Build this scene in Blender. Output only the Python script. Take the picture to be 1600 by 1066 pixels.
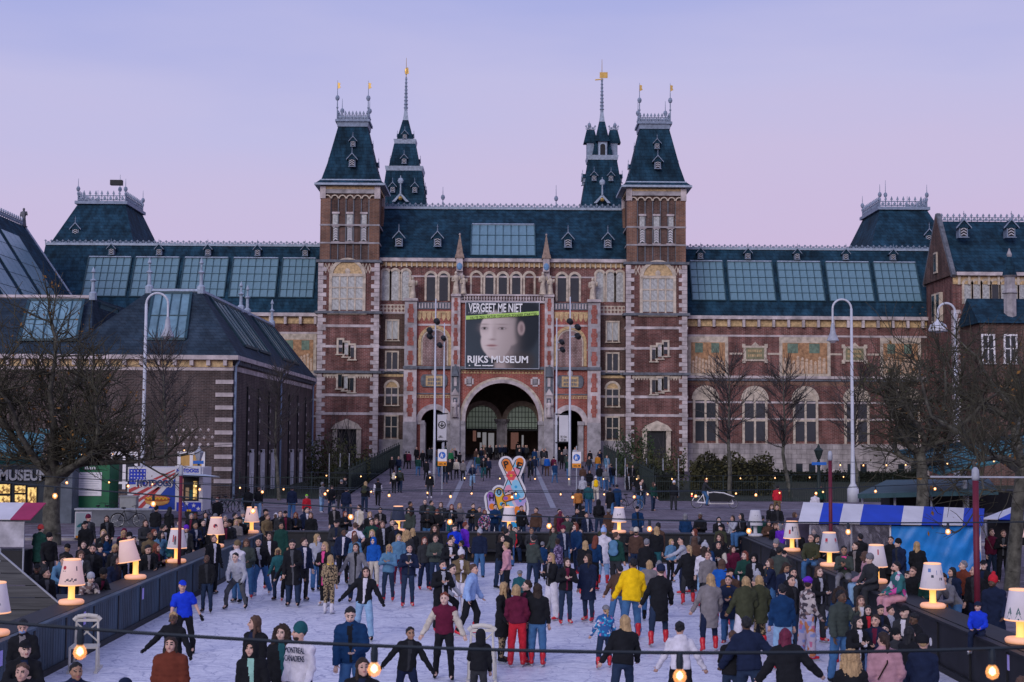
import bpy,math,random
import numpy as np
from mathutils import Matrix,Vector
for _o in list(bpy.data.objects):bpy.data.objects.remove(_o)
SC=bpy.context.scene
COL=SC.collection
rnd=random.Random(7)
R=math.radians
# ------------------------------------------------------------------ camera, sky, sun, exposure
CAMZ=4.9
FPX,PITCH,YAW,ROLL=2222.0,R(3.76),math.atan(15/2222),R(0.35)
cd=bpy.data.cameras.new('camera');cam=bpy.data.objects.new('camera',cd);COL.objects.link(cam)
cam.location=(0,0,CAMZ)
cam.rotation_euler=(Matrix.Rotation(-YAW,4,'Z')@Matrix.Rotation(R(90)+PITCH,4,'X')@Matrix.Rotation(ROLL,4,'Z')).to_euler()
cd.lens=36*FPX/1600;cd.sensor_width=36;cd.clip_start=.5;cd.clip_end=3000
cd.dof.use_dof=True;cd.dof.focus_distance=60;cd.dof.aperture_fstop=6.3
SC.camera=cam
W=bpy.data.worlds.new('World');SC.world=W;W.use_nodes=True
nt=W.node_tree;nt.nodes.clear()
tc=nt.nodes.new('ShaderNodeTexCoord');sx=nt.nodes.new('ShaderNodeSeparateXYZ')
rp=nt.nodes.new('ShaderNodeValToRGB');bg=nt.nodes.new('ShaderNodeBackground');wo=nt.nodes.new('ShaderNodeOutputWorld')
nz=nt.nodes.new('ShaderNodeTexNoise');nz.inputs['Scale'].default_value=3.0;nz.inputs['Detail'].default_value=4
mpw=nt.nodes.new('ShaderNodeMapping');mpw.inputs['Scale'].default_value=(1,1,4.5)
ma=nt.nodes.new('ShaderNodeMath');ma.operation='MULTIPLY_ADD';ma.inputs[1].default_value=.13
nt.links.new(tc.outputs['Generated'],sx.inputs[0]);nt.links.new(tc.outputs['Generated'],mpw.inputs[0]);nt.links.new(mpw.outputs[0],nz.inputs['Vector'])
ms=nt.nodes.new('ShaderNodeMath');ms.operation='SUBTRACT';ms.inputs[1].default_value=.065
mxx=nt.nodes.new('ShaderNodeMath');mxx.operation='MULTIPLY_ADD';mxx.inputs[1].default_value=-.055;nt.links.new(sx.outputs['X'],mxx.inputs[0]);nt.links.new(sx.outputs['Z'],mxx.inputs[2])
nt.links.new(nz.outputs['Fac'],ma.inputs[0]);nt.links.new(mxx.outputs[0],ma.inputs[2]);nt.links.new(ma.outputs[0],ms.inputs[0])
nt.links.new(ms.outputs[0],rp.inputs[0]);nt.links.new(rp.outputs[0],bg.inputs[0]);nt.links.new(bg.outputs[0],wo.inputs[0])
cr=rp.color_ramp;cr.elements[0].position=0.0;cr.elements[0].color=(.615,.485,.695,1)
cr.elements[1].position=1.0;cr.elements[1].color=(.33,.37,.70,1)
for p,c in((.10,(.61,.495,.715,1)),(.17,(.585,.515,.745,1)),(.235,(.53,.515,.78,1)),(.30,(.41,.44,.77,1))):
    e=cr.elements.new(p);e.color=c
bg.inputs[1].default_value=1.0
sd=bpy.data.lights.new('sun','SUN');sun=bpy.data.objects.new('sun',sd);COL.objects.link(sun)
sd.energy=1.55;sd.angle=R(30);sd.color=(1,.93,.93)
sun.rotation_euler=(R(68),0,R(-24))
SC.view_settings.view_transform='Standard';SC.view_settings.look='None'
SC.view_settings.exposure=0.0;SC.view_settings.gamma=1.0;SC.view_settings.use_curve_mapping=False
SC.cycles.max_bounces=5;SC.cycles.diffuse_bounces=3;SC.cycles.glossy_bounces=2;SC.cycles.transmission_bounces=3;SC.cycles.transparent_max_bounces=6
SC.cycles.use_denoising=True
# ------------------------------------------------------------------ survey: drawing units to metres
def _ray(px,py):
    a,b=px-800,533-py
    c,s=math.cos(-ROLL),math.sin(-ROLL)
    a,b=c*a+s*b,-s*a+c*b
    cp,sp,cy,sy=math.cos(PITCH),math.sin(PITCH),math.cos(YAW),math.sin(YAW)
    fw=Vector((sy*cp,cy*cp,sp));rt=Vector((cy,-sy,0));up=rt.cross(fw)
    return fw+rt*(a/FPX)+up*(b/FPX)
def at(px,py,d):
    r=_ray(px,py);return Vector((r.x*d/r.y,d,CAMZ+r.z*d/r.y))
def XX(u,d=150,py=520):# u: offset from the axis of the facade
    a,b=785+u-800,533-py
    cp,sp=math.cos(PITCH),math.sin(PITCH)
    return(u/FPX)*d/(cp-sp*b/FPX)
def ZZ(py,d=150):
    return CAMZ+d*math.tan(PITCH+math.atan((533-py)/FPX))
def ground(y):
    if y<60:return 0.0
    if y<88:return .4*(y-60)/28
    return .4
def ramp(y):
    return .4+.028*(max(y,88)-88)
# ------------------------------------------------------------------ materials
MATS={}
def _new(name):
    m=bpy.data.materials.new(name);m.use_nodes=True
    n=m.node_tree;return m,n,n.nodes['Principled BSDF']
def mat(name,col,rough=.8,var=.25,scale=2.0,bump=0.0,spec=.3,metal=0.0,stretch=(1,1,1),emit=None,es=0.0,fine=0.0):
    if name in MATS:return MATS[name]
    m,n,b=_new(name);L=n.links.new
    t=n.nodes.new('ShaderNodeTexCoord');mp=n.nodes.new('ShaderNodeMapping');mp.inputs['Scale'].default_value=stretch
    L(t.outputs['Object'],mp.inputs[0])
    z=n.nodes.new('ShaderNodeTexNoise');z.inputs['Scale'].default_value=scale;z.inputs['Detail'].default_value=6;z.inputs['Roughness'].default_value=.62
    L(mp.outputs[0],z.inputs['Vector'])
    r=n.nodes.new('ShaderNodeValToRGB')
    r.color_ramp.elements[0].position=.3;r.color_ramp.elements[1].position=.7
    r.color_ramp.elements[0].color=(*[c*(1-var)for c in col],1);r.color_ramp.elements[1].color=(*[min(1,c*(1+var))for c in col],1)
    L(z.outputs['Fac'],r.inputs[0]);L(r.outputs[0],b.inputs['Base Color'])
    b.inputs['Roughness'].default_value=rough;b.inputs['Specular IOR Level'].default_value=spec;b.inputs['Metallic'].default_value=metal
    if bump:
        bp=n.nodes.new('ShaderNodeBump');bp.inputs['Strength'].default_value=bump;bp.inputs['Distance'].default_value=.05
        L(z.outputs['Fac'],bp.inputs['Height']);L(bp.outputs[0],b.inputs['Normal'])
    if emit:
        b.inputs['Emission Color'].default_value=(*emit,1);b.inputs['Emission Strength'].default_value=es
    MATS[name]=m;return m
def brickmat(name,c1,c2,mort,bw=.45,bh=.14,ms=.018,grime=.35):
    if name in MATS:return MATS[name]
    m,n,b=_new(name);L=n.links.new
    t=n.nodes.new('ShaderNodeTexCoord');s=n.nodes.new('ShaderNodeSeparateXYZ');L(t.outputs['Object'],s.inputs[0])
    a=n.nodes.new('ShaderNodeMath');a.operation='ADD';L(s.outputs['X'],a.inputs[0]);L(s.outputs['Y'],a.inputs[1])
    c=n.nodes.new('ShaderNodeCombineXYZ');L(a.outputs[0],c.inputs['X']);L(s.outputs['Z'],c.inputs['Y'])
    k=n.nodes.new('ShaderNodeTexBrick');L(c.outputs[0],k.inputs['Vector'])
    k.inputs['Color1'].default_value=(*c1,1);k.inputs['Color2'].default_value=(*c2,1);k.inputs['Mortar'].default_value=(*mort,1)
    k.inputs['Scale'].default_value=1;k.inputs['Brick Width'].default_value=bw;k.inputs['Row Height'].default_value=bh;k.inputs['Mortar Size'].default_value=ms
    z=n.nodes.new('ShaderNodeTexNoise');z.inputs['Scale'].default_value=.55;z.inputs['Detail'].default_value=9;z.inputs['Roughness'].default_value=.7;L(t.outputs['Object'],z.inputs['Vector'])
    r=n.nodes.new('ShaderNodeMapRange');r.inputs['From Min'].default_value=.35;r.inputs['From Max'].default_value=.65;r.inputs['To Min'].default_value=1-grime;r.inputs['To Max'].default_value=1+grime*.5
    L(z.outputs['Fac'],r.inputs['Value'])
    mp=n.nodes.new('ShaderNodeMapping');mp.inputs['Scale'].default_value=(1.6,1.6,.14);L(t.outputs['Object'],mp.inputs[0]);z3=n.nodes.new('ShaderNodeTexNoise');z3.inputs['Scale'].default_value=1.0;z3.inputs['Detail'].default_value=6;L(mp.outputs[0],z3.inputs['Vector'])
    r3=n.nodes.new('ShaderNodeMapRange');r3.inputs['From Min'].default_value=.38;r3.inputs['From Max'].default_value=.6;r3.inputs['To Min'].default_value=1-grime*.8;r3.inputs['To Max'].default_value=1.1;L(z3.outputs['Fac'],r3.inputs['Value']);r4=n.nodes.new('ShaderNodeMath');r4.operation='MULTIPLY';L(r.outputs[0],r4.inputs[0]);L(r3.outputs[0],r4.inputs[1])
    x=n.nodes.new('ShaderNodeVectorMath');x.operation='SCALE';L(k.outputs['Color'],x.inputs[0]);L(r4.outputs[0],x.inputs['Scale']);L(x.outputs[0],b.inputs['Base Color'])
    bp=n.nodes.new('ShaderNodeBump');bp.inputs['Strength'].default_value=.25;bp.inputs['Distance'].default_value=.02;bp.invert=True
    L(k.outputs['Fac'],bp.inputs['Height']);L(bp.outputs[0],b.inputs['Normal'])
    b.inputs['Roughness'].default_value=.9;b.inputs['Specular IOR Level'].default_value=.2
    MATS[name]=m;return m
def cloth(col):
    return mat('cloth_%03d_%03d_%03d'%tuple(int(c*999)for c in col),col,.9,.22,7,.25,.15)
BRICK=brickmat('red brick',(.21,.078,.064),(.125,.05,.044),(.27,.19,.175),grime=.5)
BRIGHT=brickmat('bright red brick',(.36,.09,.065),(.25,.065,.052),(.38,.21,.18),grime=.25)
DARKBRICK=brickmat('brown brick',(.13,.066,.052),(.075,.044,.038),(.16,.125,.11))
PALEBRICK=brickmat('orange brick',(.24,.115,.07),(.155,.08,.058),(.25,.19,.16))
ANNEX=brickmat('dark purple brick',(.095,.066,.06),(.055,.042,.041),(.15,.125,.12),.36,.11,.016)
STONE=mat('pale sandstone',(.44,.385,.385),.85,.45,1.1,.2)
STONEG=mat('weathered grey stone',(.30,.28,.29),.85,.4,1.3,.2)
STONED=mat('dark lead stone',(.12,.13,.15),.8,.4,2)
OCHRE=mat('ochre glazed tile',(.47,.33,.17),.6,.45,4)
CREAM=mat('cream stone tracery',(.48,.41,.33),.8,.4,2.2,.15)
SLATE=brickmat('blue slate roofing',(.010,.042,.072),(.017,.056,.092),(.006,.022,.038),.7,.38,.02,.5)
SLATEA=brickmat('grey blue roof slates',(.022,.04,.062),(.034,.055,.08),(.012,.02,.03),.5,.22,.012,.35)
LEAD=mat('pale lead flashing',(.30,.36,.44),.6,.3,3)
LEADD=mat('iron roof cresting',(.20,.25,.33),.6,.3,3)
SKYGL=mat('frosted roof glass',(.13,.24,.295),.28,.4,.8,0,.6)
SKYGLD=mat('greenish roof glass',(.09,.17,.18),.3,.35,.8,0,.6)
GLASS=mat('dark window glass',(.016,.024,.028),.12,.3,1,0,.6)
GLASSL=mat('leaded pale glass',(.36,.37,.36),.35,.45,5,0,.5)
GOLD=mat('gilded metal',(.50,.32,.09),.4,.2,4,0,.5,.7)
WHITE=mat('white paint',(.72,.70,.72),.6,.1,3)
BLACK=mat('black paint',(.012,.013,.016),.6,.3,3)
IRON=mat('dark green iron',(.016,.028,.026),.6,.3,3)
TEAL=mat('teal metal',(.022,.06,.08),.5,.3,3)
GREYM=mat('galvanised grey metal',(.33,.35,.40),.5,.2,4)
# ------------------------------------------------------------------ mesh builder
class MB:
    def __init__(s):s.v=[];s.f=[];s.m=[]
    def add(s,vs,fs,mi=0):
        n=len(s.v);s.v.extend(tuple(p)for p in vs);s.f.extend(tuple(i+n for i in f)for f in fs);s.m.extend([mi]*len(fs));return s
    def box(s,x0,x1,y0,y1,z0,z1,mi=0):
        if x0>x1:x0,x1=x1,x0
        if y0>y1:y0,y1=y1,y0
        if z0>z1:z0,z1=z1,z0
        return s.add([(x,y,z)for z in(z0,z1)for y in(y0,y1)for x in(x0,x1)],
                     [(0,2,3,1),(4,5,7,6),(0,1,5,4),(2,6,7,3),(0,4,6,2),(1,3,7,5)],mi)
    def prism(s,pts,y0,y1,mi=0):# pts (x, z), extruded along y
        n=len(pts)
        A=sum(pts[i][0]*pts[(i+1)%n][1]-pts[(i+1)%n][0]*pts[i][1]for i in range(n))
        if A<0:pts=pts[::-1]
        return s.add([(x,y0,z)for x,z in pts]+[(x,y1,z)for x,z in pts],
                     [tuple(range(n)),tuple(range(2*n-1,n-1,-1))]+[(i,n+i,n+(i+1)%n,(i+1)%n)for i in range(n)],mi)
    def prismx(s,pts,x0,x1,mi=0):# pts (y, z), extruded along x
        n=len(pts)
        return s.add([(x0,y,z)for y,z in pts]+[(x1,y,z)for y,z in pts],
                     [tuple(range(n)),tuple(range(2*n-1,n-1,-1))]+[(i,n+i,n+(i+1)%n,(i+1)%n)for i in range(n)],mi)
    def frustum(s,cx,cy,z0,z1,hx0,hy0,hx1,hy1,mi=0):
        v=[(cx+a*hx0,cy+b*hy0,z0)for a,b in((-1,-1),(1,-1),(1,1),(-1,1))]+[(cx+a*hx1,cy+b*hy1,z1)for a,b in((-1,-1),(1,-1),(1,1),(-1,1))]
        return s.add(v,[(3,2,1,0),(4,5,6,7)]+[(i,(i+1)%4,4+(i+1)%4,4+i)for i in range(4)],mi)
    def tube(s,p0,p1,r0,r1=None,n=6,mi=0):
        p0,p1=Vector(p0),Vector(p1);r1=r0 if r1 is None else r1
        d=(p1-p0)
        if d.length<1e-6:return s
        d.normalize();a=d.orthogonal().normalized();b=d.cross(a)
        v=[p+(a*math.cos(2*math.pi*i/n)+b*math.sin(2*math.pi*i/n))*r for p,r in((p0,r0),(p1,r1))for i in range(n)]
        return s.add(v,[(i,(i+1)%n,n+(i+1)%n,n+i)for i in range(n)]+[tuple(range(n-1,-1,-1)),tuple(range(n,2*n))],mi)
    def path(s,ps,r,n=6,mi=0):
        for a,b in zip(ps,ps[1:]):s.tube(a,b,r,r,n,mi)
        return s
    def lathe(s,cx,cy,prof,n=12,mi=0):
        v=[(cx+r*math.cos(2*math.pi*i/n),cy+r*math.sin(2*math.pi*i/n),z)for r,z in prof for i in range(n)]
        k=len(prof)
        return s.add(v,[(j*n+i,j*n+(i+1)%n,(j+1)*n+(i+1)%n,(j+1)*n+i)for j in range(k-1)for i in range(n)]+[tuple(range(n-1,-1,-1)),tuple(range((k-1)*n,k*n))],mi)
    def ball(s,c,r,n=8,mi=0):
        rx,ry,rz=r if isinstance(r,tuple)else(r,r,r)
        v=[];k=n//2+1
        for j in range(k):
            t=math.pi*(j+.001)/(k-1+.002)-math.pi/2
            for i in range(n):v.append((c[0]+rx*math.cos(t)*math.cos(2*math.pi*i/n),c[1]+ry*math.cos(t)*math.sin(2*math.pi*i/n),c[2]+rz*math.sin(t)))
        return s.add(v,[(j*n+i,j*n+(i+1)%n,(j+1)*n+(i+1)%n,(j+1)*n+i)for j in range(k-1)for i in range(n)],mi)
    def mesh(s,name,mats):
        me=bpy.data.meshes.new(name);me.from_pydata(s.v,[],s.f)
        for m in(mats if isinstance(mats,(list,tuple))else[mats]):me.materials.append(m)
        if any(s.m):me.polygons.foreach_set('material_index',s.m)
        me.update();return me
    def build(s,name,mats,parent=None,smooth=False,**kw):
        me=s.mesh(name,mats)
        if smooth:me.polygons.foreach_set('use_smooth',[True]*len(me.polygons))
        return ob(name,me,parent,**kw)
def ob(name,me,parent=None,loc=None,rot=None,scale=None,local=False,**kw):
    o=bpy.data.objects.new(name,me);COL.objects.link(o)
    if loc is not None:o.location=loc
    if rot is not None:o.rotation_euler=rot
    if scale is not None:o.scale=scale
    if parent is not None:
        o.parent=parent
        if not local:o.matrix_parent_inverse=wm(parent).inverted()
    for k,v in kw.items():o[k]=v
    return o
def wm(o):
    m=Matrix.LocRotScale(o.location,o.rotation_euler,o.scale)
    return wm(o.parent)@o.matrix_parent_inverse@m if o.parent else m
def thing(name,label,cat,loc=(0,0,0),rz=0,group=None):
    o=bpy.data.objects.new(name,None);COL.objects.link(o);o.location=loc;o.rotation_euler=(0,0,rz)
    o['label']=label;o['category']=cat
    if group:o['group']=group
    return o
def copy_tree(o,loc,rz=None,label=None,group=None,scale=None):
    c=o.copy();COL.objects.link(c);c.location=loc
    if rz is not None:c.rotation_euler=(0,0,rz)
    if scale is not None:c.scale=(scale,)*3
    if label:c['label']=label
    if group:c['group']=group
    def kids(src,dst):
        for ch in list(src.children):
            k=ch.copy();COL.objects.link(k);k.parent=dst;k.matrix_parent_inverse=ch.matrix_parent_inverse.copy();kids(ch,k)
    kids(o,c);return c
UNIT=MB().box(-.5,.5,-.5,.5,-.5,.5)
_units={}
def unit(m):
    if m.name not in _units:_units[m.name]=UNIT.mesh('unit_'+m.name,m)
    return _units[m.name]
def text(name,s,m,parent,loc,width,height=None,rot=(R(90),0,0),extrude=.01,align='CENTER',bold=0.0,kind=None):
    c=bpy.data.curves.new(name,'FONT');c.body=s;c.align_x=align;c.extrude=extrude;c.offset=bold;c.size=1;c.resolution_u=3
    c.materials.append(m)
    o=bpy.data.objects.new(name,c);COL.objects.link(o);o.rotation_euler=rot;o.location=loc
    bpy.context.view_layer.update()
    dx,dy=max(o.dimensions.x,.01),max(o.dimensions.y,.01)
    k=width/dx;o.scale=(k,(height/dy)if height else k,1)
    me=bpy.data.meshes.new_from_object(o);me.name=name;m4=(Vector(o.location),o.rotation_euler.copy(),Vector(o.scale));bpy.data.objects.remove(o)
    o=bpy.data.objects.new(name,me);COL.objects.link(o);o.location,o.rotation_euler,o.scale=m4;o['kind']='stuff'
    o.parent=parent
    if parent is not None:o.matrix_parent_inverse=wm(parent).inverted()
    return o
# ------------------------------------------------------------------ the museum
MUS=thing('museum_building','large red brick museum with four slate roofed towers and long glazed roofs','museum',(0,151,2.1))
class EB(MB):
    def e(s,u0,u1,p0,p1,yf,yb,mi=0):
        return s.box(XX(u0,yf),XX(u1,yf),yf,yb,ZZ(p1,yf),ZZ(p0,yf),mi)
    def sym(s,u0,u1,p0,p1,yf,yb,mi=0):
        s.e(u0,u1,p0,p1,yf,yb,mi);return s.e(-u1,-u0,p0,p1,yf,yb,mi)
def arch_ring(mb,cx,zs,ri,ro,y0,y1,mi=0,n=16,stilt=0.0,a0=0,a1=math.pi):
    for i in range(n):
        t0,t1=a0+(a1-a0)*i/n,a0+(a1-a0)*(i+1)/n
        mb.prism([(cx+r*math.cos(t),zs+r*math.sin(t))for r,t in((ri,t0),(ro,t0),(ro,t1),(ri,t1))],y0,y1,mi)
    if stilt:
        mb.box(cx-ro,cx-ri,y0,y1,zs-stilt,zs,mi);mb.box(cx+ri,cx+ro,y0,y1,zs-stilt,zs,mi)
def half_disc(mb,cx,zs,r,y0,y1,mi=0,n=14):
    mb.prism([(cx+r*math.cos(math.pi*i/n),zs+r*math.sin(math.pi*i/n))for i in range(n+1)],y0,y1,mi)
def arch_wall(mb,x0,x1,z0,z1,cx,r,zs,y0,y1,mi=0,n=18):
    mb.box(x0,cx-r,y0,y1,z0,zs,mi);mb.box(cx+r,x1,y0,y1,z0,zs,mi)
    pts=[(cx+r*math.cos(math.pi*i/n),zs+r*math.sin(math.pi*i/n))for i in range(n+1)]
    for i in range(n):
        a,b=pts[i],pts[i+1]
        xa=x1 if i==0 else a[0];xb=x0 if i==n-1 else b[0]
        if i==0:mb.prism([(x1,zs),(x1,z1),(b[0],z1),b,a],y0,y1,mi)
        elif i==n-1:mb.prism([a,(a[0],z1),(x0,z1),(x0,zs),b],y0,y1,mi)
        else:mb.prism([a,(a[0],z1),(b[0],z1),b],y0,y1,mi)
def window(par,u0,u1,p0,p1,yf,cols=2,rows=2,fm=CREAM,arch=False,gl=GLASS,fw=.16,bar=.10,name='window',tym=None):
    x0,x1=sorted((XX(u0,yf),XX(u1,yf)));z1,z0=ZZ(p0,yf),ZZ(p1,yf);cx=(x0+x1)/2
    mb=MB();r=(x1-x0)/2;zt=z1-r if arch else z1
    mb.box(x0-fw,x0,yf-.14,yf+.03,z0-fw,zt);mb.box(x1,x1+fw,yf-.14,yf+.03,z0-fw,zt)
    mb.box(x0-fw*1.5,x1+fw*1.5,yf-.2,yf+.02,z0-fw*1.6,z0-fw)
    if arch:arch_ring(mb,cx,zt,r,r+fw*1.5,yf-.15,yf+.03)
    else:mb.box(x0-fw,x1+fw,yf-.145,yf+.03,z1,z1+fw)
    for i in range(1,cols):mb.box(x0+(x1-x0)*i/cols-bar/2,x0+(x1-x0)*i/cols+bar/2,yf-.11,yf,z0-fw,zt)
    for j in range(1,rows):mb.box(x0,x1,yf-.10,yf,z0+(zt-z0)*j/rows-bar/2,z0+(zt-z0)*j/rows+bar/2)
    if arch:mb.box(x0,x1,yf-.105,yf,zt-bar/2,zt+bar/2)
    w=mb.build(name,fm,par)
    for i in range(cols):
        for j in range(rows):
            sx_,sz_=(x1-x0)/cols,(zt-z0)/rows
            ob('glass_pane',unit(gl),w,(x0+(i+.5)*sx_,yf-.04,z0+(j+.5)*sz_),scale=(sx_,.03,sz_))
    if arch:
        t=MB();half_disc(t,cx,zt,r,yf-.06,yf);t.build('tympanum',tym or gl,w)
    return w
def crest(x0,x1,y,z,h,par,along='x',m=LEADD,name='roof_cresting',step=.62):
    mb=MB();n=max(2,int(abs(x1-x0)/step));t=.05
    def bx(a0,a1,z0,z1):
        if along=='x':mb.box(a0,a1,y-t,y+t,z0,z1)
        else:mb.box(y-t,y+t,a0,a1,z0,z1)
    bx(x0,x1,z+.10*h,z+.2*h);bx(x0,x1,z+.5*h,z+.58*h)
    for i in range(n+1):
        a=x0+(x1-x0)*i/n
        bx(a-.035,a+.035,z,z+h*.85)
        p=[(a-.14,z+.72*h),(a,z+h*1.05),(a+.14,z+.72*h),(a,z+.62*h)]
        (mb.prism if along=='x' else mb.prismx)(p,y-t*1.2,y+t*1.2)
        if i<n:
            b=a+(x1-x0)/n/2
            p=[(b-.2,z+.3*h),(b,z+.5*h),(b+.2,z+.3*h),(b,z+.14*h)]
            (mb.prism if along=='x' else mb.prismx)(p,y-t,y+t)
    return mb.build(name,m,par,kind='stuff')
# dormer seen from the front, one metre wide, base at z = 0
_d=MB();_d.box(-.36,.36,-.30,.6,0,.85,2);_d.box(-.27,.27,-.33,-.3,.08,.8,1)
for j in range(3):
    _d.prism([(-.25,.12+j*.24),(0,.27+j*.24),(.25,.12+j*.24),(.25,.21+j*.24),(0,.36+j*.24),(-.25,.21+j*.24)],-.36,-.33,3)
_d.add([(-.62,-.45,.78),(0,-.45,1.5),(.62,-.45,.78),(-.62,.8,.78),(0,.8,1.5),(.62,.8,.78),(-.62,-.45,.70),(.62,-.45,.70),(0,-.45,1.38)],
       [(0,1,4,3),(1,2,5,4)],0)
_d.prism([(-.66,.72),(0,1.46),(0,1.6),(-.66,.84)],-.5,-.40,2);_d.prism([(.66,.72),(0,1.46),(0,1.6),(.66,.84)],-.5,-.40,2)
_d.prism([(-.5,.8),(.5,.8),(0,1.4)],-.40,-.36,0)
_d.tube((0,-.42,1.5),(0,-.42,2.25),.05,.02,5,2);_d.ball((0,-.42,2.0),.09,5,2);_d.box(-.42,.42,-.5,-.3,-.06,0,2)
DORM=_d.mesh('dormer',[SLATE,BLACK,LEADD,mat('faded white shutter',(.42,.42,.45),.7,.2,3)])
def dormer(par,x,y,z,w,rz=0):return ob('dormer',DORM,par,(x,y,z),(0,0,rz),(w,w,w))
def finial(par,x,y,z0,z1,m=LEADD,flag=False,r=.16,gold=None):
    mb=MB();h=z1-z0
    mb.tube((x,y,z0),(x,y,z0+h*.62),.07,.05,6);mb.ball((x,y,z0+h*.55),(r*1.5,r*1.5,r*2),8);mb.ball((x,y,z0+h*.3),r*.8,6);mb.tube((x,y,z0+h*.62),(x,y,z1),.045,.02,5)
    o=mb.build('finial',m,par)
    if flag:
        g=MB();g.prism([(x,z1-h*.22),(x+.34,z1-h*.18),(x+.24,z1-h*.13),(x+.3,z1-h*.07),(x,z1-h*.05)],y-.02,y+.02);g.build('weathervane',GOLD,o)
    return o
def quoins(par,u0,du,p0,p1,yf,step=6.6,m=STONE,side=1):
    mb=EB();p=p0;i=0
    while p<p1-2:
        w=du if i%2 else du*.62
        mb.e(u0,u0+side*w,p,min(p+step-.5,p1),yf-.09,yf+.02);p+=step;i+=1
    return mb.build('corner_quoins',m,par,kind='stuff')
def statue(par,x,y,z,h,m=CREAM,name='statue',kw=None):
    mb=MB();r=h*.13
    mb.lathe(x,y,[(r*1.1,z),(r*1.2,z+.04*h),(r*.95,z+.3*h),(r*.8,z+.5*h),(r*1.15,z+.68*h),(r*1.2,z+.78*h),(r*.5,z+.84*h),(r*.4,z+.86*h)],10)
    mb.ball((x,y-.02*h,z+.92*h),(r*.55,r*.6,r*.75),8)
    mb.tube((x-r*1.1,y,z+.78*h),(x-r*1.35,y-.05*h,z+.55*h),r*.38,r*.3,6);mb.tube((x-r*1.35,y-.05*h,z+.55*h),(x-r*.4,y-.13*h,z+.56*h),r*.3,r*.24,6)
    mb.tube((x+r*1.1,y,z+.78*h),(x+r*1.5,y-.04*h,z+.6*h),r*.38,r*.3,6);mb.tube((x+r*1.5,y-.04*h,z+.6*h),(x+r*1.5,y-.14*h,z+.8*h),r*.3,r*.22,6)
    mb.box(x-r*1.3,x+r*1.3,y-r*1.3,y+r*1.3,z-.05*h,z)
    return mb.build(name,m,par,smooth=True)
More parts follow.
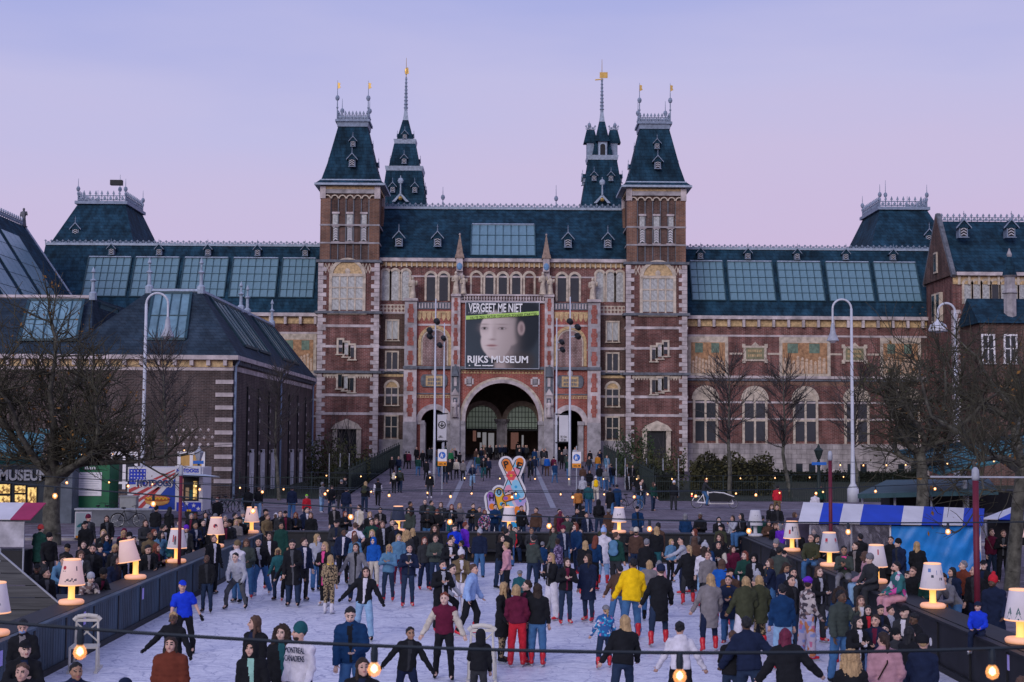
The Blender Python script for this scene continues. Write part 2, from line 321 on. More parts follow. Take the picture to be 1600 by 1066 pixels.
# ---- front towers
YT=149.0
for s in(-1,1):
    q=lambda a:s*a
    X0,X1=sorted((XX(q(193),YT),XX(q(289),YT)));cx=(X0+X1)/2;hw=(X1-X0)/2;yc=YT+hw
    zt,zm,zb=ZZ(292,YT),ZZ(410,YT),ZZ(735,YT)
    tw=MB().box(X0,X1,YT,YT+2*hw,zb,zm).build('tower_wall',BRICK,MUS)
    up=MB().box(X0+.35,X1-.35,YT+.35,YT+2*hw-.35,zm,zt-.3).build('tower_upper_wall',DARKBRICK,MUS)
    for a in(X0+.12,X1-.12-1.05):
        for b in(YT+.12,YT+2*hw-.12-1.05):MB().box(a,a+1.05,b,b+1.05,zm,ZZ(312,YT)).build('corner_pilaster',PALEBRICK,tw)
    # pale bands
    for p0,p1 in((509,513),(541,545),(617,621),(646,650)):MB().box(X0-.06,X1+.06,YT-.062,YT+2*hw+.06,ZZ(p1,YT),ZZ(p0,YT)).build('stone_band',STONE,tw)
    for p0,p1,o in((408,412,.22),(488,492,.28),(581,585,.3)):MB().box(X0-o,X1+o,YT-o,YT+2*hw+o,ZZ(p1,YT),ZZ(p0,YT)).build('string_course',STONED,tw)
    ft=EB();ft.e(q(203),q(279),585.5,590,YT-.05,YT+.02)
    for i in range(18):ft.e(q(204+i*4.2),q(206+i*4.2),590,592.5,YT-.05,YT+.02)
    ft.build('tile_frieze',CREAM,tw,kind='stuff')
    quoins(tw,q(193),q(13),413,735,YT,side=1);quoins(tw,q(289),-q(13),413,735,YT,side=1)
    # great window
    window(tw,q(219),q(267),434,486,YT,4,3,CREAM,False,GLASSL,.3,.16)
    tm=MB();xa,xb=sorted((XX(q(216),YT),XX(q(270),YT)));r=(xb-xa)/2
    arch_ring(tm,(xa+xb)/2,ZZ(433,YT),r*.86,r*1.05,YT-.16,YT+.02,0,14);half_disc(tm,(xa+xb)/2,ZZ(433,YT),r*.86,YT-.06,YT+.02,1)
    tm.ball(((xa+xb)/2,YT-.08,ZZ(426,YT)),(.3,.1,.34),8,0);tm.build('tympanum',[CREAM,OCHRE],tw)
    dz=MB()
    for sgn,ua,ub in((1,206,222),(1,264,280)):
        for k in range(3):
            xm=XX(q(ua+(ub-ua)*(k+.5)/3+0),YT);zc=ZZ(421,YT)
            for e in(-1,1):
                dz.prism([(xm-.2,zc),(xm-.2+.1,zc),(xm,zc+e*.42),(xm,zc+e*.56)],YT-.05,YT+.01)
                dz.prism([(xm+.2,zc),(xm+.2-.1,zc),(xm,zc+e*.42),(xm,zc+e*.56)],YT-.05,YT+.01)
    dz.build('diaper_pattern',CREAM,tw,kind='stuff')
    # stepped stair windows
    for base,d3 in((533,6),(587,4)):
        for k in range(3):
            kk=k if s<0 else 2-k
            u=-257+kk*9.2 if s<0 else 232+k*9.2
            off=kk*d3*.7
            window(tw,u+1.5,u+7.5,base+off,base+off+19,YT,1,1,CREAM,False,GLASS if(k+base)%2 else GLASSL,.2,.06)
    # door with gable at the foot
    dg=EB();xm=XX(q(241),YT);dg.prism([(xm-1.6,ZZ(672,YT)),(xm+1.6,ZZ(672,YT)),(xm+1.15,ZZ(664,YT)),(xm,ZZ(656,YT)),(xm-1.15,ZZ(664,YT))],YT-.5,YT+.02,0)
    dg.e(q(241)-22,q(241)-15,672,728,YT-.4,YT+.02);dg.e(q(241)+15,q(241)+22,672,728,YT-.4,YT+.02)
    dr=dg.build('entrance_porch',CREAM,tw);EB().e(q(241)-15,q(241)+15,672,728,YT-.1,YT+.01).build('door',BLACK,dr)
    # upper stage: slit windows with chevron shutters, arcade, ornament
    for k in(-22,0,22):
        u=q(241)+k;sh=EB();w0=4.6
        sh.e(u-w0-1.3,u+w0+1.3,333,336,YT+.12,YT+.36);sh.e(u-w0-1.3,u+w0+1.3,353,356,YT+.12,YT+.36);sh.e(u-w0-1.8,u+w0+1.8,379,382,YT+.08,YT+.36)
        sh.e(u-w0,u+w0,336,353,YT+.26,YT+.36,1);sh.e(u-w0,u+w0,356,379,YT+.26,YT+.36,2)
        xm=XX(u,YT);hwid=XX(w0,YT)*.85
        for j in range(6):
            z=ZZ(378,YT)+j*.265
            sh.prism([(xm-hwid,z),(xm,z+.22),(xm+hwid,z),(xm+hwid,z+.13),(xm,z+.35),(xm-hwid,z+.13)],YT+.22,YT+.26,3)
        sh.build('shuttered_slit',[STONE,GLASSL,BLACK,WHITE],up)
    ar=EB()
    for k in range(7):
        xm=XX(q(241)-36+k*12,YT);arch_ring(ar,xm,ZZ(312,YT),.30,.42,YT+.1,YT+.36,0,8)
        if k<6:ar.e(q(241)-30.8+k*12,q(241)-29.2+k*12,312,408,YT+.22,YT+.36,2)
    ar.e(q(199),q(283),294,304,YT+.12,YT+.36,1)
    ar.build('blind_arcade',[CREAM,STONEG,STONED],up,kind='stuff')
    for p in(352,380):MB().box(X0+.08,X1-.08,YT+.07,YT+2*hw-.07,ZZ(p+2.5,YT),ZZ(p,YT)).build('stone_band',STONEG,up)
    MB().box(X0+.1,X1-.1,YT+.1,YT+2*hw-.1,ZZ(297,YT),ZZ(293,YT)).build('ornament_band',OCHRE,up)
    for a in(X0+.05,X1-.65):
        for b in(YT+.02,YT+2*hw-.62):MB().box(a,a+.6,b,b+.6,ZZ(312,YT),ZZ(293,YT)).build('corner_corbel',STONE,up)
    # roof
    ze=ZZ(290.5,YT);zf=ZZ(282,YT);z2=ZZ(202,YT+2.4);ht=XX(22.5,YT+2.4,202)
    rf=MB();rf.frustum(cx,yc,ze-.1,ze+.12,hw+.5,hw+.5,hw+.5,hw+.5,1);rf.frustum(cx,yc,ze+.12,zf,hw+.38,hw+.38,hw-.12,hw-.12,0)
    rf.frustum(cx,yc,zf-.12,zf+.02,hw+.0,hw+.0,hw-.05,hw-.05,1)
    zq=zf+(z2-zf)*.3;hq=ht+(hw-.2-ht)*.665;rf.frustum(cx,yc,zf+.02,zq,hw-.16,hw-.16,hq,hq,0);rf.frustum(cx,yc,zq,z2,hq,hq,ht,ht,0)
    roof=rf.build('tower_roof',[SLATE,LEAD],MUS)
    pl=MB();pl.frustum(cx,yc,z2-.02,z2+.5,ht+.08,ht+.08,ht+.14,ht+.14);pl.frustum(cx,yc,z2+.5,z2+.75,ht+.3,ht+.3,ht+.3,ht+.3);pl.build('roof_platform',LEADD,roof)
    z3=z2+.75;hc=(ZZ(178,YT+2.4)-z3)
    for a in(-1,1):
        crest(cx-ht,cx+ht,yc+a*ht,z3,hc,roof,'x',LEADD,'platform_railing',.36);crest(yc-ht,yc+ht,cx+a*ht,z3,hc,roof,'y',LEADD,'platform_railing',.36)
        finial(roof,cx+a*(ht+.1),yc-ht-.1,z3,ZZ(131,YT+2.4),LEADD,True);finial(roof,cx+a*(ht-.05),yc+ht+.1,z3,ZZ(160,YT+6),LEADD)
    nrm=lambda z:hw-.16-(z-zf)/(z2-zf)*(hw-.16-ht)
    for py,w in((265,.92),(232,.7)):
        z=ZZ(py,YT+1.2)
        dormer(roof,cx+.15,yc-nrm(z)-.1,z,w)
        for a in(-1,1):dormer(roof,cx+a*(nrm(z)-.3),yc,z,w*.75,a*R(90))
# ---- rear spires
YS=185.0
for s in(-1,1):
    cx=XX(s*153.5,YS,250);yc=YS
    L=lambda px:XX(px,YS,250);Z=lambda py:ZZ(py,YS)
    rf=MB()
    if s<0:
        tiers=[(355,273,38,27.5),(267,229,24,16.5),(222,190,12.8,4.5)]
        cor=[(273,266,28),(229,222,16)]
    else:
        tiers=[(355,253,38,22),(247,190,16.5,4.5)]
        cor=[(253,246,23)]
    for p0,p1,a,b in tiers:rf.frustum(cx,yc,Z(p0),Z(p1),L(a),L(a),L(b),L(b),0)
    for p0,p1,a in cor:rf.frustum(cx,yc,Z(p0),Z(p1),L(a),L(a),L(a+1.5),L(a+1.5),1)
    rf.frustum(cx,yc,Z(192),Z(168),L(4.5),L(4.5),L(1.4),L(1.4),1)
    sp=rf.build('spire_roof',[SLATE,LEAD],MUS)
    nd=MB();nd.tube((cx,yc,Z(175)),(cx,yc,Z(122)),.22,.10,8)
    for k in range(9):nd.ball((cx,yc,Z(170-k*5.6)),(.31-.018*k,.31-.018*k,.16),8)
    nd.build('spire_needle',LEADD,sp)
    gv=MB()
    if s<0:gv.ball((cx,yc,Z(113)),(.22,.12,.5),8);gv.ball((cx+.15,yc,Z(109)),(.13,.1,.22),6);gv.prism([(cx,Z(118)),(cx+.35,Z(116)),(cx+.28,Z(109)),(cx,Z(110))],yc-.05,yc+.05)
    else:gv.prism([(cx-.3,Z(121)),(cx+.75,Z(121)),(cx+.75,Z(112)),(cx-.3,Z(112))],yc-.04,yc+.04);gv.prism([(cx-.9,Z(125)),(cx+.2,Z(123.5)),(cx+.2,Z(122)),(cx-.9,Z(123))],yc-.04,yc+.04)
    gv.tube((cx,yc,Z(124)),(cx,yc,Z(92)),.06,.025,5);gv.build('weathervane',GOLD,sp)
    if s<0:
        for py,us,w in((308,(-16.5,17.5),.85),(262,(0,),.8),(222,(0,),.75)):
            t=[a+(b-a)*(p0-py)/(p0-p1)for p0,p1,a,b in tiers if p0>=py>p1]or[16]
            for u in us:
                dormer(sp,cx+L(u),yc-L(t[0])-.1,Z(py),w);dormer(sp,cx+L(t[0])-.25,yc+L(u),Z(py),w*.85,R(90));dormer(sp,cx-L(t[0])+.25,yc+L(u),Z(py),w*.85,R(-90))
    else:
        for u in(-14,12):
            dormer(sp,cx+L(u),yc-L(28.2),Z(287),.8);dormer(sp,cx+L(27),yc+L(u),Z(287),.75,R(90));dormer(sp,cx-L(27),yc+L(u),Z(287),.75,R(-90))
        bf=MB()# belfry: four gabled wings
        for a in(-1,1):
            bf.box(cx+a*L(13),cx+a*L(24),yc-L(7),yc+L(7),Z(246),Z(222),1)
            bf.frustum(cx+a*L(18),yc,Z(224),Z(203),L(11),L(9),L(6),L(6),0)
            bf.box(cx-L(7),cx+L(7),yc+a*L(13),yc+a*L(20),Z(246),Z(222),1)
            bf.frustum(cx,yc+a*L(16),Z(224),Z(203),L(11),L(8),L(3),L(3),0)
        bf.build('belfry',[SLATE,LEADD],sp)
        op=MB();op.box(cx-L(4),cx+L(4),yc-L(20)-.05,yc-L(20),Z(246),Z(232));half_disc(op,cx,Z(232),L(4),yc-L(20)-.05,yc-L(20));op.build('belfry_opening',BLACK,sp)
        oa=MB();arch_ring(oa,cx,Z(232),L(4),L(6),yc-L(20)-.12,yc-L(20),0,10,2.2);oa.build('belfry_arch',LEAD,sp)
        for a in(-1,1):
            finial(sp,cx+a*L(20),yc-L(5),Z(203),Z(190),LEADD);crest(cx+a*L(18)-L(7),cx+a*L(18)+L(7),yc-L(5),Z(203),.6,sp,'x',LEADD)
    # gable ornament above the main ridge
    go=MB();xo=cx+(L(-2)if s>0 else L(-4));zz=Z(318)
    go.prism([(xo-1.1,Z(323)),(xo,Z(309)),(xo+1.1,Z(323)),(xo+.7,Z(323)),(xo,Z(313)),(xo-.7,Z(323))],yc-L(40),yc-L(40)+.3)
    go.tube((xo,yc-L(40),Z(311)),(xo,yc-L(40),Z(283)),.12,.05,6);go.ball((xo,yc-L(40),Z(291)),(.38,.2,.42),8)
    gz=go.build('gable_ornament',LEAD,sp);MB().ball((xo,yc-L(40)-.1,Z(318)),.28,8).build('gilded_boss',GOLD,gz)
# ---- main roof between the towers
YC=150.5
xa=XX(193,YC)+.4
zr0,zr1=ZZ(405,YC),ZZ(328,156.5)
rp_=[(YC-.1,zr0),(156.5,zr1),(158.5,zr1),(165,zr0)]
mr=MB().prismx(rp_,-xa,xa).build('main_roof',SLATE,MUS)
def on_slope(py,y0,z0,y1,z1):
    lo,hi=0,1
    for _ in range(30):
        t=(lo+hi)/2
        if z0+(z1-z0)*t<ZZ(py,y0+(y1-y0)*t):lo=t
        else:hi=t
    return y0+(y1-y0)*t,z0+(z1-z0)*t
MB().box(-xa,xa,156.3,158.7,zr1,zr1+.25).build('ridge_flashing',LEAD,mr)
crest(-xa,xa,156.5,zr1+.2,ZZ(318,156.5)-zr1-.2,mr)
for u in(-162,-102,101,163):
    y,z=on_slope(387,YC,zr0,156.5,zr1);dormer(mr,XX(u,y,380),y-.35,z,1.05)
finial(mr,XX(-95,157),157,zr1,ZZ(293,157),LEADD);finial(mr,XX(83,160),160,zr1,ZZ(289,160),LEADD)
def skylight(par,ua,ub,pt,pb,sl,cols,rows,gl=SKYGL,uref=None,name='roof_skylight'):
    ya,za=on_slope(pb,*sl);yb,zb=on_slope(pt,*sl)
    x0,x1=sorted((XX(ua,yb,pt),XX(ub,yb,pt)))
    v=Vector((0,yb-ya,zb-za));Ln=v.length;ang=math.atan2(v.z,v.y);nrm=Vector((0,-v.z,v.y)).normalized()
    c=Vector(((x0+x1)/2,(ya+yb)/2,(za+zb)/2));M=Matrix.Rotation(ang,4,'X')
    fr=MB();w=x1-x0
    def bar(a0,a1,b0,b1,h0,h1,mi=0):fr.box(a0,a1,b0,b1,h0,h1,mi)
    fw=.11
    bar(-w/2-fw,-w/2,-Ln/2-fw,Ln/2+fw,-.1,.22);bar(w/2,w/2+fw,-Ln/2-fw,Ln/2+fw,-.1,.22);bar(-w/2,w/2,-Ln/2-fw,-Ln/2,-.1,.22);bar(-w/2,w/2,Ln/2,Ln/2+fw,-.1,.3,1)
    for i in range(1,cols):bar(-w/2+w*i/cols-.03,-w/2+w*i/cols+.03,-Ln/2,Ln/2,.02,.16)
    for j in range(1,rows):bar(-w/2,w/2,-Ln/2+Ln*j/rows-.03,-Ln/2+Ln*j/rows+.03,.02,.15)
    f=fr.build(name,[TEAL,LEAD],None);f.location=c+nrm*.02;f.rotation_euler=(ang,0,0);f.parent=par;f.matrix_parent_inverse=wm(par).inverted()
    for i in range(cols):
        for j in range(rows):
            p=ob('glass_pane',unit(gl),f,(-w/2+w*(i+.5)/cols,-Ln/2+Ln*(j+.5)/rows,.09),(R(rnd.uniform(-.6,.6)),R(rnd.uniform(-.6,.6)),0),(w/cols,Ln/rows,.03),local=True)
    return f
skylight(mr,-48.5,48.5,354,401,(YC,zr0,156.5,zr1),8,3)
MB().box(-xa,xa,YC-.55,YC,zr0-.35,zr0).build('eaves_gutter',STONE,mr)
# ---- wings
YW,YWR=152.0,156.0
zw0,zw1=ZZ(492,YW),ZZ(388,YWR)
tx=XX(289,YT)
for s in(-1,1):
    xe=s*(XX(690,YW)if s>0 else XX(735,YW));xi=s*tx
    x0,x1=sorted((xe,xi))
    wl=MB().box(x0,x1,YW,YW+14,ZZ(745,YW),zw0-.3).build('wing_wall',BRICK,MUS)
    rf=MB().prismx([(YW-.15,zw0),(YWR,zw1),(YWR+6,zw1),(YWR+10,zw0)],x0,x1).build('wing_roof',SLATE,MUS)
    MB().box(x0,x1,YWR-.15,YWR+6,zw1,zw1+.25).build('ridge_flashing',LEAD,rf)
    crest(x0,x1,YWR,zw1+.2,ZZ(379.5,YWR)-zw1-.2,rf)
    MB().box(x0,x1,YW-.6,YW+.1,zw0-.35,zw0+.02).build('eaves_gutter',STONE,rf)
    sl=(YW,zw0,YWR,zw1)
    for a,b in((291,344),(349,421),(427,497),(503,573),(578,646)):
        skylight(rf,s*(a+1.3),s*(b-1.6),408.5,468,sl,5 if b<345 else 6,5)
    for u in(308,382,459,535,609):
        y,z=on_slope(403,*sl);dormer(rf,XX(s*u,y,395),y-.25,z,.78)
    # bracketed cornice and tile frieze
    fz=EB();xs=[]
    fz.box(x0,x1,YW-.1,YW+.01,ZZ(508,YW),ZZ(497,YW),1)
    n=int((x1-x0)/1.6)
    for i in range(n+1):fz.box(x0+i*1.6-.14,x0+i*1.6+.14,YW-.5,YW-.05,ZZ(509,YW),zw0-.36,0)
    for p0,p1 in((521,524),(585,589),(625,628),(651,654)):fz.box(x0,x1,YW-.07,YW+.01,ZZ(p1,YW),ZZ(p0,YW),0)
    fz.box(x0,x1,YW-.2,YW+.01,ZZ(593,YW),ZZ(590,YW),3);fz.box(x0,x1,YW-.05,YW+.01,ZZ(600,YW),ZZ(594,YW),2)
    fz.build('cornice_frieze',[STONE,OCHRE,PALEBRICK,STONED],wl,kind='stuff')
    for k,(a,b)in enumerate(((290,353),(433,513),(591,655))):
        tb=EB();tb.e(s*a,s*b,524,585,YW-.06,YW+.01);tb.build('tile_tableau_frame',CREAM,wl)
        ti=EB();ti.e(s*(a+5),s*(b-5),533,581,YW-.09,YW-.05,0)
        w=(b-a-12)/10
        for i in range(10):
            h=14+((i*7+k*5)%9);ti.e(s*(a+6+i*w),s*(a+6+i*w+w*.75),581-h,581,YW-.13,YW-.09,1);xm=XX(s*(a+6+i*w+w*.37),YW);ti.ball((xm,YW-.12,ZZ(581-h-2.5,YW)),(.17,.05,.22),6,1)
        for i in(1,6):ti.e(s*(a+6+i*w),s*(a+6+i*w+w*2.4),534,549,YW-.12,YW-.09,2)
        ti.build('tile_tableau',[mat('ochre tile mural',(.36,.20,.10),.6,.5,3),mat('buff tile figures',(.52,.38,.27),.6,.4,4),mat('green tile',(.13,.19,.14),.6,.4,3)],wl,kind='stuff')
    for c in(395,551):
        pq=EB();pq.e(s*c-18,s*c+18,538,562,YW-.16,YW+.01,0);pq.e(s*c-14,s*c+14,541,559,YW-.18,YW-.15,1)
        for a,b in((-20,-15),(15,20)):pq.e(s*c+a,s*c+b,535,541,YW-.2,YW,0);pq.e(s*c+a,s*c+b,559,565,YW-.2,YW,0)
        pq.prism([(XX(s*c-6,YW),ZZ(538,YW)),(XX(s*c+6,YW),ZZ(538,YW)),(XX(s*c,YW),ZZ(532,YW))],YW-.18,YW,0)
        pq.e(s*c-40,s*c-20,549,552,YW-.05,YW+.01,0);pq.e(s*c+20,s*c+40,549,552,YW-.05,YW+.01,0)
        P=pq.build('inscription_plaque',[CREAM,mat('olive plaque',(.20,.19,.11),.7,.3,3)],wl)
        for i,t in enumerate(('Rembrandt','Ruisdael')if c==395 else('van Ostade','Metsu')):
            lt=EB()
            for j in range(8):lt.e(s*c-11+j*2.8,s*c-11+j*2.8+(1.6 if(i+j)%3 else 2.2),544+i*7,548+i*7,YW-.20,YW-.17)
            lt.build('lettering',OCHRE,P,kind='stuff')
    for c in(317,394,473,553,632):
        window(wl,s*c-16,s*c+16,606,687,YW,2,2,CREAM,True,GLASS,.25,.22,tym=CREAM)
    pb=MB().box(x0,x1,YW-.25,YW+.01,ZZ(745,YW),ZZ(691,YW)).build('stone_plinth',brickmat('plinth stone blocks',(.42,.38,.37),(.33,.30,.30),(.2,.18,.18),1.1,.5,.02),wl)
    for c in(317,394,473,553,632):
        for o in(-10,10):EB().e(s*c+o-5,s*c+o+5,722,742,YW-.29,YW-.24).build('cellar_window',GLASS,wl)
    # hipped pavilion roof behind the wing
    pc=XX(-612,168,350)if s<0 else XX(612,168,350);d=168
    z0,z1=ZZ(400,d-6),ZZ(326,d-3);a0,a1=XX(67,d),XX(36,d,320)
    pr=MB();pr.frustum(pc,d,z0,z1,a0,8,a1,4,0);pr.frustum(pc,d,z1,z1+.35,a1+.3,4.3,a1+.3,4.3,1)
    po=pr.build('pavilion_roof',[SLATE,LEADD],MUS)
    for e in(-1,1):crest(pc-a1,pc+a1,d+e*4,z1+.35,1.2,po,'x',LEADD,'platform_railing');crest(d-4,d+4,pc+e*a1,z1+.35,1.2,po,'y',LEADD,'platform_railing')
    for e in(-1,1):
        for g in(-1,1):finial(po,pc+e*a1,d+g*4,z1+.3,z1+3.0,LEADD)
    finial(po,pc-s*1.0,d,z1+.3,z1+4.2,LEADD)
    dormer(po,pc+s*2.2,d-6.2,ZZ(375,d-6),1.0)
    if s<0:EB().box(pc+.4,pc+1.8,d-2.2,d-1.6,z1+2.6,z1+3.2).build('roof_sensor',BLACK,po)
# ---- centre block: upper storey
xn=XX(193,YC)
cw=EB();cw.e(-193,193,405,478,YC,YC+1.2);ub=cw.build('upper_wall',BRICK,MUS)
tr=EB();tr.e(-193,193,408,410.5,YC-.22,YC+.01,0);tr.e(-193,193,410.5,417,YC-.12,YC+.01,1);tr.e(-150,150,431.5,434,YC-.05,YC+.01,0)
for i in range(49):tr.e(-192+i*8,-192+i*8+2.2,410.5,418.5,YC-.24,YC-.1,2)
tr.build('cornice_frieze',[STONE,OCHRE,CREAM],ub,kind='stuff')
def arched_light(par,u,hwid,p0,p1,m,fm=CREAM,yf=YC,name='arched_window'):
    x=XX(u,yf);r=XX(hwid,yf);zs=ZZ(p0,yf)-r;f=MB()
    arch_ring(f,x,zs,r,r+.26,yf-.12,yf+.02,0,12);f.box(x-r-.2,x-r,yf-.11,yf+.02,ZZ(p1,yf),zs);f.box(x+r,x+r+.2,yf-.11,yf+.02,ZZ(p1,yf),zs)
    w=f.build(name,fm,par);g=MB();g.box(x-r,x+r,yf-.03,yf+.01,ZZ(p1,yf),zs);half_disc(g,x,zs,r,yf-.03,yf+.01);g.build('glass_pane',m,w)
    return w
for s in(-1,1):
    for u in(20,41 if 0 else 20.5):pass
    for u in(92.5,112.5):arched_light(ub,s*u,6.8,428,471,GLASS)
    for u in(41.5,):arched_light(ub,s*u,6.8,427,462,BRICK)
    for u in(21,):arched_light(ub,s*u,6.6,428,462,GLASS)
    for u in(152,168.5,183):arched_light(ub,s*u,5.6,424,471,GLASSL)
    # lozenge frieze of the narrow bay
    lf=EB();lf.e(s*152,s*192.5,477,490,YC-.06,YC+.02,0)
    for i in range(7):
        for j in range(2):
            xm=XX(s*(155.5+i*5.6),YC);zc=ZZ(480.5+j*6,YC);lf.prism([(xm-.14,zc),(xm,zc-.16),(xm+.14,zc),(xm,zc+.16)],YC-.09,YC-.05,1)
    lf.build('lozenge_frieze',[CREAM,BRICK],ub,kind='stuff')
arched_light(ub,0,6.6,428,462,GLASS)
# narrow bays
for s in(-1,1):
    nb=EB();nb.e(s*152,s*193,490,740,YC,YC+1.2);nw=nb.build('bay_wall',DARKBRICK,MUS)
    bd=EB()
    for p0,p1 in((488.5,491.5),(542,546),(578,581),(617,620.5),(646,650)):bd.e(s*152,s*193,p0,p1,YC-.07,YC+.01,0)
    bd.e(s*152,s*193,581.5,585,YC-.2,YC+.01,2);bd.e(s*154,s*192,586,590,YC-.05,YC+.01,1)
    bd.build('stone_band',[STONE,OCHRE,STONED],nw,kind='stuff')
    window(nw,s*172-8.5,s*172+8.5,503,531,YC,2,1,CREAM,False,GLASSL);window(nw,s*172-8.5,s*172+8.5,552,581,YC,2,1,CREAM,False,GLASS)
    window(nw,s*172-9,s*172+9,598,632,YC,2,1,CREAM,True,GLASS,tym=OCHRE);window(nw,s*172-9,s*172+9,652,684,YC,2,2,CREAM,False,GLASS)
    EB().e(s*152,s*193,688,740,YC-.2,YC+.01).build('stone_plinth',STONEG,nw)
# ---- portal block with three arches
YP=149.4
def pz(p):return ZZ(p,YP)
base=ramp(YP)-.3
pw=MB();zs=pz(656);R0=XX(57,YP)
arch_wall(pw,XX(-66,YP),XX(66,YP),base,pz(577),0,R0,zs,YP,YP+1.6)
pw.box(XX(-66,YP),XX(66,YP),YP,YP+1.1,pz(577),pz(470))
rs=XX(20.5,YP)
for s in(-1,1):
    c=XX(s*105.5,YP);x0,x1=sorted((XX(s*80,YP),XX(s*134,YP)))
    arch_wall(pw,x0,x1,base,pz(577),c,rs,pz(661),YP,YP+1.6);pw.box(x0,x1,YP,YP+1.1,pz(577),pz(473))
por=pw.build('portal_wall',BRIGHT,MUS)
ar=MB();arch_ring(ar,0,zs,R0,R0+.38,YP-.22,YP+.1,0,28,1.0);arch_ring(ar,0,zs,R0+.38,R0+.62,YP-.12,YP+.1,1,28,1.0);ar.build('arch_ring',[STONE,CREAM],por)
for s in(-1,1):ar=MB();arch_ring(ar,XX(s*105.5,YP),pz(661),rs,rs+.55,YP-.2,YP+.1,0,16,.2);ar.build('arch_ring',STONE,por)
for s in(-1,1):
    for a,b in((57,66),(119,127),(80,86)):
        pi=EB();pi.e(s*a,s*b,661,722,YP-.25,YP+1.7)
        pi.e(s*a-1.2,s*b+1.2,658,664,YP-.34,YP+.1);pi.build('arch_pier',STONEG,por)
for s in(-1,1):
    # outer and inner buttresses
    bt=EB();bt.e(s*134,s*153,470,577,YP-.5,YP+1.2,0);bt.e(s*133.5,s*153.5,577,660,YP-.6,YP+1.2,1);bt.e(s*133,s*154,660,735,YP-.7,YP+1.2,0)
    bt.e(s*132.5,s*154.5,573,577.5,YP-.8,YP,2);bt.e(s*133,s*154,467,471,YP-.75,YP+1.2,1)
    bt.e(s*66,s*80,462,577,YP-.4,YP+1.2,1);bt.e(s*65.5,s*80.5,577,735,YP-.5,YP+1.2,0);bt.e(s*65,s*81,460,463.5,YP-.6,YP+1,1)
    B=bt.build('buttress',[STONEG,STONE,STONED],por)
    inl=EB()
    for c,w,yf,ps in((143.5,5,YP-.52,((476,505),(513,541),(549,571))),(143.5,5,YP-.62,((583,612),(618,652))),(73,3.6,YP-.42,((466,486),(491,508),(513,541),(548,570)))):
        for p0,p1 in ps:
            n=max(3,int((p1-p0)/6))
            for i in range(n):
                ww=w*(1 if i%2 else .68);inl.e(s*c-ww,s*c+ww,p0+(p1-p0)*i/n,p0+(p1-p0)*(i+1)/n,yf-.02,yf+.1)
    inl.build('brick_inlay',BRIGHT,B,kind='stuff')
    # pinnacle and statues
    pn=EB();c=XX(s*68,YP);pn.e(s*68-5,s*68+5,404,424,YP-.1,YP+.8,0);pn.frustum(c,YP+.3,ZZ(404,YP),ZZ(398,YP),.5,.5,.42,.42,1);pn.frustum(c,YP+.3,ZZ(398,YP),ZZ(367,YP),.38,.38,.04,.04,1)
    pn.ball((c,YP+.3,ZZ(366,YP)),.13,6,0);pn.ball((c,YP-.14,ZZ(417,YP)),(.3,.1,.4),8,2);pn.e(s*68-5.5,s*68+5.5,424,461,YP+.35,YP+.8,0)
    for k in range(4):pn.ball((c,YP+.3,ZZ(394-k*6,YP)),.36-.07*k,5,1)
    P=pn.build('pinnacle',[STONE,mat('brown carved stone',(.26,.19,.15),.9,.4,3),mat('blue mosaic',(.12,.25,.42),.5,.3,5)],por)
    statue(P,c-.35,YP-.1,ZZ(459,YP),2.3);statue(P,c+.45,YP-.2,ZZ(459,YP),1.9)
    statue(B,XX(s*141,YP),YP+.1,ZZ(467,YP),2.3)
    # statue niche and canopy on the inner buttress
    ni=EB();c=XX(s*73,YP);yn=YP-.5;ni.e(s*73-5.5,s*73+5.5,573,613,yn-.12,yn+.1,2);ni.frustum(c,yn-.1,ZZ(589,YP),ZZ(570,YP),.38,.3,.03,.03,2);ni.e(s*73-6,s*73+6,617,654,yn-.06,yn+.1,0)
    ni.e(s*73-3.6,s*73+3.6,622,650,yn-.08,yn-.05,1);ni.prism([(c-.42,ZZ(618,YP)),(c+.42,ZZ(618,YP)),(c,ZZ(607,YP))],yn-.2,yn,0);ni.e(s*73-2.2,s*73+2.2,590,604,yn-.2,yn-.1,0)
    N=ni.build('statue_niche',[STONE,STONED,mat('dark leadwork',(.10,.115,.135),.7,.3,3)],B);statue(N,c,yn-.14,ZZ(651,YP),1.75,STONE)
    # arched mosaic panel
    mp=MB();c=XX(s*105.5,YP);rr=XX(21.5,YP);zq=ZZ(514,YP)-rr
    half_disc(mp,c,zq,rr,YP-.06,YP+.01,1);mp.box(c-rr,c+rr,YP-.06,YP+.01,ZZ(572,YP),zq,1);arch_ring(mp,c,zq,rr,rr+.3,YP-.14,YP+.01,2,18,zq-ZZ(572,YP));arch_ring(mp,c,zq,rr*.88,rr*.97,YP-.09,YP,3,18,zq-ZZ(572,YP))
    mp.build('mosaic_panel',[BRIGHT,brickmat('relief mosaic',(.48,.38,.36),(.36,.24,.22),(.22,.13,.12),.16,.16,.03,.5),OCHRE,CREAM],por)
    ob_=EB();ob_.e(s*81,s*133,487,490,YP-.06,YP+.01,1);ob_.e(s*81,s*133,507,510,YP-.06,YP+.01,0)
    for i in range(7):xm=XX(s*(84.5+i*7.6),YP);ob_.prism([(xm-.22,ZZ(490,YP)),(xm+.22,ZZ(490,YP)),(xm+.22,ZZ(497,YP)),(xm,ZZ(503,YP)),(xm-.22,ZZ(497,YP))],YP-.05,YP+.01,1)
    ob_.e(s*81,s*133,545,547.5,YP-.04,YP+.01,0)
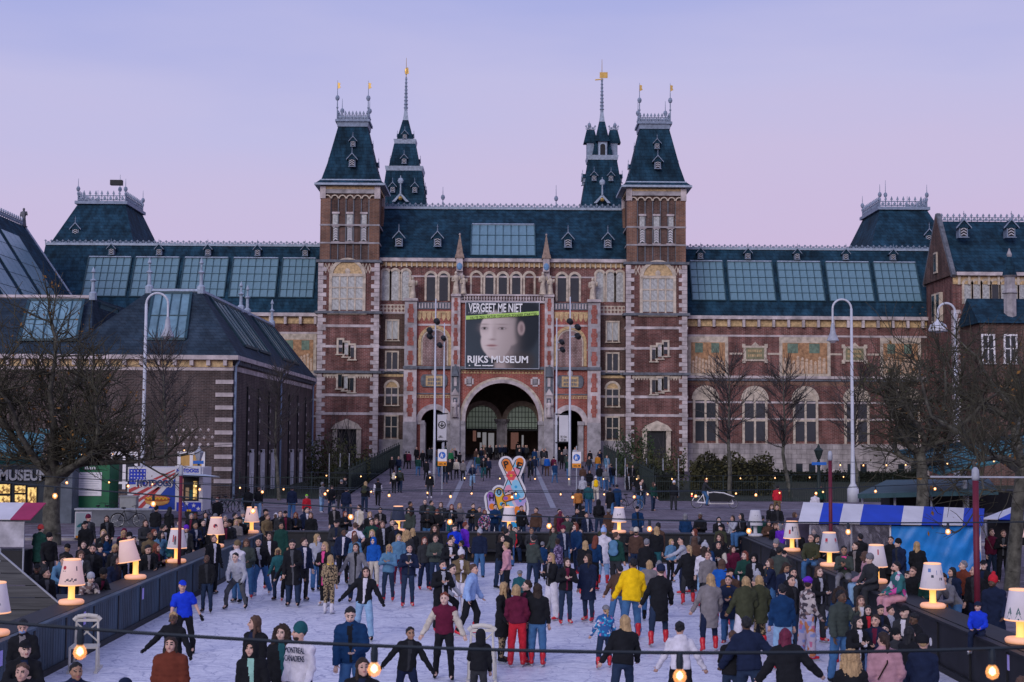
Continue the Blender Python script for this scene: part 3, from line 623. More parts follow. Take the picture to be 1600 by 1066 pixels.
    for p in(618,):
        ob_.e(s*81,s*133,p,p+1.3,YP-.06,YP+.01,1);ob_.e(s*81,s*133,615,617,YP-.08,YP+.01,2)
        for i in range(13):xm=XX(s*(83+i*4),YP);ob_.prism([(xm-.13,ZZ(p+4.5,YP)),(xm+.13,ZZ(p+4.5,YP)),(xm,ZZ(p+1.3,YP))],YP-.05,YP+.01,1)
    ob_.e(s*81,s*133,473,484,YP-.1,YP+.01,2)
    for i in range(11):ob_.e(s*(83+i*4.6),s*(85+i*4.6),474.5,482.5,YP-.16,YP-.09,0)
    ob_.e(s*80,s*134,573,577.5,YP-.4,YP+.01,2)
    ob_.build('ornament_band',[STONE,OCHRE,STONED],por,kind='stuff')
    cq=EB();cq.e(s*106-18,s*106+18,586,606,YP-.12,YP+.01,0);cq.e(s*106-13,s*106+13,588,604,YP-.16,YP-.11,1);cq.ball((XX(s*106,YP),YP-.12,ZZ(583,YP)),(.3,.12,.4),8,2)
    for a in(-1,1):cq.ball((XX(s*106+a*18,YP),YP-.1,ZZ(596,YP)),(.22,.1,.6),8,0)
    C=cq.build('inscription_plaque',[STONED,OCHRE,STONE],por)
    lt=EB()
    for i in range(2):
        for j in range(8):lt.e(s*106-10+j*2.6,s*106-10+j*2.6+1.6,592+i*6,596+i*6,YP-.19,YP-.15)
    lt.build('lettering',STONED,C,kind='stuff')
    sh=EB();c=s*51.5;sh.e(c-7,c+7,592,601,YP-.1,YP+.01,0);sh.e(c-4,c+4,589,604,YP-.1,YP+.01,0);sh.e(c-3,c+3,592,600,YP-.14,YP-.09,1);sh.build('coat_of_arms',[STONE,STONEG],por)
cb=EB();cb.e(-66,66,573,577.5,YP-.35,YP+.01,2);cb.e(-65,65,578.5,580,YP-.06,YP+.01,1)
for i in range(26):xm=XX(-63+i*5,YP);cb.prism([(xm-.16,ZZ(584,YP)),(xm+.16,ZZ(584,YP)),(xm,ZZ(580,YP))],YP-.05,YP+.01,1)
cb.build('ornament_band',[STONE,OCHRE,STONED],por,kind='stuff')
bl=EB();bl.e(-66,66,460,462.5,YP-.3,YP+.5);bl.e(-66,66,470,473.5,YP-.3,YP+.5)
for i in range(30):x=XX(-64+i*4.4,YP);bl.lathe(x,YP-.1,[(.06,ZZ(470,YP)),(.13,ZZ(467,YP)),(.06,ZZ(463,YP)),(.1,ZZ(462.5,YP))],6)
bl.build('balustrade',STONE,por,kind='stuff')
# passage behind the arches
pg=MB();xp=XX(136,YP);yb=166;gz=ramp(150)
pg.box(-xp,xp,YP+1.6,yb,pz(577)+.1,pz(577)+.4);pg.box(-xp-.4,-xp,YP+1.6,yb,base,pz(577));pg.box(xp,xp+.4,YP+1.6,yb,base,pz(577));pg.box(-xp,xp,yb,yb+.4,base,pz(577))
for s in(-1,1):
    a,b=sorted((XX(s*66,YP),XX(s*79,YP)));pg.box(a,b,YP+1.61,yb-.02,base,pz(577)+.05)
pg.build('passage_wall',mat('brown passage brick',(.14,.10,.085),.9,.3,1.5),por)  # plain brown brick colour for passage walls and ceiling
YG=158.0
for s in(-1,1):
    c=XX(s*31,YG);r=XX(23.5,YG);zq=ZZ(658,YG);g=MB()
    arch_ring(g,c,zq,r,r+.55,YG-.4,YG+.2,0,16);g.box(c-r,c+r,YG-.06,YG+.06,ZZ(672,YG)-.1,ZZ(670,YG),1)
    for i in range(-4,5):x=c+i*r/4.6;g.box(x-.03,x+.03,YG-.06,YG+.02,ZZ(671,YG),zq+math.sqrt(max(0,r*r-(x-c)**2)),1)
    for j in range(5):z=ZZ(668-j*8,YG);w=math.sqrt(max(0,r*r-max(0,z-zq)**2));g.box(c-w,c+w,YG-.05,YG+.02,z-.03,z+.03,1)
    G=g.build('glazed_screen',[mat('brown arch stone',(.28,.22,.17),.9,.3,2),BLACK],por)
    h=MB();half_disc(h,c,zq,r,YG+.05,YG+.09);h.box(c-r,c+r,YG+.05,YG+.09,ZZ(671,YG),zq);h.build('glass_pane',mat('grey green screen glass',(.14,.18,.15),.35,.5,.7,0,.5,emit=(.30,.36,.29),es=.16),G)  # faint glow put into the glass itself, no lamp behind it
pc=EB();pc.e(-8,8,655,715,YG-.5,YG+.5,0);pc.lathe(0,YG-.1,[(.75,ZZ(715,YG)),(.75,ZZ(708,YG)),(.55,ZZ(706,YG)),(.5,ZZ(665,YG)),(.85,ZZ(658,YG)),(.9,ZZ(655,YG))],12,0)
pc.build('passage_column',STONEG,por)
LIT=mat('glowing interior panel',(.5,.5,.5),.6,.3,1.2,emit=(.62,.60,.66),es=.26)  # interior brightness put into emission; no lamp stands in the passage
LITR=mat('glowing brick red',(.4,.2,.15),.8,.3,2,emit=(.5,.24,.2),es=.2)
for u0,u1,p0,p1,m in((-30,-24,676,700,LIT),(-21,-12,677,706,LIT),(-45,-40,672,690,LITR),(-38,-33,676,684,LIT),(14,26,676,702,LITR),(31,34,680,700,LIT),(-28,-14,706,709,LIT),(-34,-31,692,704,LIT)):
    EB().e(u0,u1,p0,p1,163,163.1).build('glow_panel',m,por)  # added self-glowing panels, so the enclosed passage does not go black
# ---- exhibition banner
BN=thing('exhibition_banner','huge dark museum banner with a pale face above the arch','banner',(0,YP-.2,pz(576)))
x0,x1,yb_=XX(-57,YP),XX(56.5,YP),YP-.62
BGREY=mat('dark grey banner print',(.055,.066,.074),.7,.35,.35)
fr=EB();fr.box(x0,x1,yb_,yb_+.12,pz(576),pz(474),0);fr.box(x0-.08,x0,yb_-.03,yb_+.14,pz(576)-.08,pz(474)+.08,1);fr.box(x1,x1+.08,yb_-.03,yb_+.14,pz(576)-.08,pz(474)+.08,1);fr.box(x0,x1,yb_-.03,yb_+.14,pz(474),pz(474)+.08,1);fr.box(x0,x1,yb_-.03,yb_+.14,pz(576)-.08,pz(576),1)
for a in(x0+1,x1-1):fr.box(a-.05,a+.05,yb_+.1,YP+.02,pz(520),pz(518),1)
fr.build('banner_sheet',[BGREY,GREYM],BN)
def portrait(u,v):
    u=-4+(u+4)/1.14;v=524+(v-524)/1.12 # the printed picture itself: a generic pale young face on dark grey
    def E(cu,cv,ru,rv,k,rot=0.0):
        a,b=u-cu,v-cv;c,s_=math.cos(rot),math.sin(rot);a,b=a*c+b*s_,-a*s_+b*c;return 1/(1+np.exp(-np.clip((1-np.sqrt((a/ru)**2+(b/rv)**2+1e-9))*k,-30,30)))
    C=np.array([.044,.058,.072])*(1+.12*np.sin(u*.05+1)*np.cos(v*.04))[...,None]*np.ones(u.shape+(1,))
    def mixc(col,m):nonlocal C;C=C*(1-m[...,None])+np.array(col)*m[...,None]
    mixc((.018,.024,.030),E(16,508,36,34,14,.3));mixc((.028,.030,.033),E(10,492,34,17,10,-.1))
    mixc((.40,.33,.31),E(2,566,13,20,12));mixc((.20,.16,.15),E(10,562,7,16,7))
    mixc((.055,.05,.05),E(26,560,18,14,8))
    f=np.maximum(np.maximum(E(-6,517,25,27,60),E(2,514,28,27,40)),np.maximum(E(-9,533,21,23,50),E(-11,545,13,13,40)));sh=np.clip(1.06-.0145*(u+16)-.0035*np.abs(v-515),.30,1.08)
    C=C*(1-f[...,None])+(np.array([.62,.535,.50])*sh[...,None])*f[...,None]
    mixc((.020,.026,.034),E(34,512,17,36,14,.12));mixc((.020,.026,.034),E(12,489,30,10,9,.25)*.9)
    mixc((.40,.31,.29),E(25,515,5,9.5,14)*.95);mixc((.20,.14,.135),E(25.6,515,2.2,5.5,6)*.8)
    for a,w in((-25,.9),(-1,1.15)):
        mixc((.36,.29,.28),E(a,515,7.5*w,5,3)*.55);mixc((.10,.075,.07),E(a,515.2,4.6*w,1.7,6));mixc((.55,.50,.49),E(a-2.3*w,515.5,1.5,.9,4)*.8);mixc((.55,.50,.49),E(a+2.3*w,515.5,1.5,.9,4)*.8);mixc((.02,.016,.016),E(a,515.2,1.6,1.5,6));mixc((.28,.22,.20),E(a,509.5,6.5*w,.8,3)*.7)
    mixc((.40,.33,.31),E(-11,521,2.6,11,3)*.55);mixc((.30,.22,.21),E(-14,530.5,4.2,1.3,4)*.8);mixc((.68,.60,.56),E(-17.5,521,1.6,9,3)*.5)
    mixc((.42,.22,.21),E(-15,539,6.4,1.7,5));mixc((.22,.12,.12),E(-15,539,6.4,.5,4));mixc((.36,.29,.28),E(-14,543.5,5,1.4,3)*.6);mixc((.44,.36,.34),E(8,533,11,18,3)*.5)
    return np.clip(C,0,1)
gu,gv_=np.meshgrid(np.linspace(-56.8,56.3,227),np.linspace(474.3,575.7,204),indexing='ij');Vp=np.stack([gu*XX(1,YP),np.full(gu.shape,yb_-.012),np.vectorize(pz)(gv_)],-1).reshape(-1,3);nv=204;ii,jj=np.meshgrid(np.arange(226),np.arange(203),indexing='ij');k0=(ii*nv+jj).ravel();Fp=np.stack([k0,k0+1,k0+nv+1,k0+nv],1)
pm_,n,b=_new('printed portrait');at_=n.nodes.new('ShaderNodeVertexColor');at_.layer_name='print';n.links.new(at_.outputs[0],b.inputs['Base Color']);b.inputs['Roughness'].default_value=.75;b.inputs['Specular IOR Level'].default_value=.2
Vp[:,1]+=.03*np.sin(Vp[:,0]*1.3+Vp[:,2]*.5)*np.sin(Vp[:,2]*.9)-.02
me=bpy.data.meshes.new('printed_face');me.from_pydata(Vp.tolist(),[],Fp.tolist());me.materials.append(pm_);ca=me.color_attributes.new('print','FLOAT_COLOR','POINT');ca.data.foreach_set('color',np.concatenate([portrait(gu,gv_).reshape(-1,3),np.ones((len(Vp),1))],1).astype(np.float32).ravel());ob('printed_face',me,BN)
gb=MB();k=XX(1,YP);gb.prism([(x0,pz(501)),(x1,pz(493)),(x1,pz(487)),(x0,pz(495))],yb_-.11,yb_-.10);gb.build('green_strip',mat('lime green print',(.44,.68,.16),.7,.1,1),BN)
WT=mat('white print',(.8,.8,.8),.7,.05,1)
text('lettering','VERGEET ME NIET',WT,BN,(XX(-11,YP),yb_-.09,pz(488.6)),XX(84,YP),.95,bold=.02)
text('lettering','1 OKT 2021 - 16 JAN 2022',WT,BN,(XX(-27,YP),yb_-.09,pz(491.3)),XX(52,YP),.22)
t=text('lettering','NU TE ZIEN  RATUD TOEGANG ZONDER STARTTIJD',mat('black print',(.03,.05,.02),.7,.05,1),BN,(XX(2,YP),yb_-.13,pz(496.5)),XX(104,YP),.34,rot=(R(90),-R(4.0),0))
text('lettering','RIJKS MUSEUM',WT,BN,(XX(-7,YP),yb_-.09,pz(567.5)),XX(94,YP),.98,bold=.025)
for a,b in((-52,-50),(-43,-33),(-31,-14)):MB().box(XX(a,YP),XX(b,YP),yb_-.09,yb_-.08,pz(573),pz(571.3)).build('logo_line',WT,BN)
# ---- right pavilion with gable, left pavilion with glazed roof
RP=thing('gabled_pavilion','brick museum pavilion with slate roof and tall gable at the wing end','building',(52,146,1))
xg=XX(664,152);zr,ze=ZZ(340,147),ZZ(421,143)
w=MB().box(xg+.02,62,143,151.9,.4,ze-.3).build('wall',BRICK,RP);
gm=MB().prismx([(142.8,ze-.3),(152.2,ze-.3),(147.5,zr+.5)],xg-.25,xg+.3);gm.build('gable',DARKBRICK,RP)
cp=MB()
for a,b in((142.6,147.5),(152.4,147.5)):cp.tube((xg,a,ze-.4),(xg,b,zr+.7),.3,.3,4)
cp.build('gable_coping',STONED,RP)
for z,hgt,n in((ze-4.5,2.6,2),(ze+.6,1.8,1)):
    for i in range(n):
        yq=147.5+(i-(n-1)/2)*1.6;f=MB().box(xg-.4,xg-.02,yq-.55,yq+.55,z-.2,z+hgt+.2).build('window',CREAM,RP);MB().box(xg-.43,xg-.39,yq-.4,yq+.4,z,z+hgt).build('glass_pane',GLASS,f)
rf=MB().prismx([(142.7,ze),(147.5,zr),(152.3,ze)],xg+.3,64).build('roof',SLATE,RP)
crest(xg+.4,64,147.5,zr,.8,rf);MB().box(xg+.3,63,142.4,143.05,ze-.35,ze).build('eaves_gutter',STONE,rf)
for px in(1503,1577):p=at(px,372,144.8);dormer(rf,p.x,144.6,p.z,1.2)
ez=EB();ez.box(xg+.02,62,142.9,143.02,ze-1.2,ze-.4,1)
for i in range(12):ez.box(xg+.5+i,xg+.75+i,142.75,143,ze-1.25,ze-.4,0)
for p in(512,545,580):ez.box(xg+.02,62,142.92,143.02,ZZ(p,143),ZZ(p-4,143),0)
ez.build('cornice_frieze',[CREAM,OCHRE],w,kind='stuff')
for i in range(7):
    u=729+i*14.5;arched_light(w,u,5.4,434,472 if i>1 else 470,GLASSL if i!=3 else GLASS,CREAM,143)
q_=MB()
for i in range(40):q_.box(xg-.02,xg+(.8 if i%2 else .5),142.9,143.5,1+i*.42,1.36+i*.42)
q_.build('corner_quoins',STONE,w,kind='stuff')
for px,p0,p1 in((1540,520,560),(1575,520,560),(1510,590,640),(1555,590,640)):window(w,px-785-9,px-785+9,p0,p1,143,2,2,WHITE)
TR=thing('turreted_porch','small pavilion with steep blue roof and slender pale turret','building',(48,134,.4))
a=at(1532,505,134);b=at(1640,505,134);zt_=at(1580,467,137).z
MB().box(a.x,b.x,134,140,.4,a.z).build('wall',DARKBRICK,TR);MB().prismx([(133.6,a.z),(137,zt_),(140,a.z)],a.x-.3,b.x).build('roof',SLATE,TR)
c=at(1578,460,135);tz=at(1578,388,135).z;tt=MB();tt.lathe(c.x,135,[(.6,.4),(.6,c.z),(.75,c.z+.1),(.52,c.z+.5),(.5,c.z+1.6),(.75,c.z+1.8)],8,0);tt.lathe(c.x,135,[(.72,c.z+1.8),(.42,c.z+3.0),(.2,c.z+3.6)],8,1);tt.lathe(c.x,135,[(.2,c.z+3.6),(.26,c.z+3.8),(.03,tz)],8,0)
tt.build('turret',[STONEG,SLATE],TR)
for px in(1545,1580):p=at(px,560,134);window(TR,px-785-8,px-785+8,520,560,134,2,2,WHITE)
LP_=thing('glazed_pavilion','museum pavilion with long sloping glazed roof left of the wing','building',(-48,140,.4))
xr=at(20,346,146).x;zr=at(20,346,146).z;xe=xr+7.5;ze=zr-11.5
rf=MB();rf.add([(xr,120,zr),(xr,149.5,zr),(xe,152,ze),(xe,117,ze),(xr-7.5,117,ze),(xr-7.5,152,ze)],[(0,3,2,1),(0,1,5,4),(1,2,5),(0,4,3),(3,4,5,2)])
rf=rf.build('roof',SLATE,LP_);MB().box(xr-7,xe-.4,117.5,151.9,.4,ze).build('wall',BRICK,LP_)
crest(120,149.5,xr,zr,.8,rf,'y');statue(rf,xr,149.3,zr,1.9,STONED)
for yq in(122,128.5,135,141.5):
    v=Vector((xe-xr,0,ze-zr));ang=math.atan2(-v.z,v.x);fr=MB();Lh=v.length*.72;fr.box(-Lh/2,Lh/2,-2.6,2.6,0,.08)
    f=fr.build('roof_skylight',TEAL,None);f.location=(xr+v.x*.52,yq,zr+v.z*.52);f.rotation_euler=(0,ang,0);f.parent=rf;f.matrix_parent_inverse=wm(rf).inverted()
    for i in range(5):
        for j in range(3):ob('glass_pane',unit(SKYGL),f,(-Lh/2+Lh*(i+.5)/5,-2.6+5.2*(j+.5)/3,.1),None,(Lh/5-.08,5.2/3-.08,.05),local=True)
hp=MB();hp.tube((xr,149.5,zr),(xe,152,ze),.16,.16,5);hp.build('hip_flashing',LEAD,rf)
NTH=('first','second','third','fourth','fifth','sixth')
# ------------------------------------------------------------------ ground, ice, ramp
def sheet(name,rows,x0,x1,m,nx=1):
    mb=MB();v=[];
    for y,z in rows:v+=[(x0+(x1-x0)*i/nx,y,z)for i in range(nx+1)]
    f=[(j*(nx+1)+i,j*(nx+1)+i+1,(j+1)*(nx+1)+i+1,(j+1)*(nx+1)+i)for j in range(len(rows)-1)for i in range(nx)]
    return mb.add(v,f).build(name,m,None,kind='structure')
PAVE=brickmat('mauve clinker paving',(.22,.18,.215),(.165,.14,.165),(.11,.10,.11),.5,.25,.02,.3)
_n=PAVE.node_tree
for l in list(_n.links):
    if l.to_node.bl_idname=='ShaderNodeCombineXYZ' and l.to_socket.name=='Y':_n.links.remove(l)
_c=[x for x in _n.nodes if x.bl_idname=='ShaderNodeCombineXYZ'][0];_s=[x for x in _n.nodes if x.bl_idname=='ShaderNodeSeparateXYZ'][0];_a=[x for x in _n.nodes if x.bl_idname=='ShaderNodeMath'][0]
_n.links.new(_s.outputs['X'],_c.inputs['X']);_n.links.new(_s.outputs['Y'],_c.inputs['Y'])
GARD=mat('dark garden soil and grass',(.028,.034,.02),.95,.5,3,.3)
STRIP=mat('light grey paving strip',(.28,.28,.32),.85,.25,3)
sheet('ground',[(-60,-.004),(60,-.004),(88,.396),(98,.396),(1200,.396)],-700,700,PAVE)
sheet('garden_bed',[(98.5,.404),(148.8,.404)],-60,-10.7,GARD);sheet('garden_bed',[(98.5,.404),(142,.404)],10.7,60,GARD)
rw=[(88+i*2,ramp(88+i*2)+.004)for i in range(0,46)]
sheet('forecourt_path',rw,-10.45,10.45,PAVE)
for x in(-3.2,3.2):sheet('path_stripe',[(y,z+.006)for y,z in rw],x-.18,x+.18,STRIP)
rs_=MB()
for x in(-10.45,10.45):rs_.box(x-.12,x+.12,99,148.6,.3,.4)
for y,w,h in((66.5,.5,.004),(72,.25,.004),(76.5,.25,.004),(80.5,.12,.004),(87.6,.3,.006)):
    z0,z1=ground(y),ground(y+w);sheet('road_marking',[(y,z0+h),(y+w,z1+h)],-60,60,STRIP)
kb=MB().box(-60,60,64,64.3,ground(64)-.05,ground(64)+.12).build('kerb',STONEG,None,kind='structure')
# ice
ICE,n,b=_new('scratched ice');L=n.links.new
t=n.nodes.new('ShaderNodeTexCoord');z=n.nodes.new('ShaderNodeTexNoise');z.inputs['Scale'].default_value=.9;z.inputs['Detail'].default_value=5;L(t.outputs['Object'],z.inputs['Vector'])
vm=n.nodes.new('ShaderNodeVectorMath');vm.operation='MULTIPLY_ADD';vm.inputs[1].default_value=(1.3,1.3,0);L(z.outputs['Color'],vm.inputs[0]);L(t.outputs['Object'],vm.inputs[2])
hts=[]
for sc,w in((.55,.012),(1.1,.02),(2.3,.04)):
    vo=n.nodes.new('ShaderNodeTexVoronoi');vo.feature='DISTANCE_TO_EDGE';vo.inputs['Scale'].default_value=sc;L(vm.outputs[0],vo.inputs['Vector'])
    mr_=n.nodes.new('ShaderNodeMapRange');mr_.inputs['From Min'].default_value=0;mr_.inputs['From Max'].default_value=w;mr_.inputs['To Min'].default_value=1;mr_.inputs['To Max'].default_value=0;L(vo.outputs[0],mr_.inputs['Value']);hts.append(mr_)
z2=n.nodes.new('ShaderNodeTexNoise');z2.inputs['Scale'].default_value=5;z2.inputs['Detail'].default_value=8;z2.inputs['Roughness'].default_value=.75;L(t.outputs['Object'],z2.inputs['Vector'])
ad=n.nodes.new('ShaderNodeMath');ad.operation='MAXIMUM';L(hts[0].outputs[0],ad.inputs[0]);L(hts[1].outputs[0],ad.inputs[1])
ad2=n.nodes.new('ShaderNodeMath');ad2.operation='MULTIPLY_ADD';ad2.inputs[1].default_value=.5;L(hts[2].outputs[0],ad2.inputs[0]);L(ad.outputs[0],ad2.inputs[2])
rp2=n.nodes.new('ShaderNodeValToRGB');rp2.color_ramp.elements[0].position=.36;rp2.color_ramp.elements[1].position=.66;rp2.color_ramp.elements[0].color=(.60,.60,.70,1);rp2.color_ramp.elements[1].color=(.90,.89,.95,1);L(z2.outputs['Fac'],rp2.inputs[0])
for ang_,sc_,th_ in((.5,.9,.655),(-.7,1.1,.655),(1.4,.7,.66),(2.3,1.6,.64)):
    mp_=n.nodes.new('ShaderNodeMapping');mp_.inputs['Rotation'].default_value=(0,0,ang_);mp_.inputs['Scale'].default_value=(.35*sc_,9*sc_,1);L(vm.outputs[0],mp_.inputs[0]);nq=n.nodes.new('ShaderNodeTexNoise');nq.inputs['Scale'].default_value=1.6;nq.inputs['Detail'].default_value=3;L(mp_.outputs[0],nq.inputs['Vector'])
    mq_=n.nodes.new('ShaderNodeMapRange');mq_.inputs['From Min'].default_value=th_-.05;mq_.inputs['From Max'].default_value=th_+.05;L(nq.outputs['Fac'],mq_.inputs['Value']);mz_=n.nodes.new('ShaderNodeMath');mz_.operation='MAXIMUM';L(ad2.outputs[0],mz_.inputs[0]);L(mq_.outputs[0],mz_.inputs[1]);ad2=mz_
mx=n.nodes.new('ShaderNodeMix');mx.data_type='RGBA';mx.inputs['B'].default_value=(.36,.37,.51,1);mm=n.nodes.new('ShaderNodeMath');mm.operation='MULTIPLY';mm.inputs[1].default_value=.95;L(ad2.outputs[0],mm.inputs[0]);L(mm.outputs[0],mx.inputs['Factor']);L(rp2.outputs[0],mx.inputs['A']);L(mx.outputs['Result'],b.inputs['Base Color'])
b.inputs['Roughness'].default_value=.42;b.inputs['Specular IOR Level'].default_value=.35
bp=n.nodes.new('ShaderNodeBump');bp.inputs['Strength'].default_value=.35;bp.inputs['Distance'].default_value=.03;L(z2.outputs['Fac'],bp.inputs['Height']);L(bp.outputs[0],b.inputs['Normal'])
sheet('ice',[(16,.012),(54.6,.012)],-9.15,9.25,ICE)
# ------------------------------------------------------------------ rink barriers
BARW=mat('blue black boards',(.024,.050,.078),.55,.75,1.6,.15,.4,0,(1,6,.3))
BARK=mat('black rink boarding',(.010,.011,.014),.6,.4,2,.1,.35)
def barrier(name,label,p0,p1,h,m,n,boards=False):
    root=thing(name,label,'rink barrier',(p0[0],p0[1],0));d=Vector((p1[0]-p0[0],p1[1]-p0[1],0));Lg=d.length;d.normalize();ang=math.atan2(d.y,d.x)
    w=Lg/n;me=MB().box(.01,w-.01,0,.06,.1,h-.05)
    if boards:
        k=int(w/.17)
        for i in range(k):me.box(w*i/k+.008,w*(i+1)/k-.008,-.022,.0,.12,h-.06)
        for i in range(k):me.box(w*i/k+.008,w*(i+1)/k-.008,.06,.075,.12,h-.06)
    me=me.mesh('barrier_panel',m);rl=MB().box(0,w-.004,-.05,.11,h-.05,h).mesh('top_rail',m);kk=MB().box(0,w-.004,-.06,.12,.0,.14).mesh('kick_board',BARK);ps=MB().box(-.05,.05,.0,.09,0,h-.06).mesh('post',BARK)
    for i in range(n):
        c=Vector((p0[0],p0[1],0))+d*w*i
        for nm,q in(('barrier_panel',me),('top_rail',rl),('kick_board',kk),('post',ps)):ob(nm,q,root,c-root.location,(0,0,ang),local=True)
    return root
barrier('rink_barrier','long blue black boarded barrier along the left edge of the ice',(-9.2,54.8),(-9.2,18),1.07,BARW,18,True)
barrier('rink_barrier','black barrier with spectators sitting on it along the right edge',(9.3,18),(9.3,55.0),1.07,BARK,18)
barrier('rink_barrier','black panelled barrier across the far end of the ice',(9.3,56),(-9.2,56),1.07,BARK,12)
VIO=mat('violet sticker',(.42,.36,.75),.6,.1,2)
for px,py,lb in((232,928,0),(143,966,0),(16,1029,0),(1570,1035,1),(1451,1003,1)):
    X_=9.24 if lb else-9.12;d=abs(X_)*FPX/abs(785-px);q=at(px,py,d);r_=[o for o in bpy.data.objects if o.name.startswith('rink_barrier')and o.parent is None][lb]
    (MB().box(X_-.008 if lb else X_,X_ if lb else X_+.008,d-.08,d+.08,q.z-.14,q.z+.14)if px!=1451 else MB().tube((X_-.006,d,q.z),(X_,d,q.z),.09,.09,14)).build('sticker',VIO if px!=1451 else WHITE,r_)
lg=thing('lamp_ledge','narrow dark ledge behind the left barrier carrying lamps','ledge',(-9.5,36,0));MB().box(-9.95,-9.3,22,54.6,1.0,1.06).build('shelf_board',BARK,lg)
for y in range(23,55,3):MB().box(-9.9,-9.8,y,y+.1,0,1.0).build('leg',BARK,lg)
lg=thing('lamp_ledge','narrow dark ledge behind the right barrier carrying lamps','ledge',(9.7,36,0));MB().box(9.42,10.1,20,55,1.0,1.06).build('shelf_board',BARK,lg)
for y in range(21,55,3):MB().box(9.95,10.05,y,y+.1,0,1.0).build('leg',BARK,lg)
lg=thing('lamp_ledge','narrow dark ledge behind the far barrier carrying lamps','ledge',(0,56.4,0));MB().box(-9,9,56.1,56.8,1.0,1.06).build('shelf_board',BARK,lg)
for x in range(-9,9,3):MB().box(x,x+.1,56.65,56.75,0,1.0).build('leg',BARK,lg)
bn_=thing('bench','low black bench against the far barrier of the ice','bench',(1.5,55.3,0));MB().box(-2,7.5,55.05,55.6,.40,.46).build('seat',BARK,bn_);MB().box(-2,7.5,55.5,55.55,.0,.4).build('front_board',BARK,bn_)
# ------------------------------------------------------------------ giant table lamps
SHADE=mat('warm lit lampshade',(.66,.52,.48),.8,.08,2,emit=(1,.50,.34),es=.19);SHADEW=mat('white lampshade',(.60,.57,.60),.8,.1,2,emit=(1,.6,.45),es=.05);SHADEU=mat('grey white lampshade',(.52,.51,.54),.8,.12,2);SHADED=mat('navy lampshade',(.03,.04,.07),.8,.2,2)
GLOW=mat('glowing lamp stem',(.8,.5,.2),.6,.05,2,emit=(1,.50,.10),es=1.05);GLOWB=mat('glowing lamp foot',(.8,.5,.35),.6,.05,2,emit=(1,.40,.17),es=.42);RIM=mat('glowing shade rim',(.8,.5,.3),.6,.05,2,emit=(1,.42,.18),es=.8)
PRB=mat('lampshade print',(.05,.06,.09),.8,.3,3);PRR=mat('red lampshade print',(.45,.04,.06),.8,.2,3);PRG=mat('green lampshade print',(.02,.10,.10),.8,.2,3);PRV=mat('blue lampshade print',(.12,.22,.45),.8,.3,3)
def cone_pt(a,z):r=.285+(.185-.285)*(z-.42)/.58;return(r+.004)*math.sin(a),-(r+.004)*math.cos(a),z
def patch(mb,pts,mi=0):
    n=len(pts);mb.add([cone_pt(a,z)for a,z in pts],[tuple(range(n))],mi)
def lamp(x,y,z,label,shade,lit=True,tilt=0,prints=(),s=1.0,stem=True):
    r=thing('table_lamp',label,'lamp',(x,y,z),0,'giant table lamps around the rink');r.scale=(s,s,s)
    a,b_=(GLOW,GLOWB)if lit else(shade,shade)
    q=MB().lathe(0,0,[(.26,0),(.28,.03),(.28,.07),(.25,.10),(.10,.11)],24).build('foot',b_,None,True);q.parent=r
    q=MB().lathe(0,0,[(.10,.10),(.075,.13),(.07,.3),(.075,.42),(.05,.55)],16).build('stem',a,None,True);q.parent=r
    sm=MB().lathe(0,0,[(.285,.42),(.287,.43),(.187,.99),(.17,1.0),(.01,1.0)],28).build('lamp_shade',shade,None,True);sm.parent=r
    if lit:
        q=MB();arch=24
        q.lathe(0,0,[(.288,.418),(.291,.43),(.286,.445)],28);q.lathe(0,0,[(.191,.975),(.192,.995),(.175,1.004),(.02,1.003)],28);q=q.build('shade_rim',RIM,None,True);q.parent=sm
    if prints:
        mb=MB();
        for mi,pts in prints:patch(mb,pts,mi)
        q=mb.build('shade_print',[PRB,PRR,PRG,PRV],None,kind='stuff');q.parent=sm
    if tilt:sm.rotation_euler=(0,tilt,0);sm.location=(-.1,0,.02)
    return r
def rect(a,z,w,h):return[(a-w,z-h),(a+w,z-h),(a+w,z+h),(a-w,z+h)]
def disc(a,z,r,n=10):return[(a+r/.22*math.cos(2*math.pi*i/n),z+r*math.sin(2*math.pi*i/n))for i in range(n)]
def ring(mi,mj,a,z,r):return[(mi,disc(a,z,r))]
logo=[(1,disc(-.5,.82,.045)),(0,rect(-.5,.745,.17,.008)),(0,rect(.75,.80,.05,.05))]+[(0,rect(-.25+.11*i,.52+.012*(i%2)+.02*(i%3),.05,.012+.006*(i%3)))for i in range(9)]
tree_=lambda a:[(2,[(a-.22,.47),(a+.22,.47),(a,.60)]),(2,[(a-.17,.55),(a+.17,.55),(a,.68)]),(2,rect(a,.455,.04,.02))]
LL=lambda px,X:abs(X)*FPX/abs(785-px)
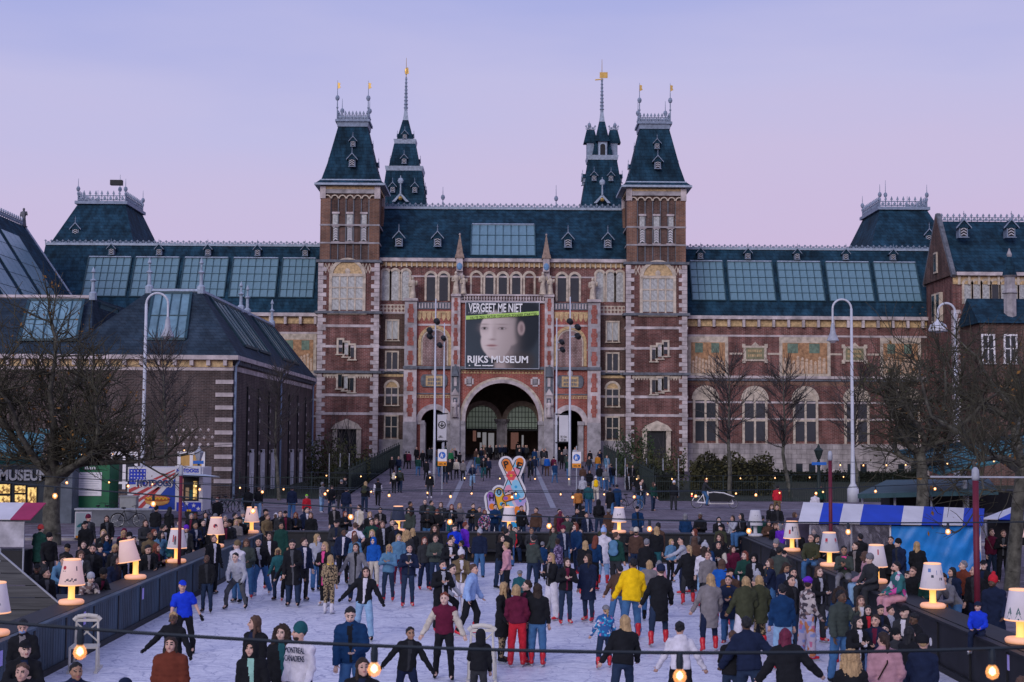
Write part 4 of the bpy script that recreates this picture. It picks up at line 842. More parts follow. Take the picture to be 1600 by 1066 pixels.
lamps=[(5,-9.55,'big pale lit table lamp nearest on the left edge of the frame',SHADEW,True,0,[(0,rect(.5,.7,.03,.05)),(0,rect(.6,.6,.1,.02))]),
 (122,-9.6,'glowing pink table lamp with round logo beside the man in blue hood',SHADE,True,0,logo),
 (220,-9.6,'glowing table lamp with plain tilted pink shade on the left barrier',SHADE,True,R(-9),()),
 (283,-9.6,'table lamp with picture of a red house on its pale lit shade',SHADEW,True,0,[(1,rect(-.25,.72,.08,.1)),(2,rect(-.5,.6,.3,.05)),(0,rect(.0,.66,.12,.12)),(1,rect(.05,.75,.05,.05)),(0,rect(.6,.66,.12,.04))]),
 (343,-9.6,'glowing pink table lamp with brown animal picture on its shade',SHADE,True,0,[(1,disc(.1,.72,.07)),(0,disc(.15,.74,.04)),(1,rect(.1,.62,.3,.02))]),
 (398,-9.6,'glowing pink table lamp farthest along the left barrier',SHADE,True,0,[(0,rect(-.2,.75,.06,.04)),(1,rect(.4,.8,.1,.05))]),
 (1180,9.75,'unlit grey white table lamp on the right barrier corner',SHADEU,False,0,[(0,rect(0,.8,.25,.015))]),
 (1237,9.75,'table lamp with colourful sketches on its lit shade at the right barrier',SHADEW,True,0,[(1,rect(-.5,.65,.12,.07)),(0,rect(-.1,.75,.1,.08)),(3,rect(.4,.6,.2,.06)),(0,rect(.3,.8,.2,.03))]),
 (1295,9.75,'lit grey table lamp with red square marks beside the seated man',SHADEU,True,0,[(1,rect(-.6,.78,.16,.05)),(1,rect(.7,.78,.16,.05)),(0,rect(-.6,.70,.16,.01)),(0,rect(.7,.70,.16,.01))]),
 (1368,9.9,'white table lamp with one red upright mark behind the pink puffer jacket',SHADEW,True,0,[(1,rect(-.05,.82,.07,.07))]),
 (1455,9.75,'table lamp with blue winter landscape on its glowing shade',SHADEW,True,0,[(3,rect(-.2,.55,.7,.06)),(0,rect(-.3,.72,.12,.03)),(3,rect(.4,.8,.3,.05)),(0,rect(.5,.66,.15,.03)),(3,rect(-.6,.85,.15,.04))]),
 (1590,9.75,'big lit table lamp with small fir trees nearest on the right',SHADEW,True,0,tree_(-.45)+tree_(.25)+tree_(-1.1))]
for px,X,lb,sh_,lit,tl,pr_ in lamps:lamp(X,LL(px,X),1.06,lb,sh_,lit,tl,pr_)
for px,lb,sh_,lit,pr_ in((625,'table lamp with navy shade on the far barrier',SHADED,True,[(0,rect(0,.7,.3,.05))]),(797,'pale lit table lamp in front of the crossed fingers sign',SHADEW,True,()),(968,'white table lamp with black scribble on the far barrier',SHADEW,True,[(0,rect(-.3,.72,.04,.04)),(0,rect(0,.72,.14,.01)),(0,rect(.15,.74,.03,.04))])):
    lamp((px-785)*56.4/FPX,56.4,1.06,lb,sh_,lit,0,pr_)
# ------------------------------------------------------------------ string lights
BULB,_n2,_b2=_new('amber bulb glass');_b2.inputs['Base Color'].default_value=(.8,.45,.15,1);_b2.inputs['Alpha'].default_value=.5;_b2.inputs['Emission Color'].default_value=(1,.36,.10,1);_b2.inputs['Emission Strength'].default_value=.6;_b2.inputs['Roughness'].default_value=.2;FILA=mat('glowing filament',(1,.8,.5),.5,.05,1,emit=(1,.72,.38),es=5);WIRE=mat('black cable',(.012,.02,.03),.6,.3,3)
SOCK=MB().lathe(0,0,[(.01,0),(.018,-.01),(.022,-.05),(.02,-.09),(.012,-.1)],8).mesh('socket',WIRE)
BUL=MB().lathe(0,0,[(.016,-.09),(.034,-.115),(.04,-.14),(.03,-.165),(.005,-.178)],10).mesh('bulb',BULB)
FIL=MB().lathe(0,0,[(.003,-.105),(.017,-.12),(.02,-.14),(.003,-.155)],8).mesh('filament',FILA)
def string(label,Y,pxs,ylo,xlo,k,x0,x1,ks=1.0,slope=0.0):
    r=thing('string_lights',label,'string lights',(0,Y,3.4));zl=at(xlo,ylo,Y);zf=lambda x:zl.z+k*(x-zl.x)**2+slope*(x-zl.x)
    xs=[x0+(x1-x0)*i/40 for i in range(41)];mb=MB().path([(x,Y,zf(x))for x in xs],.011*ks,5);mb.build('wire',WIRE,r)
    for px in pxs:
        x=at(px,ylo,Y).x;b=ob('bulb',BUL,r,(x,Y,zf(x)),scale=(ks,)*3);q=ob('socket',SOCK,b,(0,0,0),local=True);ob('filament',FIL,b,(0,0,0),local=True)
string('slack string of bulbs crossing nearest to the camera',7,(125,585,1062,1550),1018,900,.012,-3.6,3.6,.85,-.012)
string('string of bulbs hanging over the near part of the ice',21,(85,239,395,548,703,858,1015,1170,1325,1481),812,1000,.0035,-10.5,10.5,1.0,-.02)
string('string of bulbs hanging over the middle of the ice',34,(104,200,312,410,508,608,704,800,895,991,1087,1181,1275,1368,1461),769,800,.0025,-10.9,11,.9)
string('string of bulbs hanging over the far part of the ice',47,(170,238,306,375,443,512,580,668,737,806,876,944,1012,1081,1150,1218,1286),767,850,.0015,-12.5,11,.85)
string('string of bulbs behind the far barrier',60,(510,564,618,672,726,781,836,889,943,995,1050,1104,1157,1211,1265,1318),744,850,.001,-9,15,.9)
string('string of bulbs strung through the left plane tree',64,(33,73,105,128,176,237,288),706,130,.004,-22,-12,1.0,.03)
string('string of bulbs strung through the right trees',60,(1313,1349,1385,1415,1480,1524,1553),722,1400,.006,14,24,1.0,.02)
REDP=mat('dark red painted post',(.12,.012,.03),.55,.25,2)
for px,py,d,rr_,lb in((283,735,42,.052,'dark red string light post beside the hot dog stand'),(1297,712,45.6,.06,'dark red string light post right of the ramp lawn'),(1524,740,33,.072,'dark red string light post in front of the blue tarpaulin')):
    p=at(px,py,d);r=thing('light_post',lb,'post',(p.x,d,0));MB().lathe(p.x,d,[(rr_,0),(rr_,p.z-.15)],12).build('pole',REDP,r,True);MB().lathe(p.x,d,[(rr_*1.05,p.z-.16),(rr_*1.25,p.z-.1),(rr_*1.15,p.z+.08),(.04,p.z+.14),(.01,p.z+.15)],12).build('cap',GREYM,r,True)
    if px==1524:MB().box(p.x-1.05,p.x+1.6,d-.02,d+.02,p.z-.1,p.z-.06).build('crossbar',GREYM,r)
# ------------------------------------------------------------------ old school annex on the left
AX=thing('brick_annex','dark purple brick annex with slate roofs and roof glass left of the museum','building',(-26,118,.4))
xc,yn,yf,ze=at(364,560,98).x,98.0,139.0,at(364,557,98).z
wl=MB().box(-44,xc,yn,yf,.35,ze-.25).build('wall',ANNEX,AX)
MB().box(-44.3,xc+.45,yn-.5,yf+.3,ze-.25,ze+.05).build('eaves_gutter',STONE,AX)
fr=MB();fr.box(-44,xc,yn-.12,yn+.01,ze-.75,ze-.26,1)
for i in range(15):fr.box(xc-.6-i*1.15,xc-.35-i*1.15,yn-.4,yn-.1,ze-.65,ze-.26,0)
for i in range(55):fr.box(xc+.02,xc+.35,yn+.4+i*.74,yn+.6+i*.74,ze-.55,ze-.26,2)
fr.build('eaves_brackets',[STONE,OCHRE,STONED],wl,kind='stuff')
z=at(364,575.5,98).z;MB().box(-44,xc+.05,yn-.05,yf+.05,z-.17,z+.17).build('stone_band',STONE,wl)
sq=MB().box(-1.15,0.05,-.06,.6,-.14,.14).mesh('quoin',STONE)
for py in(597,617,637,656,676,695,714,733,752):ob('quoin',sq,wl,(xc,yn,at(364,py,98).z))
ss=MB().box(-.02,.06,-.22,.22,-.13,.13).mesh('stone_block',STONE)
sl_=[]
for px in(388.5,405.5,422,453,466.5,478.5):
    d=abs(xc)*FPX/(785-px);p=MB();p.box(xc-.01,xc+.1,d-.45,d-.15,.4,ze-1.9,0);p.build('wall_slit',BLACK,wl)
    for py in(617,637,656,676,694,711,729):ob('stone_block',ss,wl,(xc+.04,d,at(364,py,98).z))
for px,pb in((395,768),(412,765),(428,766),(458,757),(471.5,756)):
    d=abs(xc)*FPX/(785-px);zt=at(px,703,d).z;m_=MB()
    for a in(-.62,-.05,.5):m_.box(xc,xc+.12,d+a,d+a+.2,.4,zt,0)
    m_.box(xc,xc+.12,d-.62,d+.7,zt-.2,zt+.03,0);m_.box(xc,xc+.10,d-.6,d+.6,1.9,2.0,0);w_=m_.build('window',WHITE,wl);MB().box(xc-.01,xc+.05,d-.5,d+.6,.4,zt-.1).build('glass_pane',GLASS,w_)
for px in(371,373):pass
for d in(yn+.3,abs(xc)*FPX/(785-437.5),yf-.3):MB().tube((xc+.15,d,.4),(xc+.15,d,ze-.7),.09,.09,6).tube((xc+.15,d,ze-.7),(xc+.4,d,ze-.25),.09,.09,6).build('downpipe',mat('blue grey zinc',(.20,.27,.38),.5,.2,3),wl)
for px,p0,p1,c in((195,705,790,2),(300,705,790,2),(100,705,790,2)):
    a,b=at(px-22 if px<280 else px-23,750,98).x,at(px+20,750,98).x;z1,z0=at(px,706,98).z,1.0;f=MB();mid=(a+b)/2
    for x in(a,mid-.1,b-.22):f.box(x,x+.22,yn-.1,yn+.01,z0,z1)
    f.box(a,b,yn-.11,yn+.01,z1-.22,z1);f.box(a,b,yn-.09,yn+.01,z1-2.2,z1-2.05);f=f.build('window',WHITE,wl)
    lit=mat('warm lit window glass',(.2,.12,.05),.4,.4,2,emit=(.6,.33,.09),es=.28)if px==300 else GLASS
    for x0,x1 in((a+.22,mid-.1),(mid+.12,b-.22)):ob('glass_pane',unit(lit),f,((x0+x1)/2,yn-.03,z1-1.1),scale=(x1-x0,.04,1.75));ob('glass_pane',unit(GLASS),f,((x0+x1)/2,yn-.03,(z0+z1-2.2)/2),scale=(x1-x0,.04,z1-2.2-z0))
    g=MB();
    for j in range(3):
        for i in range(7-j):g.ball((mid-(6-j)*.28/1+i*.56,yn-.01,z1+.5+j*.5),(.13,.04,.13),5)
    g.build('glazed_brick_dots',STONE,wl,kind='stuff')
# roofs of the annex
def tilt_skylight(par,A,B,C,D,cols,rows,gl,fm=TEAL):# A, B top edge; C, D bottom edge (below A, B)
    A,B,C,D=map(Vector,(A,B,C,D));nn=(B-A).cross(C-A).normalized()
    if nn.z<0:nn=-nn
    P=lambda u,v:A.lerp(B,u).lerp(C.lerp(D,u),v)
    f=MB()
    for i in range(cols+1):f.tube(P(i/cols,0)+nn*.08,P(i/cols,1)+nn*.08,.06 if i%cols else .13,None,4)
    for j in range(rows+1):f.tube(P(0,j/rows)+nn*.08,P(1,j/rows)+nn*.08,.06 if j%rows else .13,None,4)
    f=f.build('roof_skylight',fm,par)
    for i in range(cols):
        for j in range(rows):
            q=[P(i/cols,j/rows),P((i+1)/cols,j/rows),P((i+1)/cols,(j+1)/rows),P(i/cols,(j+1)/rows)]
            MB().add([v+nn*.07 for v in q]+[v+nn*.02 for v in q],[(0,1,2,3),(7,6,5,4),(0,4,5,1),(1,5,6,2),(2,6,7,3),(3,7,4,0)]).build('glass_pane',gl,f)
tp=at(314,455,102.3);zt=tp.z;xr=tp.x;xl=at(233,455,102.3).x;yt=102.3;run=xc+.4-xr
xlv=xl-run*1.35
rv=[(xlv,yn-.5,ze),(xc+.45,yn-.5,ze),(xc+.45,yf+.3,ze),(xlv,yf+.3,ze),(xl,yt,zt),(xr,yt,zt),(xr,yf-4,zt),(xl,yf-4,zt)]
rA=MB().add(rv,[(0,1,5,4),(1,2,6,5),(2,3,7,6),(3,0,4,7),(4,5,6,7)]).build('roof',SLATEA,AX)
rg=MB()
for a,b in((4,5),(5,6),(7,4)):rg.tube(rv[a],rv[b],.16,.16,5)
rg.build('ridge_flashing',LEAD,rA)
def fin2(par,x,y,z,h):MB().lathe(x,y,[(.28,z-.2),(.3,z+.3),(.14,z+.45),(.12,z+h*.5),(.26,z+h*.56),(.08,z+h*.62),(.06,z+h*.8),(.16,z+h*.84),(.02,z+h)],8).build('finial',LEAD,par)
for p in((xl,yt),(xr,yt),(xr,118),(xr,121),(xr,134)):fin2(rA,p[0],p[1],zt,2.4)
S=lambda u,v:Vector(rv[0]).lerp(Vector(rv[1]),0)+(Vector((0,0,0)))
def fpt(px,py):# point on the front roof slope seen at a survey reading
    r=_ray(px,py);N=Vector((0,-(zt-ze),yt-yn+.5)).normalized();o=Vector((0,0,CAMZ));return o+r*((Vector(rv[0])-o).dot(N)/r.dot(N))
tilt_skylight(rA,fpt(240,459),fpt(299,459),fpt(227,531),fpt(290,531),4,2,SKYGL)
def rpt(y,t):return Vector((xc+.45,y,ze)).lerp(Vector((xr,y,zt)),t)
for y0,y1,c in((104,109.5,1),(110.2,115.5,1),(122,127,1),(127.6,132,1)):tilt_skylight(rA,rpt(y0,.93),rpt(y1,.93),rpt(y0,.22),rpt(y1,.22),3,1,SKYGLD)
tB=at(145,465,102.3)
rvB=[(-48,yn-.5,ze),(xlv+2.2,yn-.5,ze),(xlv+2.2,yf,ze),(-48,yf,ze),(-44,yt,tB.z),(tB.x,yt,tB.z),(tB.x,yf-4,tB.z),(-44,yf-4,tB.z)]
rB=MB().add(rvB,[(0,1,5,4),(1,2,6,5),(2,3,7,6),(3,0,4,7),(4,5,6,7)]).build('roof',SLATEA,AX);fin2(rB,tB.x,yt,tB.z,2.2)
MB().tube(rvB[4],rvB[5],.18,.18,5).build('ridge_flashing',STONE,rB)
tilt_skylight(rB,fpt(46,470),fpt(131,470),fpt(30,532),fpt(120,532),5,2,SKYGL);tilt_skylight(rB,Vector(rvB[5])+Vector((.3,1,-.3)),Vector(rvB[5])+Vector((.3,6,-.3)),Vector((xlv+.6,yt+1,ze+1.2)),Vector((xlv+.6,yt+6,ze+1.2)),3,1,SKYGLD)
# ------------------------------------------------------------------ street furniture
LPW=mat('pale grey painted pole',(.52,.54,.60),.5,.12,2)
def crook(label,px,ptop,d,side,reach,lampdrop,bell):
    t=at(px,ptop,d);zb=ground(d);r=thing('street_lamp',label,'street lamp',(t.x,d,zb));rr=reach/2
    mb=MB().lathe(t.x,d,[(.42,zb),(.40,zb+.9),(.17,zb+1.3),(.12,zb+4),(.085,t.z-rr)],12);mb.build('pole',LPW,r,True)
    ps=[(t.x+side*(rr-rr*math.cos(a)),d,t.z-rr+rr*math.sin(a))for a in[math.pi*i/10 for i in range(11)]];ps.append((t.x+side*reach,d,t.z-rr-lampdrop));MB().path(ps,.07,8).build('crook_arm',LPW,r)
    lz=t.z-rr-lampdrop;MB().lathe(t.x+side*reach,d,[(.08,lz+.2),(.14,lz),(.2,lz-.5),(.42,lz-1.0),(.44,lz-1.05)]if bell else[(.07,lz+.15),(.12,lz),(.5,lz-.25),(.62,lz-.6),(.6,lz-.66)],14).build('lamp_head',LPW if not bell else GREYM,r,True)
    MB().ball((t.x+side*reach,d,lz-(1.08 if bell else .66)),(.25,.25,.12),8).build('lamp_glass',WHITE,r)
crook('tall pale crook topped street lamp in front of the annex',229,458,88,1,1.35,1.0,True)
crook('tall crook topped street lamp with bell head right of the stall roof',1330,468,98,-1,1.3,1.2,True)
crook('tall crook topped street lamp with white dome head at right',1492,474,90,-1,1.1,.6,False)
PROJ=MB().lathe(0,0,[(.12,-.25),(.2,-.2),(.24,.2),(.22,.25)],10).mesh('spotlight',BLACK)
def mast(label,px,ptop,d,spots=()):
    t=at(px,ptop,d);zb=ramp(d);r=thing('flag_mast',label,'mast',(t.x,d,zb));MB().lathe(t.x,d,[(.13,zb),(.10,zb+3),(.045,t.z)],10).build('pole',LPW,r,True)
    for dx,py in spots:
        p=at(px+dx,py,d);b=MB().tube((t.x,d,p.z),(p.x,d-.1,p.z),.05,.05,5).build('bracket',GREYM,r);ob('spotlight',PROJ,b,(p.x,d-.1,p.z),(R(-65),0,R(20)))
    return r
mast('tall pale mast with spotlights left of the central arch',681,467,110,((2,503),(-9,517),(-9,526)));M2=mast('thinner pale mast carrying the arrow banner',694.5,505,126,((-1,529),(-7,540)))
mast('tall pale mast with spotlights right of the central arch',891,464,110,((0,503),(12,512),(12,526)));M4=mast('thinner pale mast carrying the blank grey banner',870,497,126,((8,535),(9,547)))
BW=mat('white banner cloth',(.56,.55,.58),.8,.08,1)
def small_banner(label,px0,px1,p0,p1,d,pole_px):
    a,b=at(px0,p0,d),at(px1,p1,d);r=thing('hanging_banner',label,'banner',(a.x,d,b.z));MB().box(a.x,b.x,d-.03,d+.01,b.z,a.z).build('cloth',BW,r)
    q=at(pole_px,p0,d).x;MB().tube((min(a.x,q),d,a.z+.1),(max(b.x,q),d,a.z+.1),.05,.05,5).build('top_arm',BLACK,r);MB().tube((min(a.x,q),d,b.z-.1),(max(b.x,q),d,b.z-.1),.05,.05,5).build('bottom_arm',BLACK,r);return r,a,b
r,a,b=small_banner('white hanging banner with black circled arrow pointing down',683.5,697.5,648,688,125.8,700)
c=(a.x+b.x)/2;z=at(690,664,125.8).z;ic=MB();arch_ring(ic,c,z,.26,.34,125.74,125.76,0,20,0,0,2*math.pi);ic.box(c-.05,c+.05,125.74,125.76,z-.1,z+.2);ic.prism([(c-.2,z-.02),(c,z-.22),(c+.2,z-.02),(c+.2,z+.08),(c,z-.1),(c-.2,z+.08)],125.735,125.755);ic.build('arrow_symbol',BLACK,r)
text('lettering','RIJKS\nMUSEUM',BLACK,r,(a.x+.3,125.74,at(690,682,125.8).z),.4,.18)
r,a,b=small_banner('white hanging banner with small dark text lines',873.5,888,649,690,125.8,868)
text('lettering','05 Oct\n07 Jan',BLACK,r,((a.x+b.x)/2,125.74,at(880,684,125.8).z),.55,.5)
BLUES=mat('blue sign paint',(.02,.13,.48),.5,.1,2);ORS=mat('orange sign paint',(.75,.28,.02),.5,.1,2)
def ped_sign(label,px,p0,p1,pf):
    d=99.0;a,b=at(px-6.8,p0,d),at(px+6.8,p1,d);c=(a.x+b.x)/2;r=thing('pedestrian_sign',label,'sign',(c,d,ramp(d)));MB().tube((c,d+.06,ramp(d)),(c,d+.06,a.z+.4),.04,.04,8).build('pole',GREYM,r)
    zo=b.z+(a.z-b.z)*.27;MB().box(a.x,b.x,d-.02,d+.02,zo,a.z).build('sign_panel',WHITE,r);q=MB().box(a.x,b.x,d-.021,d+.02,b.z,zo-.005).build('sign_panel',ORS,r);q['label']='orange lower panel'
    z=(a.z+zo)/2;s_=MB();s_.prism([(c+.24*math.cos(t*.314),z+.24*math.sin(t*.314))for t in range(20)],d-.03,d-.02,0);s_.ball((c-.05,d-.035,z+.14),(.035,.01,.04),6,1);s_.prism([(c-.10,z+.08),(c+.02,z+.08),(c+.06,z-.16),(c+.01,z-.16),(c-.03,z-.02),(c-.08,z-.16),(c-.13,z-.16)],d-.04,d-.03,1);s_.ball((c+.1,d-.035,z+.04),(.025,.01,.03),6,1);s_.box(c+.07,c+.13,d-.04,d-.03,z-.14,z);s_.build('pedestrian_symbol',[BLUES,WHITE],r)
    s_=MB();s_.box(a.x+.08,b.x-.25,d-.03,d-.02,b.z+.08,b.z+.11);s_.box(a.x+.08,b.x-.3,d-.03,d-.02,b.z+.15,b.z+.18);s_.box(b.x-.18,b.x-.06,d-.03,d-.02,b.z+.08,b.z+.18);s_.build('lettering',BLACK,r,kind='stuff')
ped_sign('blue pedestrian zone sign with orange panel left of the path',691,702,728,782);ped_sign('blue pedestrian zone sign with orange panel right of the path',901,706,731,786)
# classic lantern and road name sign at the right lawn
d=97;p=at(1279,697,d);zb=ground(d);r=thing('lantern_post','dark old fashioned lantern post with blue street sign','street lamp',(p.x,d,zb));MB().lathe(p.x,d,[(.3,zb),(.3,zb+.5),(.16,zb+.7),(.1,zb+2.4),(.14,zb+2.5),(.07,p.z-.9)],10).build('pole',IRON,r,True)
MB().lathe(p.x,d,[(.12,p.z-.9),(.3,p.z-.35),(.33,p.z-.3),(.12,p.z-.1),(.02,p.z+.15)],6).build('lantern_head',IRON,r);MB().box(p.x-.5,p.x+.5,d-.14,d-.1,zb+2.55,zb+2.75).build('street_sign',BLUES,r)
d=95;p=at(311,700,d);r=thing('lantern_post','old fashioned lantern post with blue street sign at the annex','street lamp',(p.x,d,ground(d)));MB().lathe(p.x,d,[(.15,.4),(.07,p.z-.9)],8).build('pole',IRON,r,True);MB().lathe(p.x,d,[(.12,p.z-.9),(.3,p.z-.35),(.33,p.z-.3),(.12,p.z-.1),(.02,p.z+.15)],6).build('lantern_head',GREYM,r);MB().box(p.x-.35,p.x+.35,d-.14,d-.1,at(308,725,d).z,at(308,720,d).z).build('street_sign',BLUES,r)
# ------------------------------------------------------------------ fences along the ramp and gardens
def bars(name,label,pts,h,gap=.16):
    r=thing(name,label,'fence',pts[0]);b_=MB();rl=MB();ps=MB()
    for(x0,y0,z0),(x1,y1,z1)in zip(pts,pts[1:]):
        Lg=math.hypot(x1-x0,y1-y0);n=int(Lg/gap)
        for i in range(n):t=i/n;x,y,z=x0+(x1-x0)*t,y0+(y1-y0)*t,z0+(z1-z0)*t;b_.tube((x,y,z),(x,y,z+h),.016,.012,4)
        for q in(.12,h-.15):rl.tube((x0,y0,z0+q),(x1,y1,z1+q),.03,.03,4)
        n=int(Lg/2.5)+1
        for i in range(n):t=i/n;x,y,z=x0+(x1-x0)*t,y0+(y1-y0)*t,z0+(z1-z0)*t;o=MB().tube((x,y,z),(x,y,z+h+.15),.045,.04,6).ball((x,y,z+h+.18),.07,6).build('post',IRON,r)
    b_.build('bars',IRON,r,kind='stuff');rl.build('rail',IRON,r);return r
bars('iron_fence','dark iron railing climbing along the left side of the ramp',[(-10.55,99,ramp(99)),(-10.55,148,ramp(148))],1.75);bars('iron_fence','dark iron railing climbing along the right side of the ramp',[(10.55,99,ramp(99)),(10.55,148,ramp(148))],1.75)
bars('iron_fence','dark iron garden railing between annex and ramp',[(-18,98.3,.4),(-10.6,98.3,.4)],1.6);bars('iron_fence','dark iron garden railing in front of the right hedge',[(10.6,98.3,.4),(34,98.3,.4)],1.5)
# ------------------------------------------------------------------ vegetation
def seg_mesh(name,segs,n,m):
    A=np.array(segs,dtype=np.float64);p0,p1,r0,r1=A[:,0:3],A[:,3:6],A[:,6],A[:,7]
    d=p1-p0;d/=np.linalg.norm(d,axis=1,keepdims=True)+1e-9;ref=np.where(np.abs(d[:,2:3])<.9,np.array([[0,0,1.]]),np.array([[1.,0,0]]));a=np.cross(d,ref);a/=np.linalg.norm(a,axis=1,keepdims=True)+1e-9;b=np.cross(d,a)
    th=2*np.pi*np.arange(n)/n;ring_=a[:,None,:]*np.cos(th)[None,:,None]+b[:,None,:]*np.sin(th)[None,:,None]
    V=np.concatenate([p0[:,None]+ring_*r0[:,None,None],p1[:,None]+ring_*r1[:,None,None]],1).reshape(-1,3)
    k=np.arange(len(A))[:,None]*2*n;i=np.arange(n)[None];j=(i+1)%n
    F=np.stack([k+i,k+j,k+n+j,k+n+i],-1).reshape(-1,4)
    return np_mesh(name,V,F,m)
def np_mesh(name,V,F,m,smooth=False):
    me=bpy.data.meshes.new(name);me.vertices.add(len(V));me.vertices.foreach_set('co',np.asarray(V,dtype=np.float32).ravel());q=F.shape[1]
    me.loops.add(F.size);me.loops.foreach_set('vertex_index',F.astype(np.int32).ravel());me.polygons.add(len(F));me.polygons.foreach_set('loop_start',np.arange(0,F.size,q,dtype=np.int32));me.polygons.foreach_set('loop_total',np.full(len(F),q,dtype=np.int32))
    if smooth:me.polygons.foreach_set('use_smooth',np.ones(len(F),dtype=bool))
    for mm_ in(m if isinstance(m,(list,tuple))else[m]):me.materials.append(mm_)
    me.update(calc_edges=True);return me
def leaf_mesh(name,C,size,rs,m):
    C=np.asarray(C);n=len(C);u=rs.normal(size=(n,3));u/=np.linalg.norm(u,axis=1,keepdims=True);w=np.cross(u,rs.normal(size=(n,3)));w/=np.linalg.norm(w,axis=1,keepdims=True);s=size*(.5+rs.rand(n,1));v=.6*s*w;u=u*s
    V=np.stack([C-u,C-v*.9,C+u,C+v*.9],1).reshape(-1,3);F=np.arange(4*n).reshape(-1,4);return np_mesh(name,V,F,m)
BARK_=mat('mottled plane bark',(.085,.082,.066),.9,.75,3.2,.5);TWIG=mat('olive brown twigs',(.058,.055,.038),.9,.4,1.0);TWIGG=mat('grey twigs',(.06,.053,.052),.9,.3,1.0)
LEAFO=mat('withered autumn leaves',(.20,.10,.025),.8,.6,6);LEAFG=mat('olive leaves',(.055,.060,.022),.8,.6,2);HEDGEM=mat('hedge leaves',(.050,.048,.020),.8,.6,1.1)
def tree(label,x,y,zb,trunk_h,tr,crown,seed,style='plane',leaves=150,twig=TWIG,tw=.016):
    rs=random.Random(seed);r=thing('tree',label,'tree',(x,y,zb));T,L1,C=[],[],[];tips=[]
    V3=lambda*a:Vector(a)
    def walk(p,d,L,r0,r1,n,jit,up,out):
        for i in range(n):
            d=(d+V3(rs.gauss(0,jit),rs.gauss(0,jit),rs.gauss(0,jit)+up)).normalized();q=p+d*(L/n);a,b=r0+(r1-r0)*i/n,r0+(r1-r0)*(i+1)/n;out.append((*p,*q,a,b));p=q;yield p,d,b
    p=V3(x,y,zb-.1);top=None
    ks=list(walk(p,V3(rs.gauss(0,.04),0,1),trunk_h,tr*1.15,tr*.8,6,.05,.05,T));top=ks[-1][0]
    if style=='plane':
        nl=crown['limbs']
        for i in range(nl):
            a=2*math.pi*i/nl+rs.uniform(-.3,.3);d=V3(math.cos(a),math.sin(a)*.8,rs.uniform(.3,1.05)).normalized()
            for p1,d1,r1 in list(walk(top-V3(0,0,rs.uniform(0,.8)),d,crown['len']*rs.uniform(.75,1.15),tr*.52,tr*.13,9,.22,.03,L1)):
                for _ in range(crown['sub']):
                    d2=(d1*.5+V3(rs.gauss(0,.7),rs.gauss(0,.7),rs.gauss(.35,.5))).normalized()
                    for p3,d3,r3 in list(walk(p1,d2,rs.uniform(.8,2.0)*crown.get('k',1),tw*2.6,tw*1.2,4,.25,.03,C)):
                        for _ in range(crown['tw']):
                            d4=(d3*.6+V3(rs.gauss(0,.6),rs.gauss(0,.6),rs.gauss(.25,.5))).normalized()
                            for p5,d5,r5 in walk(p3,d4,rs.uniform(.5,1.4)*crown.get('k',1),tw*1.1,tw*.55,3,.2,.06,C):tips.append(p5)
    else:
        H=crown['h'];lead=list(walk(top,V3(0,0,1),H,tr*.8,tr*.12,16,.05,.1,L1))
        for k,(p1,d1,r1)in enumerate(lead[:-1]):
            f=1-abs(k/16-.3)*1.1
            for _ in range(crown['n']):
                a=rs.uniform(0,2*math.pi);d2=V3(math.cos(a),math.sin(a),rs.uniform(.5,1.1)).normalized();L=crown['w']*f*rs.uniform(.6,1.1)
                for p3,d3,r3 in list(walk(p1,d2,max(.5,L),r1*.45+.008,tw*.8,5,.1,.04,C)):
                    for _ in range(crown['tw']):
                        d4=(d3+V3(rs.gauss(0,.5),rs.gauss(0,.5),rs.gauss(.2,.3))).normalized()
                        for p5,d5,r5 in walk(p3,d4,rs.uniform(.5,1.3)*crown.get('k',1),tw*.9,tw*.5,3,.12,.05,C):tips.append(p5)
    ob('trunk',seg_mesh('trunk',T,12,BARK_),r);ob('limbs',seg_mesh('limbs',L1,8,BARK_),r,kind='stuff');ob('crown',seg_mesh('crown',C,3,twig),r,kind='stuff')
    if leaves:
        nr=np.random.RandomState(seed);pk=[tips[i]for i in nr.randint(0,len(tips),leaves)];cl=[Vector(pk[i%max(1,leaves//6)])+Vector(nr.normal(size=3)*.22)if i%3 else Vector(pk[i])for i in range(leaves)]
        ob('withered_leaves',leaf_mesh('withered_leaves',[tuple(c)for c in cl],.07,nr,LEAFO if seed%2 else LEAFG),r,kind='stuff')
    return r
tree('spreading pollarded plane tree wound with lights behind the red awning',-19.4,62,0,3.6,.36,dict(limbs=7,len=6.6,sub=3,tw=3,k=1.25),11,leaves=500,tw=.019)
tree('bare plane tree at the left edge behind the shop canopy',-27.5,70,.1,4.6,.32,dict(limbs=6,len=5.4,sub=2,tw=3,k=1.25),12,leaves=300,tw=.02)
tree('thick plane tree right of the blue striped stall',16.4,46,0,4.3,.22,dict(limbs=7,len=5.4,sub=2,tw=3,k=1.05),13,leaves=260,tw=.014)
tree('pollarded plane tree with pale trunk behind the stall roof',22.0,75,.3,3.9,.32,dict(limbs=7,len=5.6,sub=2,tw=3,k=1.25),14,leaves=420,tw=.02)
tree('bare plane tree beside the turquoise canopy on the right',28.5,78,.3,5.8,.3,dict(limbs=7,len=6.6,sub=2,tw=3,k=1.3),15,leaves=420,tw=.02)
tree('slim upright bare tree between annex windows',-20.2,86,.4,3.6,.13,dict(h=6.6,w=2.9,n=3,tw=2,k=1.0),16,'up',0,TWIGG,.02)
tree('slim upright bare tree before the annex side wall',-14.9,96,.4,3.2,.12,dict(h=5.8,w=2.3,n=3,tw=2,k=.9),17,'up',0,TWIGG,.02)
tree('bare young street tree beside the cargo bike',15.6,98,.4,3.6,.15,dict(h=6.0,w=3.0,n=3,tw=2,k=1.1),18,'up',0,TWIGG,.022)
